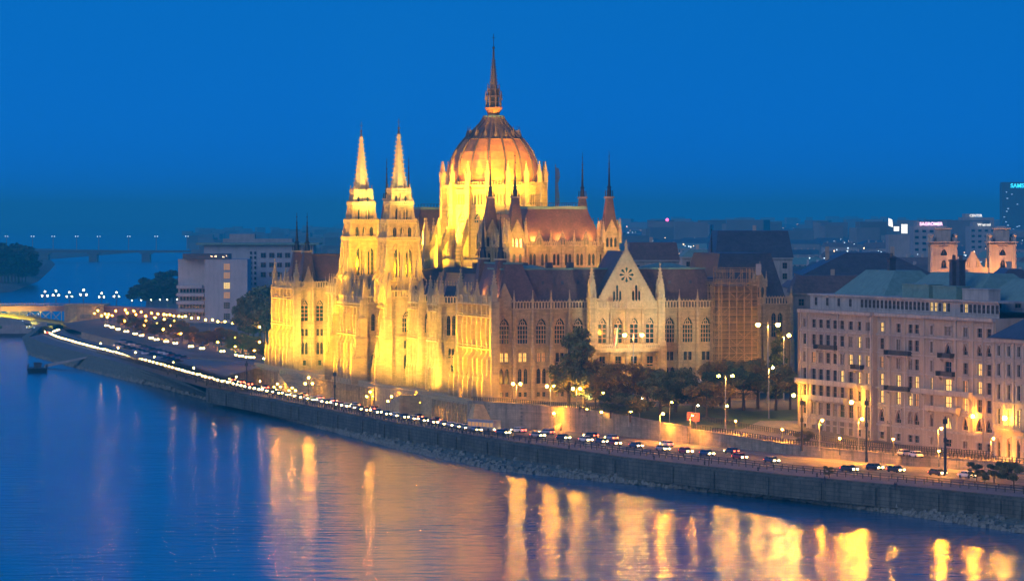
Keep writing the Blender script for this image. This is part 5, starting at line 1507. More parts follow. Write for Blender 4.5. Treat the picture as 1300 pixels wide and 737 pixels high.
# ---- ordinary houses of the city, each a thing
HMAT = ['plaster_pink', 'plaster_grey', 'plaster_cream', 'concrete', 'plaster_white']; RMAT = ['roof_red', 'roof_dark', 'roof_brown', 'copper', 'roof_dark']
WORDS_W = ['pink-beige', 'grey', 'cream', 'concrete', 'white']; WORDS_R = ['red-brown', 'dark slate', 'brown', 'green copper', 'dark']
_hm = {}
def housemesh(kw, kr, var):
    key = (kw, kr, var)
    if key in _hm: return _hm[key]
    rr = random.Random(kw * 31 + kr * 7 + var); W, D, H = rr.uniform(22, 42), rr.uniform(14, 20), rr.uniform(15, 22); rh = rr.uniform(3.5, 6)
    w = MB(); w.box(0, W, 0, D, 0, H); w.box(-.3, W + .3, -.4, D + .3, H - .5, H + .01)
    g = MB(); n = int(W / 3.6)
    for fl_ in range(int(H / 3.6)):
        for i in range(n):
            if rr.random() < .96: x = (i + .5) * W / n; g.box(x - .65, x + .65, -.08, -.02, 1.4 + fl_ * 3.6, 3.2 + fl_ * 3.6, 1 if rr.random() < .07 else 0)
    r = MB(); r.taper(-.4, W + .4, -.5, D + .4, H + .02, H + rh, min(W * .3, rh * rr.choice([.3, 1.2])), D * .45)
    c = MB()
    for k in range(rr.randint(2, 4)): x = W * (k + .6) / 4.2; c.box(x - .7, x + .7, D * .4, D * .4 + 1.2, H, H + rh + rr.uniform(1, 2.2))
    _hm[key] = (w.mesh('wall', [HMAT[kw]]), g.mesh('windows', ['glass_dark', 'glass_lit']), r.mesh('roof', [RMAT[kr]]), c.mesh('chimney', [HMAT[kw]]), W, D, H + rh)
    return _hm[key]
RH = random.Random(5); rowsd = []
placed = 0
def row_words(d): return 'just behind the embankment blocks' if d < 1500 else ('beyond the church' if d < 1900 else ('far back in the blue haze' if d > 3000 else 'in the middle distance'))
for d in (1420, 1560, 1750, 1950, 2200, 2500, 2850, 3300, 3900):
    step = 34 if d < 2500 else 46
    X = (795 - PCX) / FP * d; Xe = (1330 - PCX) / FP * d; k = 0
    while X < Xe:
        kw, kr, var = RH.randrange(5), RH.randrange(5), RH.randrange(3)
        wm, gm, rm, cm, W, D, HT = housemesh(kw, kr, var)
        px = PCX + (X + W / 2) / d * FP
        if not (d < 1600 and (905 < px < 1010 or 1175 < px < 1300)):
            y = d + RH.uniform(-30, 30); root = empty('town_house', (X, y, zup(y)), RH.uniform(-.25, .25))
            tag(root, '%s house, %s roof, %s from the left, %s city row' % (WORDS_W[kw], WORDS_R[kr], ordinal(k), ['nearest', 'second', 'third', 'fourth', 'fifth', 'sixth', 'seventh', 'eighth', 'farthest'][[1420, 1560, 1750, 1950, 2200, 2500, 2850, 3300, 3900].index(d)]), 'house', 'houses of the city behind the parliament')
            s = RH.uniform(.85, 1.15)
            for nm, me in (('wall', wm), ('window', gm), ('roof', rm), ('chimney', cm)):
                o = place(nm, me, root)
                if nm == 'window': o['kind'] = 'stuff'
            root.scale = (1, 1, s); placed += 1; k += 1
        X += W + RH.uniform(0, 14)
M['city_a'] = mat('far_city_wall', (.16, .16, .16), .9, .2, .05); M['city_b'] = mat('far_city_wall_dark', (.10, .11, .12), .9, .2, .05)
# the far rest of the city reads as one mass
fc = MB()
for k in range(2200):
    d = 4100 + 12000 * RH.random() ** 1.4; px = RH.uniform(760, 1340); X = (px - PCX) / FP * d; W, D, H = RH.uniform(15, 50), RH.uniform(12, 30), RH.uniform(10, 24) if RH.random() < .93 else RH.uniform(28, 48)
    fc.frame(X, d, RH.uniform(-.5, .5), 8); fc.box(0, W, 0, D, 0, H, RH.randrange(3), bottom=False)
    if H < 24: fc.taper(-.5, W + .5, -.5, D + .5, H + .01, H + 4, W * .2, D * .45, 3)
for k in range(900):
    d = 2600 + 9000 * RH.random() ** 1.2; px = RH.uniform(375, 560) if k < 200 else RH.uniform(230, 1340); X = (px - PCX) / FP * d
    if px < 420 and d < 3600: continue
    fc.frame(X, d, RH.uniform(-.5, .5), 8); fc.box(0, 26, 0, 14, 0, RH.uniform(10, 22), 1, bottom=False)
fc.frame(); struct(fc.obj('far_city', ['city_a', 'city_b', 'city_a', 'roof_dark']), 'stuff', 'hazy far city of countless small houses')
fl2 = MB()
for k in range(750):
    d = 1900 + 8000 * RH.random(); px = RH.uniform(790, 1300); z = 10 + RH.uniform(12, 26); X = (px - PCX) / FP * d; r = .28 * d / 2500 * RH.choice([.6, 1, 1, 1.6]); fl2.ball(X, d, z, r, RH.randrange(2), 5, 3)
struct(fl2.obj('city_lights', ['far_light', 'far_warm']), 'stuff', 'scattered tiny lights of the far city')
# ================================================================== LEFT: BRIDGES, WHITE OFFICE BLOCK
d = 2060.0; ZD = HC - (388.5 - HY) * d / FP      # deck top
XR = at(132, 400, 8)[0] * 0 + (132 - PCX) / FP * d; XL = -620.0
XA = (83 - PCX) / FP * d
BR = empty('river_bridge', (0, d, 0)); tag(BR, 'stone and iron river bridge with a yellow lit arch at the left', 'bridge')
M['bridge_iron'] = mat('painted_bridge_iron', (.32, .16, .12), .6, .15, .3)
M['arch_yellow'] = mat('yellow_bridge_arch', (.55, .48, .10), .6, .1, .5)
q = MB(); q.box(XL, XA, 0, 22, ZD - 2.6, ZD - .4); q.box(XL, XA + 20, -.4, 22.4, ZD - .4, ZD); q.obj('deck', 'bridge_iron', BR)
q = MB()
for k in range(int((XA - XL) / 2.5)):
    x = XL + k * 2.5; q.box(x, x + .25, -.3, -.1, ZD, ZD + 1.2)
q.box(XL, XA + 20, -.35, -.05, ZD + 1.2, ZD + 1.45); q.obj('railing', 'bridge_iron', BR)
# arch: springs at the abutment, rises to the left
def archz(x):
    t = (XA - x) / 88.0; t = t - 2 * int(t / 2) if t > 2 else t; return ZD - 9.5 + 7.2 * (1 - (1 - t) ** 2)
for y in (.4, 11, 21):
    q = MB(); x = XA
    while x > XA - 176: q.bar((x, y, archz(x)), (x - 4.4, y, archz(x - 4.4)), 1.25); x -= 4.4
    q.obj('arch', 'arch_yellow', BR)
q = MB(); x = XA - 2; k = 0
while x > XA - 48:
    a, b_ = archz(x), ZD - 2.6; q.bar((x, .3, a), (x, .3, b_), .3)
    q.bar((x, .3, a), (x - 5.5, .3, b_), .22); q.bar((x, .3, b_), (x - 5.5, .3, archz(x - 5.5)), .22); x -= 5.5
q.obj('truss', 'arch_yellow', BR)
q = MB(); q.box(XA, XR, -4, 26, 2, ZD + .2); q.box(XA - .6, XR + .6, -4.6, 26.6, ZD + .2, ZD + .9); q.box(XA - .5, XR + .5, -4.5, 26, 2, 4.5); q.box(XA + 8, XA + 14, -4.15, -4.01, ZD - 6.5, ZD - 4.2, 1)
for x in (XA + .4, XA + 6, XA + 16, XR - .4): q.box(x - .5, x + .5, -4.4, -4.003, 4.5, ZD)
q.obj('abutment', ['stone', 'stone_dirty'], BR)
q = MB(); q.hexa([(XR, 0, 5), (XR + 60, 0, 5), (XR + 60, 20, 5), (XR, 20, 5)], [(XR, 0, ZD), (XR + 60, 0, ZD - 2.5), (XR + 60, 20, ZD - 2.5), (XR, 20, ZD)]); q.obj('ramp', 'bridge_iron', BR)
q = MB(); q.box(XA - 185, XA - 172, -3, 26, -2, ZD - 1); q.obj('pier', 'stone', BR)

d2 = 5200.0; Z2 = HC - (318.5 - HY) * d2 / FP
FB = empty('far_bridge', (0, d2, 0)); tag(FB, 'hazy flat road bridge crossing the river in the far distance', 'bridge')
xa, xb = (20 - PCX) / FP * d2, (262 - PCX) / FP * d2
q = MB(); q.box(xa - 60, xb, 0, 22, Z2 - 2.2, Z2); q.box(xa - 60, xb, -.5, -.2, Z2, Z2 + 1.1); q.obj('deck', 'roof_dark', FB)
for px in (56, 118, 185):
    x = (px - PCX) / FP * d2; q = MB(); q.box(x - 5.5, x + 5.5, 1, 21, -2, Z2 - 2.2); q.box(x - 8, x + 8, 0, 22, Z2 - 4.0, Z2 - 2.21); q.obj('pier', 'roof_dark', FB)

# ---- white office block with the lit stairwell
d = 1960.0; s = d / FP
def Xp(px): return (px - PCX) * s
def Zp(py): return HC - (py - HY) * s
OB = empty('white_office_block', (Xp(225), d, 8)); tag(OB, 'pale modern office block with a column of lit stairwell windows beyond the trees', 'office building')
q = MB(); o0 = Xp(225); g = 8
def bx(px0, px1, y0, y1, yt, yb=412, m=0): q.box(Xp(px0) - o0, Xp(px1) - o0, y0, y1, max(Zp(yb), g) - g, Zp(yt) - g, m)
bx(260, 314, 0, 30, 329)
q.box(Xp(225) - o0, Xp(259.8) - o0, 6, 30, 0, Zp(329) - g)
for k, (yt, px1) in enumerate(((362, 256), (372, 259), (382, 259), (392, 259))):      # stepped balconied terraces
    q.box(Xp(225) - o0 - .5, Xp(px1) - o0, 1.5 - k * .2, 6.0, Zp(yt + 4) - g, Zp(yt) - g)
q.obj('wall', 'plaster_white', OB)
q = MB(); bx(250, 392, 45, 75, 312); q.obj('rear_wing', 'plaster_white', OB)
q = MB(); bx(240, 400, 42, 78, 309, 311.6); q.obj('roof_edge', 'copper', OB)
q = MB(); bx(232, 290, -.3, 22, 322, 329); q.obj('roof_cabin', 'roof_dark', OB)
q = MB()
for k, (y, m_) in enumerate(((338, 0), (349, 0), (362, 1), (374, 0), (387, 2), (401, 2))):
    x0, x1 = Xp(284) - o0, Xp(292) - o0; z0, z1 = Zp(y + 4.5) - g, Zp(y - 3.5) - g
    for i in range(3):
        for j in range(3):
            a = x0 + (x1 - x0) * i / 3; c = z0 + (z1 - z0) * j / 3; q.box(a + .12, a + (x1 - x0) / 3 - .12, -.25, -.05, c + .12, c + (z1 - z0) / 3 - .12, m_)
q.obj('stair_window', ['glass_dim', 'glass_lit', 'glass_dark'], OB)
for y in (325, 337.5, 350):
    for px in (327, 338, 348, 358.5, 369, 380):
        w_ = MB(); a = Xp(px) - o0; zc = Zp(y) - g; w_.box(a - 1.25, a + 1.25, 44.6, 44.9, zc - 1.2, zc + 1.2, 0); w_.box(a - .08, a + .08, 44.5, 44.59, zc - 1.2, zc + 1.2, 1); w_.obj('window', ['glass_dark', 'frame_wood'], OB)
for px in (311, 316.5):
    for y in (322, 328, 335, 341, 348, 355, 362): w_ = MB(); a = Xp(px) - o0; zc = Zp(y) - g; w_.box(a - .5, a + .5, 44.6, 44.9, zc - .7, zc + .7); w_.obj('window', 'glass_dark', OB)
q = MB()
for k in range(4):
    for j in range(8): x = 1 + j * 1.6; z = Zp(369 + k * 10) - g; q.box(x, x + 1.1, 5.7, 5.95, z - .9, z + .9)
q.obj('terrace_window', 'glass_dark', OB)
q = MB()
for k in range(9): q.ball(Xp(R.uniform(268, 290)) - o0, -.4, Zp(R.uniform(324, 327)) - g, .22, 0, 5, 3)
q.obj('roof_lamp', 'far_warm', OB)
# flat building behind
X, Y, Z = atd(283, 303, 2500); q = MB(); q.box(0, 44, 0, 20, 0, Z - 8); q.box(4, 20, 2, 15, Z - 8, Z - 5)
o = q.obj('office_building', 'concrete'); o.location = (X, Y, 8); tag(o, 'hazy flat-roofed building just showing above the white office block', 'building')

# ---- moored pontoon
X, Y = at(47.5, 472, 0); PT = empty('mooring_pontoon', (X, Y, 0), .1); tag(PT, 'small dark mooring pontoon in the water off the stone bank', 'pontoon')
q = MB(); q.hexa([(-3.6, -6, -.3), (3.6, -6, -.3), (3.6, 6, -.3), (-3.6, 6, -.3)], [(-4, -7, 1.6), (4, -7, 1.6), (4, 7, 1.6), (-4, 7, 1.6)]); q.box(-4.1, 4.1, -7.1, 7.1, 1.6, 1.75); q.obj('hull', 'black_metal', PT)
q = MB(); q.box(-1.4, 1.6, -1, 3.5, 1.76, 3.6); q.box(-1.7, 1.9, -1.3, 3.8, 3.6, 3.75); q.obj('cabin', 'roof_dark', PT)
q = MB()
for x, y in ((-3.7, -6.6), (3.7, -6.6), (-3.7, 6.6), (3.7, 6.6), (0, -6.6)): q.frus(x, y, 1.7, 3.0, .18, .18, 6)
for z in (2.3, 2.9): q.bar((-3.7, -6.6, z), (3.7, -6.6, z), .07); q.bar((-3.7, 6.6, z), (3.7, 6.6, z), .07)
q.obj('bollard', 'black_metal', PT)
# gangway on the bank
a, b_ = at(58, 463, 1.2), at(128, 449, 5.6); q = MB(); q.hexa([(a[0], a[1] - 4, .3), (b_[0], b_[1] - 4, 5.2), (b_[0], b_[1] + 2, 5.2), (a[0], a[1] + 2, .3)], [(a[0], a[1] - 4, 1.5), (b_[0], b_[1] - 4, 5.62), (b_[0], b_[1] + 2, 5.62), (a[0], a[1] + 2, 1.5)])
o = q.obj('boat_ramp', 'concrete'); tag(o, 'pale sloping concrete ramp down the stone bank to the water', 'ramp')
# pier with parked boats under the arch, beyond
for k, (px, py, ln) in enumerate(((18, 427, 26), (50, 423, 22), (5, 417, 30), (40, 414, 24), (22, 408, 26))):
    X, Y = at(px, py, 0); rt = empty('moored_boat', (X, Y, 0), 0.05); tag(rt, 'hazy white boat moored beyond the bridge arch, %s' % ['nearest to the bank tip', 'right of the nearest one', 'at the left picture edge', 'second row on the right', 'farthest back'][k], 'boat', 'boats moored under the arch')
    q = MB(); q.hexa([(-ln / 2 + 2, -2.5, -.3), (ln / 2 - 1, -2.5, -.3), (ln / 2 - 1, 2.5, -.3), (-ln / 2 + 2, 2.5, -.3)], [(-ln / 2, -3, 1.6), (ln / 2, -3, 1.6), (ln / 2, 3, 1.6), (-ln / 2, 3, 1.6)]); q.obj('hull', 'roof_dark', rt)
    q = MB(); q.box(-ln / 2 + 4, ln / 2 - 4, -2, 2, 1.6, 4.0); q.box(-ln / 2 + 7, ln / 2 - 7, -1.6, 1.6, 4.0, 6.0); q.obj('cabin', 'concrete', rt)
    q = MB()
    for j in range(3): q.ball(R.uniform(-ln / 2, ln / 2), -3.2, R.uniform(2, 5), .22, 0, 5, 3)
    q.obj('lamp', 'far_light', rt)

# yellow lamps under the arch
for k in range(6):
    dd = bpy.data.lights.new('arch_lamp', 'SPOT'); dd.energy = 80000; dd.color = (1.0, .8, .08); dd.spot_size = radians(70); dd.spot_blend = .8; dd.shadow_soft_size = .5
    o = bpy.data.objects.new('arch_lamp', dd); COL.objects.link(o); o.location = (XA - 4 - 14 * k, 2060 - 22, 1.5); o.rotation_euler = (radians(128), 0, 0)
# ================================================================== STREET LAMPS
M['warm_dim'] = lampmat('dim_warm_lamp', (1.0, .55, .12), 130); M['warm_bright'] = lampmat('bright_warm_lamp', (1.0, .43, .025), 800)
M['sodium_bright'] = lampmat('bright_sodium_lamp', (1.0, .31, .008), 2600)
def lampset(kind, glow):
    "returns list of (part name, mesh) for a lamp of unit layout; heights in metres"
    P = []; m = MB(); g = MB(); a = MB()
    if kind == 'mast':          # tall mast with two heads
        m.frus(0, 0, 0, 1.2, .22, .18, 8); m.frus(0, 0, 1.2, 12.0, .15, .09, 8); m.ball(0, 0, 12.05, .14, 0, 6, 4)
        for s_ in (-1, 1): a.bar((0, 0, 11.8), (s_ * 1.3, 0, 12.1), .1); a.box(min(s_ * 1.2, s_ * 1.9), max(s_ * 1.2, s_ * 1.9), -.22, .22, 12.05, 12.25); g.ball(s_ * 1.5, 0, 11.9, .3, 0, 8, 5)
    elif kind == 'tall':        # tall mast, one head
        m.frus(0, 0, 0, 1.2, .2, .16, 8); m.frus(0, 0, 1.2, 11.8, .14, .09, 8)
        a.bar((0, 0, 11.6), (.9, 0, 12.1), .1); a.box(.6, 1.5, -.2, .2, 12.1, 12.25); g.ball(.95, 0, 11.95, .32, 0, 8, 5)
    elif kind == 'street':      # 7 m lamp with a short arm
        m.frus(0, 0, 0, .9, .16, .12, 8); m.frus(0, 0, .9, 6.8, .1, .07, 8)
        a.bar((0, 0, 6.6), (.7, 0, 7.0), .08); a.box(.35, 1.1, -.16, .16, 7.02, 7.14); g.ball(.7, 0, 6.86, .28, 0, 8, 5)
    elif kind == 'globe':       # lower promenade lamp with a globe
        m.frus(0, 0, 0, .8, .18, .1, 8); m.frus(0, 0, .8, 3.7, .08, .06, 8); a.frus(0, 0, 3.7, 3.8, .2, .2, 8); g.ball(0, 0, 4.05, .24, 0, 8, 5); a.frus(0, 0, 4.35, 4.5, .16, .02, 8)
    elif kind == 'candelabra':  # three globes
        m.frus(0, 0, 0, 1.4, .35, .2, 8); m.frus(0, 0, 1.4, 6.0, .13, .09, 8); m.frus(0, 0, 2.6, 2.8, .25, .25, 8)
        for s_ in (-1, 1): a.bar((0, 0, 4.3), (s_ * 1.3, 0, 4.6), .12); g.ball(s_ * 1.3, 0, 5.1, .34, 0, 8, 5)
        a.bar((0, 0, 6.0), (0, 0, 6.7), .12); g.ball(0, 0, 7.2, .34, 0, 8, 5)
    elif kind == 'double':      # 5 m lamp with two heads
        m.frus(0, 0, 0, .9, .16, .12, 8); m.frus(0, 0, .9, 5.0, .1, .07, 8); a.bar((-.9, 0, 5.0), (.9, 0, 5.0), .09)
        for s_ in (-1, 1): a.box(s_ * .9 - .3, s_ * .9 + .3, -.15, .15, 5.25, 5.35); g.ball(s_ * .9, 0, 5.1, .34, 0, 8, 5)
    elif kind == 'far':         # lamp far away: post and one big head
        m.frus(0, 0, 0, 7.4, .16, .1, 6); g.ball(0, 0, 7.6, .36, 0, 6, 4)
    elif kind == 'fardouble':
        m.frus(0, 0, 0, 9, .18, .1, 6); a.bar((-1.6, 0, 9), (1.6, 0, 9), .16)
        for s_ in (-1, 1): g.ball(s_ * 1.8, 0, 8.9, .4, 0, 6, 4)
    mats = {'d': 'warm_dim', 'm': 'warm_bright', 'b': 'sodium_bright', 's': 'sodium', 'w': 'warm', 'p': 'white'}
    P.append(('post', m.mesh('post', ['black_metal' if kind in ('globe', 'candelabra') else 'steel'])))
    if a.f: P.append(('arm', a.mesh('arm', ['black_metal'])))
    for gq in pieces_balls(g): P.append(('lamp_globe', gq.mesh('lamp_globe', [mats[glow]])))
    return P
def pieces_balls(g):
    k = len(g.v) // GN(g); n = len(g.v) // k; nf = len(g.f) // k; out = []
    for i in range(k):
        q = MB(); q.v = g.v[i * n:(i + 1) * n]; q.f = [[a - i * n for a in f] for f in g.f[i * nf:(i + 1) * nf]]; q.m = [0] * nf; out.append(q)
    return out
def GN(g):
    t = MB(); nk = (8, 5) if len(g.v) % BALL85 == 0 else (6, 4); t.ball(0, 0, 0, 1, 0, *nk); return len(t.v)
_t = MB(); _t.ball(0, 0, 0, 1, 0, 8, 5); BALL85 = len(_t.v)
_ls = {}
LH = {'double': 5.1, 'mast': 12.0, 'tall': 12.0, 'street': 6.9, 'globe': 4.05, 'candelabra': 7.2, 'far': 7.6, 'fardouble': 8.9}
def lamp(kind, glow, x, y, z, label, group, rz=0.0, h=None):
    if (kind, glow) not in _ls: _ls[(kind, glow)] = lampset(kind, glow)
    r = empty('street_lamp', (x, y, z), rz); tag(r, label, 'street lamp', group)
    s = (h / LH[kind]) if h else 1.0
    for nm, me in _ls[(kind, glow)]: place(nm, me, r)
    r.scale = (max(s, .8), max(s, .8), s)
    return r
def lp(kind, glow, px, hy, by, lev, label, group=None, rz=0.0):
    if lev == 'q': x, y = at(px, by, ZQ); y -= 5.0; z = ZQ
    else: x, y, z = atu(px, by)
    h = (by - hy) * y / FP
    if glow in 'sb' or (kind in ('double', 'tall', 'mast')):     # the lamp's own light, thrown down on the ground by its shade
        dd = bpy.data.lights.new('street_light', 'SPOT'); dd.energy = (6500 if kind == 'globe' else 15000) if glow in 'sb' else 8000; dd.color = (1.0, .36, .03) if glow in 'sb' else (1.0, .5, .08); dd.spot_size = radians(150); dd.spot_blend = .6; dd.shadow_soft_size = .3
        o = bpy.data.objects.new('street_light', dd); COL.objects.link(o); o.location = (x, y - .5, z + h - .45)
    return lamp(kind, glow, x, y, z, label, group, rz, h)
G1 = 'street lamps round the parliament and the park'
for a in [
 ('globe', 's', 637, 519, 538, 'q', 'low lamp at the foot of the retaining wall beside the parliament corner'),
 ('globe', 's', 667, 521, 541, 'q', 'low lamp at the retaining wall, second from the parliament corner'),
 ('globe', 's', 703, 523, 545.5, 'q', 'low lamp in front of the stone stair in the retaining wall'),
 ('street', 'w', 760, 521, 550, 'q', 'lamp at the retaining wall right of the stone stair'),
 ('street', 'b', 837, 523, 559, 'q', 'brightest yellow lamp beside the lower road below the park'),
 ('double', 'w', 656, 487, 513, 'u', 'double lamp on the parliament forecourt nearest the south-west corner'),
 ('double', 'w', 699, 490, 516, 'u', 'double lamp on the forecourt, middle one before the lit facade'),
 ('double', 'w', 732, 493, 519, 'u', 'double lamp on the forecourt at the foot of the big green tree'),
 ('street', 'w', 763, 498, 524, 'u', 'lamp right of the big tree behind the stone stair'),
 ('street', 'w', 798, 522, 541, 'u', 'short lamp on the wall edge below the dark park trees'),
 ('street', 'p', 812, 505, 533, 'u', 'slim white lamp standing on the lawn between the dark bushes'),
 ('street', 'w', 850, 510, 538, 'u', 'yellow lit lamp left of the two road signs'),
 ('street', 's', 876, 527, 548, 'u', 'short orange lamp right beside the pink road signs'),
 ('street', 'p', 883, 514, 545, 'u', 'white lamp behind the pink road signs'),
 ('mast', 'm', 804, 424, 512, 'u', 'tall mast lamp with two heads before the pointed gable'),
 ('mast', 'm', 921, 476, 546, 'u', 'tall double mast at the park path corner'),
 ('globe', 'w', 923, 515, 538, 'u', 'small lamp on the path right under the tall double mast'),
 ('tall', 'm', 976, 466, 531, 'u', 'tall single mast among the amber trees'),
 ('globe', 's', 934, 534, 551, 'u', 'orange lamp beside the fence at the park exit'),
 ('globe', 'b', 993, 545, 560, 'u', 'bright orange starry lamp on the square left of the beige block'),
 ('mast', 'm', 975, 411, 512, 'u', 'tall double mast lamp before the gothic east wing'),
 ('tall', 'm', 995, 425, 508, 'u', 'tall single mast lamp right before the big arched gate'),
 ('globe', 's', 1066, 556, 577, 'u', 'small lamp at the left wing of the beige block'),
 ('globe', 's', 1134, 557, 578, 'u', 'small lamp before the narrow arched door of the beige block'),
 ('globe', 's', 1192, 572, 592, 'u', 'small lamp on the orange road right of the parked white car'),
 ('street', 'b', 1191, 543, 583, 'u', 'orange lamp on a pole in front of the middle of the beige block'),
 ('street', 'b', 1090, 531, 574, 'u', 'orange lamp in the recess of the beige block'),
 ('street', 'b', 1258, 556, 586, 'u', 'orange lamp where the beige block meets the cream building'),
 ('globe', 'w', 745, 519, 528, 'u', 'small lamp at the top of the stone stair'),
 ('street', 's', 1040, 533, 571, 'u', 'orange lamp at the left corner of the beige block'),
]:
    lp(*a, G1)
# lamps fixed to walls
def wall_lamp(x, y, z, label, nrm, glow, r=.38):
    rt = empty('wall_lamp', (x, y, z)); tag(rt, label, 'wall lamp', None)
    q = MB(); q.bar((-nrm[0] * 1.5, -nrm[1] * 1.5, .3), (nrm[0] * 1.0, nrm[1] * 1.0, .45), .1); q.obj('bracket', 'black_metal', rt)
    q = MB(); q.ball(nrm[0] * 1.0, nrm[1] * 1.0, 0, r, 0, 8, 5); q.obj('lamp_globe', glow, rt)
nb = (sin(BA), -cos(BA))
def onbig(px, z, off): s_ = along(px); return (B0[0] + cos(BA) * s_ + nb[0] * off, B0[1] + sin(BA) * s_ + nb[1] * off, 7.5 + z)
M['lamp_strong'] = lampmat('strong_sodium_lamp', (1.0, .38, .012), 1500)
wall_lamp(*onbig(1028, 9.6, 3.4), 'blazing yellow wall lamp on the left corner of the beige block', nb, 'lamp_strong')
wall_lamp(*onbig(1103, 9.4, 3.6), 'blazing yellow wall lamp in the recess of the beige block', nb, 'lamp_strong')
wall_lamp(*onbig(1240, 8.6, 0), 'small wall lamp right of the lit windows of the beige block', nb, 'sodium')
cn = (sin(CA), -cos(CA))
M['lamp_blaze'] = lampmat('blazing_lamp', (1.0, .45, .03), 450)
wall_lamp(C0[0] + cos(CA) * 7.5 + cn[0] * .6, C0[1] + sin(CA) * 7.5 + cn[1] * .6, 7.5 + 9.6, 'dazzling lamp over the balcony of the cream building', cn, 'lamp_blaze', .5)
for k, (px, by) in enumerate(((128, 447), (150, 453), (172, 459), (196, 465), (220, 472), (246, 480), (272, 486), (300, 492), (330, 498))):
    x, y = at(px, by, ZQ); lamp('globe', 'd', x, y, ZQ, 'small warm lamp beside the headlight queue, %s from the left' % ordinal(k), 'small lamps beside the headlight queue', 0, 3.6)
# dark tramway masts
for px, ty, by, lev, lab in ((425, 470, 519, 'q', 'dark slim mast on the quay before the twin towers'), (1018, 505, 572, 'u', 'dark mast at the left corner of the beige block'), (1100, 505, 586, 'u', 'dark mast with small lamp arms before the recess of the beige block'), (1200, 528, 601, 'u', 'dark mast on the orange road near the right edge'), (313, 458, 495, 'q', 'dark mast on the lower road left of the parliament')):
    x, y, z = (*at(px, by, ZQ), ZQ) if lev == 'q' else atu(px, by); h = (by - ty) * y / FP
    q = MB(); q.frus(0, 0, 0, h, .28, .16, 8); q.box(-.5, .5, -.25, .25, h - 1.6, h - .6); q.box(-.35, .35, -.2, .2, h * .55, h * .55 + .9); q.frus(0, 0, 0, 1, .4, .3, 8)
    o = q.obj('tram_mast', 'black_metal'); o.location = (x, y, z); tag(o, lab, 'mast', 'dark masts along the tramway')
# lamps on the quay in front of the river arcade
for k, (px, hy, by) in enumerate(((352, 487, 500), (371, 492, 503), (392, 479, 505), (470, 497, 517), (497, 503, 523), (524, 503, 527), (537, 503, 528), (578, 512, 534), (590, 507, 535))):
    x, y = at(px, by, ZQ); lamp('candelabra', 'w', x, y, ZQ, 'dark candelabra lamp below the river arcade, %s from the left' % ordinal(k), 'candelabra lamps below the river arcade', TH, (by - hy) * y / FP)
# bridge candelabras
for k, (px, hy) in enumerate(((57, 370), (71, 369), (88, 371), (106, 368), (129, 372), (148, 371))):
    d_ = 2060 + 2; lamp('candelabra', 'p', (px - PCX) / FP * d_, d_, ZD, 'three-globe lamp on the bridge, %s from the left' % ordinal(k), 'three-globe lamps on the bridge', 0, (388.5 - hy) * d_ / FP)
# far bridge lamps
for k, px in enumerate((8, 41, 67, 97, 125, 163, 198, 237)):
    d_ = 5200; q = MB(); q.frus(0, 0, 0, 19, .5, .35, 6); o = empty('street_lamp', ((px - PCX) / FP * d_, d_ + 4, Z2)); q.obj('post', 'steel', o); q = MB()
    for s_ in (-1, 1): q.ball(s_ * 1.6, 0, 19.3, .6, 0, 6, 4)
    q.obj('lamp_globe', 'far_light', o); tag(o, 'tall pale lamp on the far hazy bridge, %s from the left' % ordinal(k), 'street lamp', 'lamps on the far bridge')
# rows of lamps along the avenue and the roads north of the parliament
def rowl(kind, glow, p0, p1, n, hpx0, hpx1, lab, grp, bow=0.0):
    for k in range(n):
        t = k / (n - 1); px = p0[0] + (p1[0] - p0[0]) * t; by = p0[1] + (p1[1] - p0[1]) * t + bow * sin(pi * t)
        px += R.uniform(-1.5, 1.5)
        x, y, z = atu(px, by); lamp(kind, glow, x, y, z, '%s, %s from the left' % (lab, ordinal(k)), grp, R.uniform(-.3, .3), (hpx0 + (hpx1 - hpx0) * t) * y / FP)
rowl('fardouble', 'w', (213, 419), (352, 441), 9, 20, 24, 'double-headed lamp of the back row beside the white office block', 'double lamps of the back row')
rowl('far', 's', (168, 416), (346, 452), 12, 12, 15, 'orange lamp among the avenue trees', 'orange lamps of the avenue')
rowl('far', 'w', (150, 402), (232, 416), 9, 10, 14, 'white lamp on the embankment beyond the bridge ramp, upper row', 'white lamps beyond the bridge ramp')
rowl('far', 's', (160, 408), (222, 420), 6, 11, 13, 'orange lamp beyond the bridge ramp, lower row', 'orange lamps beyond the bridge ramp')
rowl('far', 's', (137, 412), (345, 462), 10, 10, 12, 'orange lamp along the lower side of the avenue', 'orange lamps on the lower side of the avenue')
rowl('far', 'p', (168, 389), (224, 392), 6, 8, 12, 'small pale lamp on the far shore left of the office block', 'pale lamps of the far shore')
for k in range(7):
    px, by = 120 + k * 4.5, 404 + R.uniform(-3, 6); x, y, z = atu(px, by); lamp('far', 'w', x, y, z, 'warm lamp in the cluster right of the bridge abutment, %s from left' % ordinal(k), 'warm lamps at the bridge abutment', 0, R.uniform(6, 10) * y / FP)
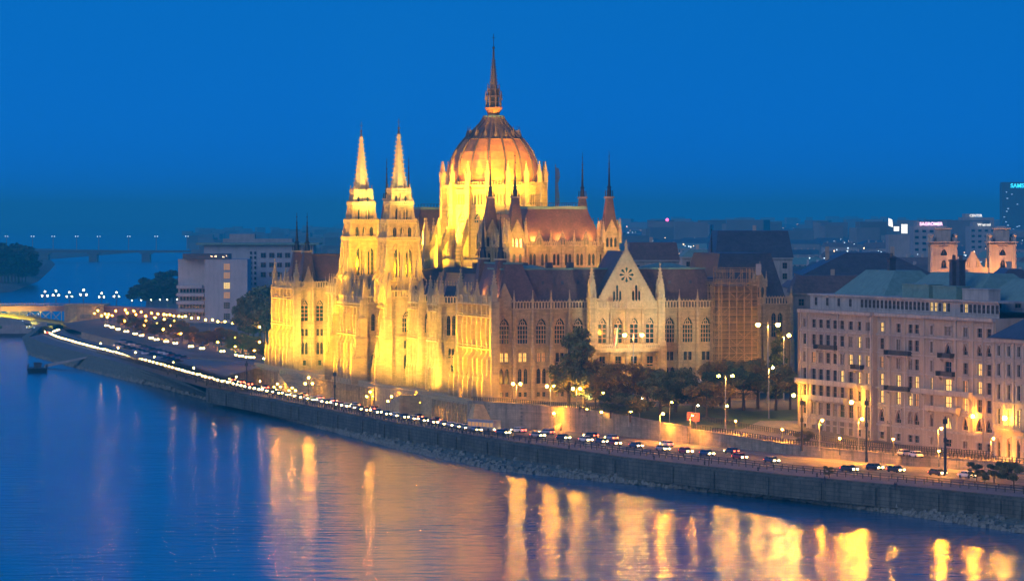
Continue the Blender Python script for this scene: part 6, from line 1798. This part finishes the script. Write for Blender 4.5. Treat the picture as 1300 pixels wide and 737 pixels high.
# ================================================================== CARS
def carmeshes(col):
    b = MB(); L, W_, = 4.4, 1.76
    # side profile lofted: lower body with rounded ends, then cabin
    sec = [(-2.2, .42, .72, .78), (-2.1, .34, .92, .84), (-1.2, .30, 1.0, .88), (.6, .30, .98, .88), (1.55, .32, .86, .86), (2.1, .36, .72, .80), (2.2, .42, .6, .74)]
    prev = None
    for (x, zb, zt, hw) in sec:
        ring = [b.P(x, -hw, zb), b.P(x, -hw - .02, (zb + zt) / 2), b.P(x, -hw + .06, zt), b.P(x, hw - .06, zt), b.P(x, hw + .02, (zb + zt) / 2), b.P(x, hw, zb)]
        if prev:
            for k in range(6): b.f.append([prev[k], prev[(k + 1) % 6], ring[(k + 1) % 6], ring[k]]); b.m.append(0)
        else: b.f.append(ring); b.m.append(0)
        prev = ring
    b.f.append(prev[::-1]); b.m.append(0)
    b.taper(-1.45, .95, -.76, .76, 1.36, 1.46, .1, .05)          # roof panel
    for x in (-1.45, -.25, .85):                                   # pillars
        for y in (-.76, .68): b.box(x, x + .1, y, y + .08, .95, 1.37)
    g = MB(); g.hexa([(-1.85, -.8, .96), (1.35, -.8, .96), (1.35, .8, .96), (-1.85, .8, .96)], [(-1.38, -.66, 1.38), (.68, -.66, 1.38), (.68, .66, 1.38), (-1.38, .66, 1.38)])
    w = MB(); n = 12
    i = [w.P(.33 * cos(2 * pi * k / n), -.1, .33 * sin(2 * pi * k / n)) for k in range(n)]; j = [w.P(.33 * cos(2 * pi * k / n), .1, .33 * sin(2 * pi * k / n)) for k in range(n)]
    w.f += [i[::-1], j] + [[i[k], i[(k + 1) % n], j[(k + 1) % n], j[k]] for k in range(n)]; w.m += [0] * (n + 2)
    h = MB(); h.box(0, .06, -.24, .24, -.12, .14); t = MB(); t.box(-.05, 0, -.18, .18, -.08, .1)
    return dict(body=b.mesh('body', [col]), window=g.mesh('window', ['glass_dark']), wheel=w.mesh('wheel', ['rubber']), headlight=h.mesh('headlight', ['headlight']), taillight=t.mesh('taillight', ['taillight']))
CARC = {}
for nm, c in (('white', (.6, .6, .6)), ('silver', (.35, .36, .38)), ('dark', (.03, .03, .035)), ('blue', (.04, .06, .14)), ('red', (.25, .03, .02))):
    M['car_' + nm] = mat('car_paint_' + nm, c, .3, 0, metal=.3 if nm == 'silver' else 0); CARC[nm] = None
TEMPL = {}
def car(nm, x, y, z, rz, label, group, lights=True, kind='car'):
    if nm not in TEMPL: TEMPL[nm] = carmeshes('car_' + nm)
    T = TEMPL[nm]; r = empty('parked_car' if not lights else 'car', (x, y, z), rz); tag(r, label, 'car', group)
    place('body', T['body'], r); place('window', T['window'], r)
    for wx in (-1.35, 1.38):
        for wy in (-.8, .8): place('wheel', T['wheel'], r, (wx, wy, .33))
    for wy in (-.58, .58):
        if lights: place('headlight', T['headlight'], r, (2.2, wy, .64)); place('taillight', T['taillight'], r, (-2.2, wy, .72))
    if not lights: pass
    return r
_fm = {}
def farcar(nm, x, y, z, rz, label, group, toward=True):
    if nm not in _fm:
        b = MB(); b.hexa([(-2.2, -.85, .3), (2.2, -.85, .3), (2.2, .85, .3), (-2.2, .85, .3)], [(-2.1, -.8, .95), (2.1, -.8, .85), (2.1, .8, .85), (-2.1, .8, .95)]); b.taper(-1.6, 1.1, -.78, .78, .9, 1.45, .4, .12, 1)
        for s_ in (-1, 1): b.box(2.2, 2.28, s_ * .58 - .3, s_ * .58 + .3, .48, .88, 2); b.box(-2.26, -2.2, s_ * .58 - .2, s_ * .58 + .2, .6, .85, 3)
        _fm[nm] = b.mesh('car', ['car_' + nm, 'glass_dark', 'headlight', 'taillight'])
    o = bpy.data.objects.new('car', _fm[nm]); COL.objects.link(o); o.location = (x, y, z); o.rotation_euler.z = rz; tag(o, label, 'car', group); return o
def path_pts(P):
    acc = [0]
    for a, c in zip(P, P[1:]): acc.append(acc[-1] + hypot(c[0] - a[0], c[1] - a[1]))
    return acc
def along_path(P, acc, s):
    for i in range(len(P) - 1):
        if acc[i + 1] >= s:
            t = (s - acc[i]) / (acc[i + 1] - acc[i]); return lerp2(P[i], P[i + 1], t), atan2(P[i + 1][1] - P[i][1], P[i + 1][0] - P[i][0])
    return P[-1], 0
RC = random.Random(11)
NAMES = ['white', 'silver', 'dark', 'blue', 'silver', 'dark', 'red']
def queue(P, gap, lab, grp, toward, glimit=1250, start=0, gapj=.5, z=ZQ + .006, stop=None):
    acc = path_pts(P); s = start; k = 0
    while s < (stop or acc[-1]) - 4:
        p, a = along_path(P, acc, s); nm = RC.choice(NAMES); zz = z if not callable(z) else z(p)
        rz = a + pi if toward else a
        l = '%s car, %s from the right, %s' % (nm if nm != 'dark' else 'dark grey', ordinal(k), lab)
        if p[1] < glimit: car(nm, p[0], p[1], zz, rz, l, grp)
        else: farcar(nm, p[0], p[1], zz, rz, l, grp, toward)
        k += 1; s += gap * RC.uniform(1 - gapj, 1 + gapj)
qp = LRP(.52); qa = path_pts(qp)
# near lane, oncoming headlights; it thickens to a queue towards the bridge
idx9 = STN.index(634)
queue(qp, 10.5, 'near lane of the lower road', 'cars on the near lane of the lower road', True, start=150, stop=qa[idx9])
queue(qp, 9.2, 'headlight queue below the parliament', 'cars queueing with headlights towards the camera', True, start=qa[idx9] + 6, gapj=.35, stop=qa[-1])
qp2 = LRP(.74); qa2 = path_pts(qp2)
queue(qp2, 22, 'far lane of the lower road driving away', 'cars on the far lane of the lower road', False, start=170, stop=qa2[STN.index(265)])
# continuing round the bend under the bridge
bend = [lerp2(walltop[-1], INNER[-1], .5), at(60, 424, ZQ), at(76, 419, ZQ)]
queue(bend, 9, 'bend under the bridge with headlights', 'cars in the bend under the bridge', True, gapj=.1)
# upper road at the right
for k, (px, py, nm, lit) in enumerate(((1078, 596, 'dark', 1), (1110, 594, 'dark', 1), (1137, 597, 'dark', 1), (1190, 601, 'dark', 1), (1228, 604, 'white', 1))):
    x, y = at(px, py + 2, ZQ); P_ = LRP(.7); car(nm, x, y, ZQ + .01, atan2(P_[3][1] - P_[4][1], P_[3][0] - P_[4][0]), '%s car waiting before the beige block, %s from the left' % ('dark' if nm == 'dark' else 'white', ordinal(k)), 'cars waiting before the beige block', True)
for k, (px, py, nm) in enumerate(((1163, 581, 'white'), (1148, 579, 'silver'))):
    x, y, z = atu(px, py); car(nm, x, y, z + .13, BA, '%s car parked at the foot of the beige block' % nm, None, False)
# avenue north of the parliament
av = [atu(345, 458)[:2], atu(290, 449)[:2], atu(250, 443)[:2], atu(200, 433)[:2], atu(155, 421)[:2], atu(130, 413)[:2]]
zf = lambda p: zup(p[1]) + .05
queue(av, 26, 'avenue beyond the parliament with headlights', 'cars on the avenue beyond the parliament', True, start=20, gapj=.6, z=zf)
RC.seed(3)
k = 0
for j in range(2):
    for i in range(13):
        px = 158 + i * 6.2 + RC.uniform(-1, 1) - j * 8; py = 435 + i * 1.75 + j * 4.5
        x, y, z = atu(px, py); nm = RC.choice(NAMES)
        o = farcar(nm + '_', x, y, z + .04, .4, '', '') if False else None
        me = TEMPL.setdefault('pk' + nm, None)
        if me is None:
            b = MB(); b.hexa([(-2.2, -.85, .3), (2.2, -.85, .3), (2.2, .85, .3), (-2.2, .85, .3)], [(-2.1, -.8, .95), (2.1, -.8, .85), (2.1, .8, .85), (-2.1, .8, .95)]); b.taper(-1.6, 1.1, -.78, .78, .9, 1.45, .4, .12, 1); me = TEMPL['pk' + nm] = b.mesh('parked_car', ['car_' + nm, 'glass_dark'])
        o = bpy.data.objects.new('parked_car', me); COL.objects.link(o); o.location = (x, y, z + .05); o.rotation_euler.z = .5 + RC.uniform(-.1, .1)
        tag(o, '%s car, %s from the left, %s row parked near the bridge' % (nm if nm != 'dark' else 'dark grey', ordinal(i), ['upper', 'lower'][j]), 'car', 'cars parked on the square near the bridge')
# a bus on the lower road
def bus(x, y, z, rz, label):
    r = empty('bus', (x, y, z), rz); tag(r, label, 'bus'); b = MB(); b.box(-5.5, 5.5, -1.2, 1.2, .35, 1.3); b.box(-5.5, 5.5, -1.2, 1.2, 2.4, 3.0)
    for k in range(8): b.box(-5.5 + k * 1.555, -5.4 + k * 1.555 + .1, -1.2, 1.2, 1.3, 2.4)
    b.obj('body', 'car_silver', r); g = MB(); g.box(-5.42, 5.46, -1.15, 1.15, 1.3, 2.41); g.obj('window', 'glass_dim', r)
    q = MB()
    n = 12
    for wx in (-3.6, 3.4):
        for wy in (-1.1, 1.1):
            w = MB(); w.frame(0, 0)
            i = [w.P(.48 * cos(2 * pi * t / n), -.14, .48 * sin(2 * pi * t / n)) for t in range(n)]; j2 = [w.P(.48 * cos(2 * pi * t / n), .14, .48 * sin(2 * pi * t / n)) for t in range(n)]
            w.f += [i[::-1], j2] + [[i[t], i[(t + 1) % n], j2[(t + 1) % n], j2[t]] for t in range(n)]; w.m += [0] * (n + 2); o = w.obj('wheel', 'rubber', r); o.location = (wx, wy, .48)
    for wy in (-.85, .85): q = MB(); q.box(5.5, 5.58, wy - .22, wy + .22, .6, .85); q.obj('headlight', 'headlight', r)
p_, a_ = along_path(LRP(.66), path_pts(LRP(.66)), path_pts(LRP(.66))[STN.index(634)] - 2); bus(p_[0], p_[1], ZQ + .01, a_ + pi, 'silver bus with dim windows on the lower road at the parliament corner')
# ================================================================== TREES, RAILINGS, SMALL THINGS
def crown_mesh(seed, kind, leafm, leafm2=None, n=1500, ls=.42):
    rr = random.Random(seed); mb = MB(); lobes = []
    if kind == 'round':
        for k in range(15):
            a = rr.uniform(0, 2 * pi); r = rr.uniform(.1, .36); z = rr.uniform(.34, .88); r *= 1.25 - abs(z - .55); lobes.append((r * cos(a), r * sin(a), z, rr.uniform(.09, .17)))
    elif kind == 'tall':
        for k in range(18):
            a = rr.uniform(0, 2 * pi); z = rr.uniform(.2, .93); r = rr.uniform(.05, .3) * (1.15 - .75 * z); lobes.append((r * cos(a), r * sin(a), z, rr.uniform(.08, .15)))
    elif kind == 'flat':
        for k in range(16):
            a = rr.uniform(0, 2 * pi); r = rr.uniform(.05, .48); z = rr.uniform(.55, .86) - r * .25; lobes.append((r * cos(a), r * sin(a), z, rr.uniform(.09, .15)))
    elif kind == 'spruce':
        for k in range(40):
            z = .08 + .9 * k / 40; a = rr.uniform(0, 2 * pi); r = (1 - z) * .2; lobes.append((r * cos(a), r * sin(a), z, .03 + .08 * (1 - z)))
    tot = sum(l_[3] ** 2 for l_ in lobes)
    H = 15.0
    for (x, y, z, r) in lobes:
        tone = 1 if (leafm2 and rr.random() < .4) else 0
        for _ in range(int(n * r * r / tot)):
            u = Vector((rr.gauss(0, 1), rr.gauss(0, 1), rr.gauss(0, 1))).normalized() * (r * rr.random() ** .4)
            p = (Vector((x, y, z)) + Vector((u.x * 1.15, u.y * 1.15, u.z * .85))) * H
            s = ls * rr.uniform(.6, 1.5); a = Vector((rr.gauss(0, 1), rr.gauss(0, 1), rr.gauss(0, .6))).normalized(); b_ = a.cross(Vector((rr.gauss(0, 1), rr.gauss(0, 1), rr.gauss(0, 1)))).normalized()
            mb.face([tuple(p - a * s - b_ * s * .5), tuple(p + a * s * .2 - b_ * s * .7), tuple(p + a * s + b_ * s * .3), tuple(p - a * s * .1 + b_ * s * .7)], tone)
    t = MB(); t.frus(0, 0, 0, H * .3, .38, .26, 7); t.frus(0, 0, H * .3, H * (.85 if kind in ('tall', 'spruce') else .55), .26, .08, 7)
    for (x, y, z, r) in lobes[:9]:
        if kind != 'spruce': t.bar((0, 0, H * min(z * .6, .45)), (x * H * .9, y * H * .9, z * H * .95), .2, 0, .05)
    return mb.mesh('crown', [leafm] + ([leafm2] if leafm2 else [])), t.mesh('trunk', ['bark'])
_cm = {}
def tree(x, y, z, h, wscale, kind, key, label, group=None, rz=None, name='tree'):
    lm = {'green': ('leaf_green', 'leaf_amber'), 'dark': ('leaf_dark', 'leaf_green'), 'amber': ('leaf_amber', 'leaf_green'), 'rust': ('leaf_rust', 'leaf_amber'), 'haze': ('leaf_haze', None)}[key]
    var = R.randrange(3); kk = (kind, key, var)
    if kk not in _cm: _cm[kk] = crown_mesh(hash(kind) % 97 * 0 + len(kind) * 13 + var * 5 + len(key), kind, lm[0], lm[1], 4600 if key != 'haze' else 900, .30 if key != 'haze' else .9)
    c, t = _cm[kk]; r = empty(name, (x, y, z), R.uniform(0, 6) if rz is None else rz); tag(r, label, 'tree', group)
    place('crown', c, r); place('trunk', t, r); s = h / 15.0; r.scale = (s * wscale, s * wscale, s); return r
G2 = 'trees of the park before the parliament'
for (px, by, h, ws, kind, key, lab) in [
 (722, 516, 20, 1.0, 'tall', 'green', 'tallest yellow-green tree left of the gable'), (741, 518, 18, 1.05, 'tall', 'green', 'broad green tree touching the tallest one on its right side'),
 (756, 520, 10, 1.1, 'round', 'amber', 'small amber tree at the right foot of the big green trees'),
 (798, 520, 13.5, 1.2, 'round', 'rust', 'rust-brown tree in front of the gable'), (775, 530, 6.5, 1.7, 'round', 'dark', 'low dark bushy tree by the stair top'),
 (800, 535, 7.5, 1.5, 'round', 'dark', 'dark green bushy tree just behind the wall'), (822, 521, 12, 1.1, 'round', 'rust', 'thin brown tree below the right gable buttress'),
 (838, 529, 10, 1.4, 'round', 'dark', 'dark round tree right of the tall white lamp'), (858, 523, 12, 1.3, 'round', 'dark', 'dark tree below the right wing windows'),
 (880, 526, 12, 1.3, 'round', 'dark', 'dark tree left of the scaffolding foot'), (897, 530, 10, 1.4, 'round', 'rust', 'brown tree above the path corner'),
 (905, 518, 13, 1.0, 'round', 'amber', 'amber tree at the left foot of the scaffolding'), (926, 517, 14, 1.2, 'flat', 'green', 'yellow-green spreading tree at the scaffolding foot'),
 (944, 521, 13, 1.3, 'flat', 'dark', 'dark spreading tree with a visible trunk on the lawn'), (962, 519, 14, 1.25, 'flat', 'amber', 'amber spreading tree left of the tall single mast'),
 (985, 521, 12.5, 1.3, 'flat', 'amber', 'amber spreading tree right of the tall single mast'), (1003, 520, 12, 1.2, 'flat', 'rust', 'rusty tree next to the beige block'),
 (988, 505, 20, .9, 'spruce', 'dark', 'dark spruce before the gothic east wing'), (1020, 566, 4, 1.2, 'round', 'dark', 'small green shrub tree at the corner of the beige block'),
]:
    x, y, z = atu(px, by); tree(x, y, z - .1, h, ws, kind, key, lab, G2)
for k, (px, by, h, lab) in enumerate(((1240, 611, 4.2, 'small street tree left of three by the right edge'), (1262, 613, 4.6, 'small street tree in the middle of three by the right edge'), (1287, 620, 6.0, 'largest small street tree at the right edge'), (1053, 606, 2.6, 'small dark shrub on the quay before the beige block'), (1250, 614, 2.6, 'low bush between the small street trees'))):
    x, y = at(px, by, ZQ); tree(x, y, ZQ, h, 1.1, 'round', 'dark', lab, 'small trees on the quay at the right')
# avenue trees, lit orange from below
RT = random.Random(9)
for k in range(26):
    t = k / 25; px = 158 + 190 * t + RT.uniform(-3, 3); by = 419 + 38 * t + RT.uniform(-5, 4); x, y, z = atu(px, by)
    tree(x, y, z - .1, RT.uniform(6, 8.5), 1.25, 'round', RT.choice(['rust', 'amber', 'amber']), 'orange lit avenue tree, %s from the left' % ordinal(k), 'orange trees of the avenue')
# dark trees before the white block
for k, (px, by, h) in enumerate(((316, 434, 14), (322, 436, 19), (330, 437, 24), (338, 438, 22), (346, 439, 25), (354, 440, 23), (362, 440, 24), (372, 440, 22))):
    x, y, z = atu(px, by); tree(x, y, z, h, 1.05, 'round', 'dark', 'tall dark tree between office block and parliament, %s from the left' % ordinal(k), 'tall dark trees beside the white office block')
for k in range(15):
    px = 168 + k * 4.0; d_ = 2500 + RT.uniform(-150, 250); x = (px - PCX) / FP * d_; tree(x, d_, 7, 9 + .55 * k + RT.uniform(-2, 2), 1.3, 'round', 'haze', 'hazy tree on the far shore left of the office block, %s from the left' % ordinal(k), 'hazy trees of the far shore')
# island trees
for k in range(34):
    row = k // 12; px = -16 + (k % 12) * 4.4 + row * 2; d_ = (3450, 3800, 4150)[row] + RT.uniform(-60, 60); x = (px - PCX) / FP * d_
    if px > 34 - row * 1: continue
    tree(x, d_, 2, (34 - .2 * k % 9) * RT.uniform(.75, 1.1) * (1 if px < 28 else .75), 1.2, 'round', 'haze', 'hazy dark island tree, %s from the left, %s row' % (ordinal(k % 12), ('front', 'middle', 'back')[row]), 'hazy trees of the island')

# railings along the tram line on the quay
def railing(P, z, name, label, h=1.1, sp=3.0, m='black_metal', w=.09, picket=None):
    acc = path_pts(P); mb = MB(); s = 0
    while s < acc[-1]:
        p, a = along_path(P, acc, s); mb.box(p[0] - w, p[0] + w, p[1] - w, p[1] + w, z if not callable(z) else z(p), (z if not callable(z) else z(p)) + h); s += sp
    for a, c in zip(P, P[1:]):
        for k in (h, h * .55):
            za, zc = (z, z) if not callable(z) else (z(a), z(c)); mb.bar((a[0], a[1], za + k), (c[0], c[1], zc + k), .1)
    o = mb.obj(name, m); tag(o, label, 'railing'); return o
railing(LRP(.22)[:24], ZQ, 'railing', 'dark railing along the promenade on the quay wall')
railing(LRP(.33)[:22], ZQ, 'railing', 'dark railing between promenade and lower road', 1.0, 4.0)
railing([(p[0] + .4, p[1]) for p in INNER[0:9]], lambda p: zup(p[1]) + .3, 'railing', 'iron railing on the low wall before the orange lit road', 1.2, 1.2)
railing([(p[0] + .4, p[1]) for p in INNER[9:13]], lambda p: zup(p[1]) + .8, 'railing', 'dark hedge-like railing on top of the retaining wall', 1.0, .8)
railing([(p[0] + 15.4, p[1]) for p in INNER[2:10]], lambda p: zup(p[1]) + .1, 'railing', 'iron picket fence between the upper road and the beige block', 1.2, .9)
# bollards on the promenade
acc = path_pts(LRP(.12))
for k in range(26):
    p, a = along_path(LRP(.12), acc, 130 + k * 23); q = MB(); q.frus(0, 0, 0, .5, .22, .16, 8); q.frus(0, 0, .5, .75, .28, .2, 8); q.ball(0, 0, .78, .16, 0, 8, 4)
    o = q.obj('mooring_bollard', 'black_metal'); o.location = (p[0], p[1], ZQ + .002); tag(o, 'dark iron mooring bollard on the promenade, %s from the right' % ordinal(k), 'bollard', 'mooring bollards along the promenade')
# stair in the retaining wall
sx = at(712, 546, ZQ); q = MB()
for k in range(22): q.box(-2.2, 2.2, 1.2 + k * .36, 9.5, k * .24, (k + 1) * .24)
q.box(-3.6, -2.2, .4, 9.5, -.1, 6.1); q.box(2.2, 3.6, .4, 9.5, -.1, 5.4)
q.hexa([(-9, -1.5, -.1), (-3.61, -1.5, -.1), (-3.61, 3, -.1), (-9, 3, -.1)], [(-8, .4, 6.3), (-3.61, .4, 6.3), (-3.61, 3, 6.3), (-8, 3, 6.3)])
o = q.obj('stair', 'stone'); o.location = (sx[0] + 3, sx[1] - 5, ZQ); o.rotation_euler.z = -.95; tag(o, 'pale stone stair block breaking through the retaining wall', 'stair')
# bronze relief figures on the stair block
q = MB(); 
for k, (x, z) in enumerate(((-1.2, 0), (.9, .4))):
    q.taper(x - .9, x + .7, -.3, .3, 1.5 + z, 2.4 + z, .2, .1); q.bar((x - .7, 0, 2.2 + z), (x - 1.3, 0, 3.3 + z), .4, 0, .2); q.bar((x - 1.3, 0, 3.3 + z), (x - 1.7, 0, 3.0 + z), .25)
    for lx in (-.7, -.4, .4, .6): q.bar((x + lx, 0, 1.6 + z), (x + lx + .1, 0, .4 + z), .16)
    q.bar((x + .7, 0, 2.2 + z), (x + 1.2, 0, 1.4 + z), .14)
o = q.obj('statue', 'black_metal'); x, y = at(697, 540, ZQ); o.location = (x, y - 3.5, ZQ + 1.0); o.rotation_euler.z = -.5; tag(o, 'dark bronze horse figures on the stair block', 'statue')
# road signs
for k, (px, by) in enumerate(((876, 545), (884, 546))):
    x, y, z = atu(px, by); rt = empty('road_sign', (x, y, z)); tag(rt, 'pinkish road sign board by the fence, the %s one' % ('left', 'right')[k], 'road sign'); q = MB(); q.frus(0, 0, 0, 4.4, .08, .06, 6); q.obj('post', 'steel', rt)
    q = MB(); q.box(-.8, .8, -.16, -.1, 2.2, 4.4); q.obj('board', mat('sign_board_%s' % ('red', 'pink')[k], (.55, .16, .12), .5, .1), rt)
# awnings before the south facade
for k, (pa, pb, lab) in enumerate(((762, 802, 'long pale awning row before the gable'), (846, 892, 'long pale awning row right of the gable, among dark trees'))):
    a, c = atd(pa, 480, 1048), atd(pb, 480, 1052); z0 = zup(1045); rt = empty('awning', (a[0], a[1], z0)); tag(rt, lab, 'awning'); W_ = c[0] - a[0]; zt = a[2] - z0
    q = MB(); n = 6
    for i in range(n): x0, x1 = W_ * i / n, W_ * (i + 1) / n; q.hexa([(x0, -2, zt - 1.2), (x1 - .1, -2, zt - 1.2), (x1 - .1, 3, zt - 1.2), (x0, 3, zt - 1.2)], [(x0 + .6, 0, zt), (x1 - .7, 0, zt), (x1 - .7, 1, zt), (x0 + .6, 1, zt)])
    q.obj('canopy', 'plaster_cream', rt); q = MB()
    for i in range(n + 1): x = W_ * i / n; q.box(x - .08, x + .08, -2, -1.84, 0, zt - 1.2)
    q.obj('post', 'steel', rt)
# flag on the gable balcony
x, y = PW(33.5, -3.2); rt = empty('national_flag', (x, y, GZ + 14)); tag(rt, 'red, white and green flag hanging from the gable balcony', 'flag')
q = MB(); q.bar((0, 0, 0), (-.6, -1.6, 6.2), .1); q.obj('pole', 'steel', rt)
for k, c in enumerate(((.5, .03, .03), (.6, .6, .6), (.03, .25, .08))):
    q = MB(); q.hexa([(-.5 + k * .28 - .5, -1.3, 1.2), (-.22 + k * .28 - .5, -1.3, 1.2), (-.22 + k * .28 - .5, -1.24, 1.2), (-.5 + k * .28 - .5, -1.24, 1.2)], [(-.6 + k * .3, -1.5, 6.0), (-.3 + k * .3, -1.5, 6.0), (-.3 + k * .3, -1.44, 6.0), (-.6 + k * .3, -1.44, 6.0)]); q.obj('stripe', mat('flag_%s' % ('red', 'white', 'green')[k], c, .8, .1), rt)
# people on the promenade and the forecourt
def person_mesh(seed, stride):
    rr = random.Random(seed); me = bpy.data.meshes.new('person')
    J = [(0, 0, .95), (0, 0, 1.2), (0, 0, 1.42), (0, 0, 1.53), (0, 0.01, 1.68), (0, .0, 1.78), (.19, 0, 1.40), (.25, -.05 * stride, 1.14), (.26, .1 * stride, .88), (-.19, 0, 1.40), (-.25, .05 * stride, 1.14), (-.26, -.1 * stride, .88),
         (.1, 0, .9), (.11, .14 * stride, .5), (.11, .12 * stride - .08, .08), (.11, .12 * stride + .12, .05), (-.1, 0, .9), (-.11, -.1 * stride, .5), (-.11, -.28 * stride, .1), (-.11, -.28 * stride + .18, .05)]
    E = [(0, 1), (1, 2), (2, 3), (3, 4), (4, 5), (2, 6), (6, 7), (7, 8), (2, 9), (9, 10), (10, 11), (0, 12), (12, 13), (13, 14), (14, 15), (0, 16), (16, 17), (17, 18), (18, 19)]
    Rr = [.15, .15, .14, .06, .11, .07, .07, .055, .045, .07, .055, .045, .1, .07, .05, .045, .1, .07, .05, .045]
    me.from_pydata([tuple(v) for v in J], E, []); o = bpy.data.objects.new('person', me); COL.objects.link(o)
    sk = o.modifiers.new('s', 'SKIN'); 
    for i, v in enumerate(me.skin_vertices[0].data if me.skin_vertices else []): v.radius = (Rr[i], Rr[i])
    return o
def add_people():
    import bmesh
    out = []
    for sd, st in ((1, 1.0), (2, .2)):
        o = person_mesh(sd, st)
        if not o.data.skin_vertices:
            bm = bmesh.new(); bm.from_mesh(o.data); lay = bm.verts.layers.skin.verify()
            Rr = [.15, .15, .14, .06, .11, .07, .07, .055, .045, .07, .055, .045, .1, .07, .05, .045, .1, .07, .05, .045]
            bm.verts.ensure_lookup_table()
            for i, v in enumerate(bm.verts): v[lay].radius = (Rr[i], Rr[i]); v[lay].use_root = (i == 0)
            bm.to_mesh(o.data); bm.free()
        ss = o.modifiers.new('d', 'SUBSURF'); ss.levels = 1; ss.render_levels = 1
        dg = bpy.context.evaluated_depsgraph_get(); me = bpy.data.meshes.new_from_object(o.evaluated_get(dg)); me.name = 'person'; bpy.data.objects.remove(o)
        out.append(me)
    return out
PM = add_people()
cl = [mat('dark_coat', (.03, .03, .04), .9, .1), mat('brown_coat', (.10, .06, .04), .9, .1)]
for k, (px, by, lev, lab) in enumerate(((1136, 622, 'q', 'person in a dark coat on the promenade, left one of a pair'), (1138.5, 622.4, 'q', 'person in a brown coat on the promenade, right one of a pair'), (736, 523, 'u', 'person walking near the top of the stone stair'), (742, 524, 'u', 'person standing by the small lamp above the stone stair'), (1047, 614, 'q', 'person in a dark coat beside the shrub on the quay'), (900, 592, 'q', 'lone person walking on the promenade below the park'))):
    x, y = at(px, by, ZQ) if lev == 'q' else atu(px, by)[:2]; z = ZQ if lev == 'q' else zup(y)
    me = PM[k % 2].copy(); me.materials.clear(); me.materials.append(cl[k % 2]); o = bpy.data.objects.new('person', me); COL.objects.link(o); o.location = (x, y, z); o.rotation_euler.z = R.uniform(0, 6); tag(o, lab, 'person', 'people out walking')
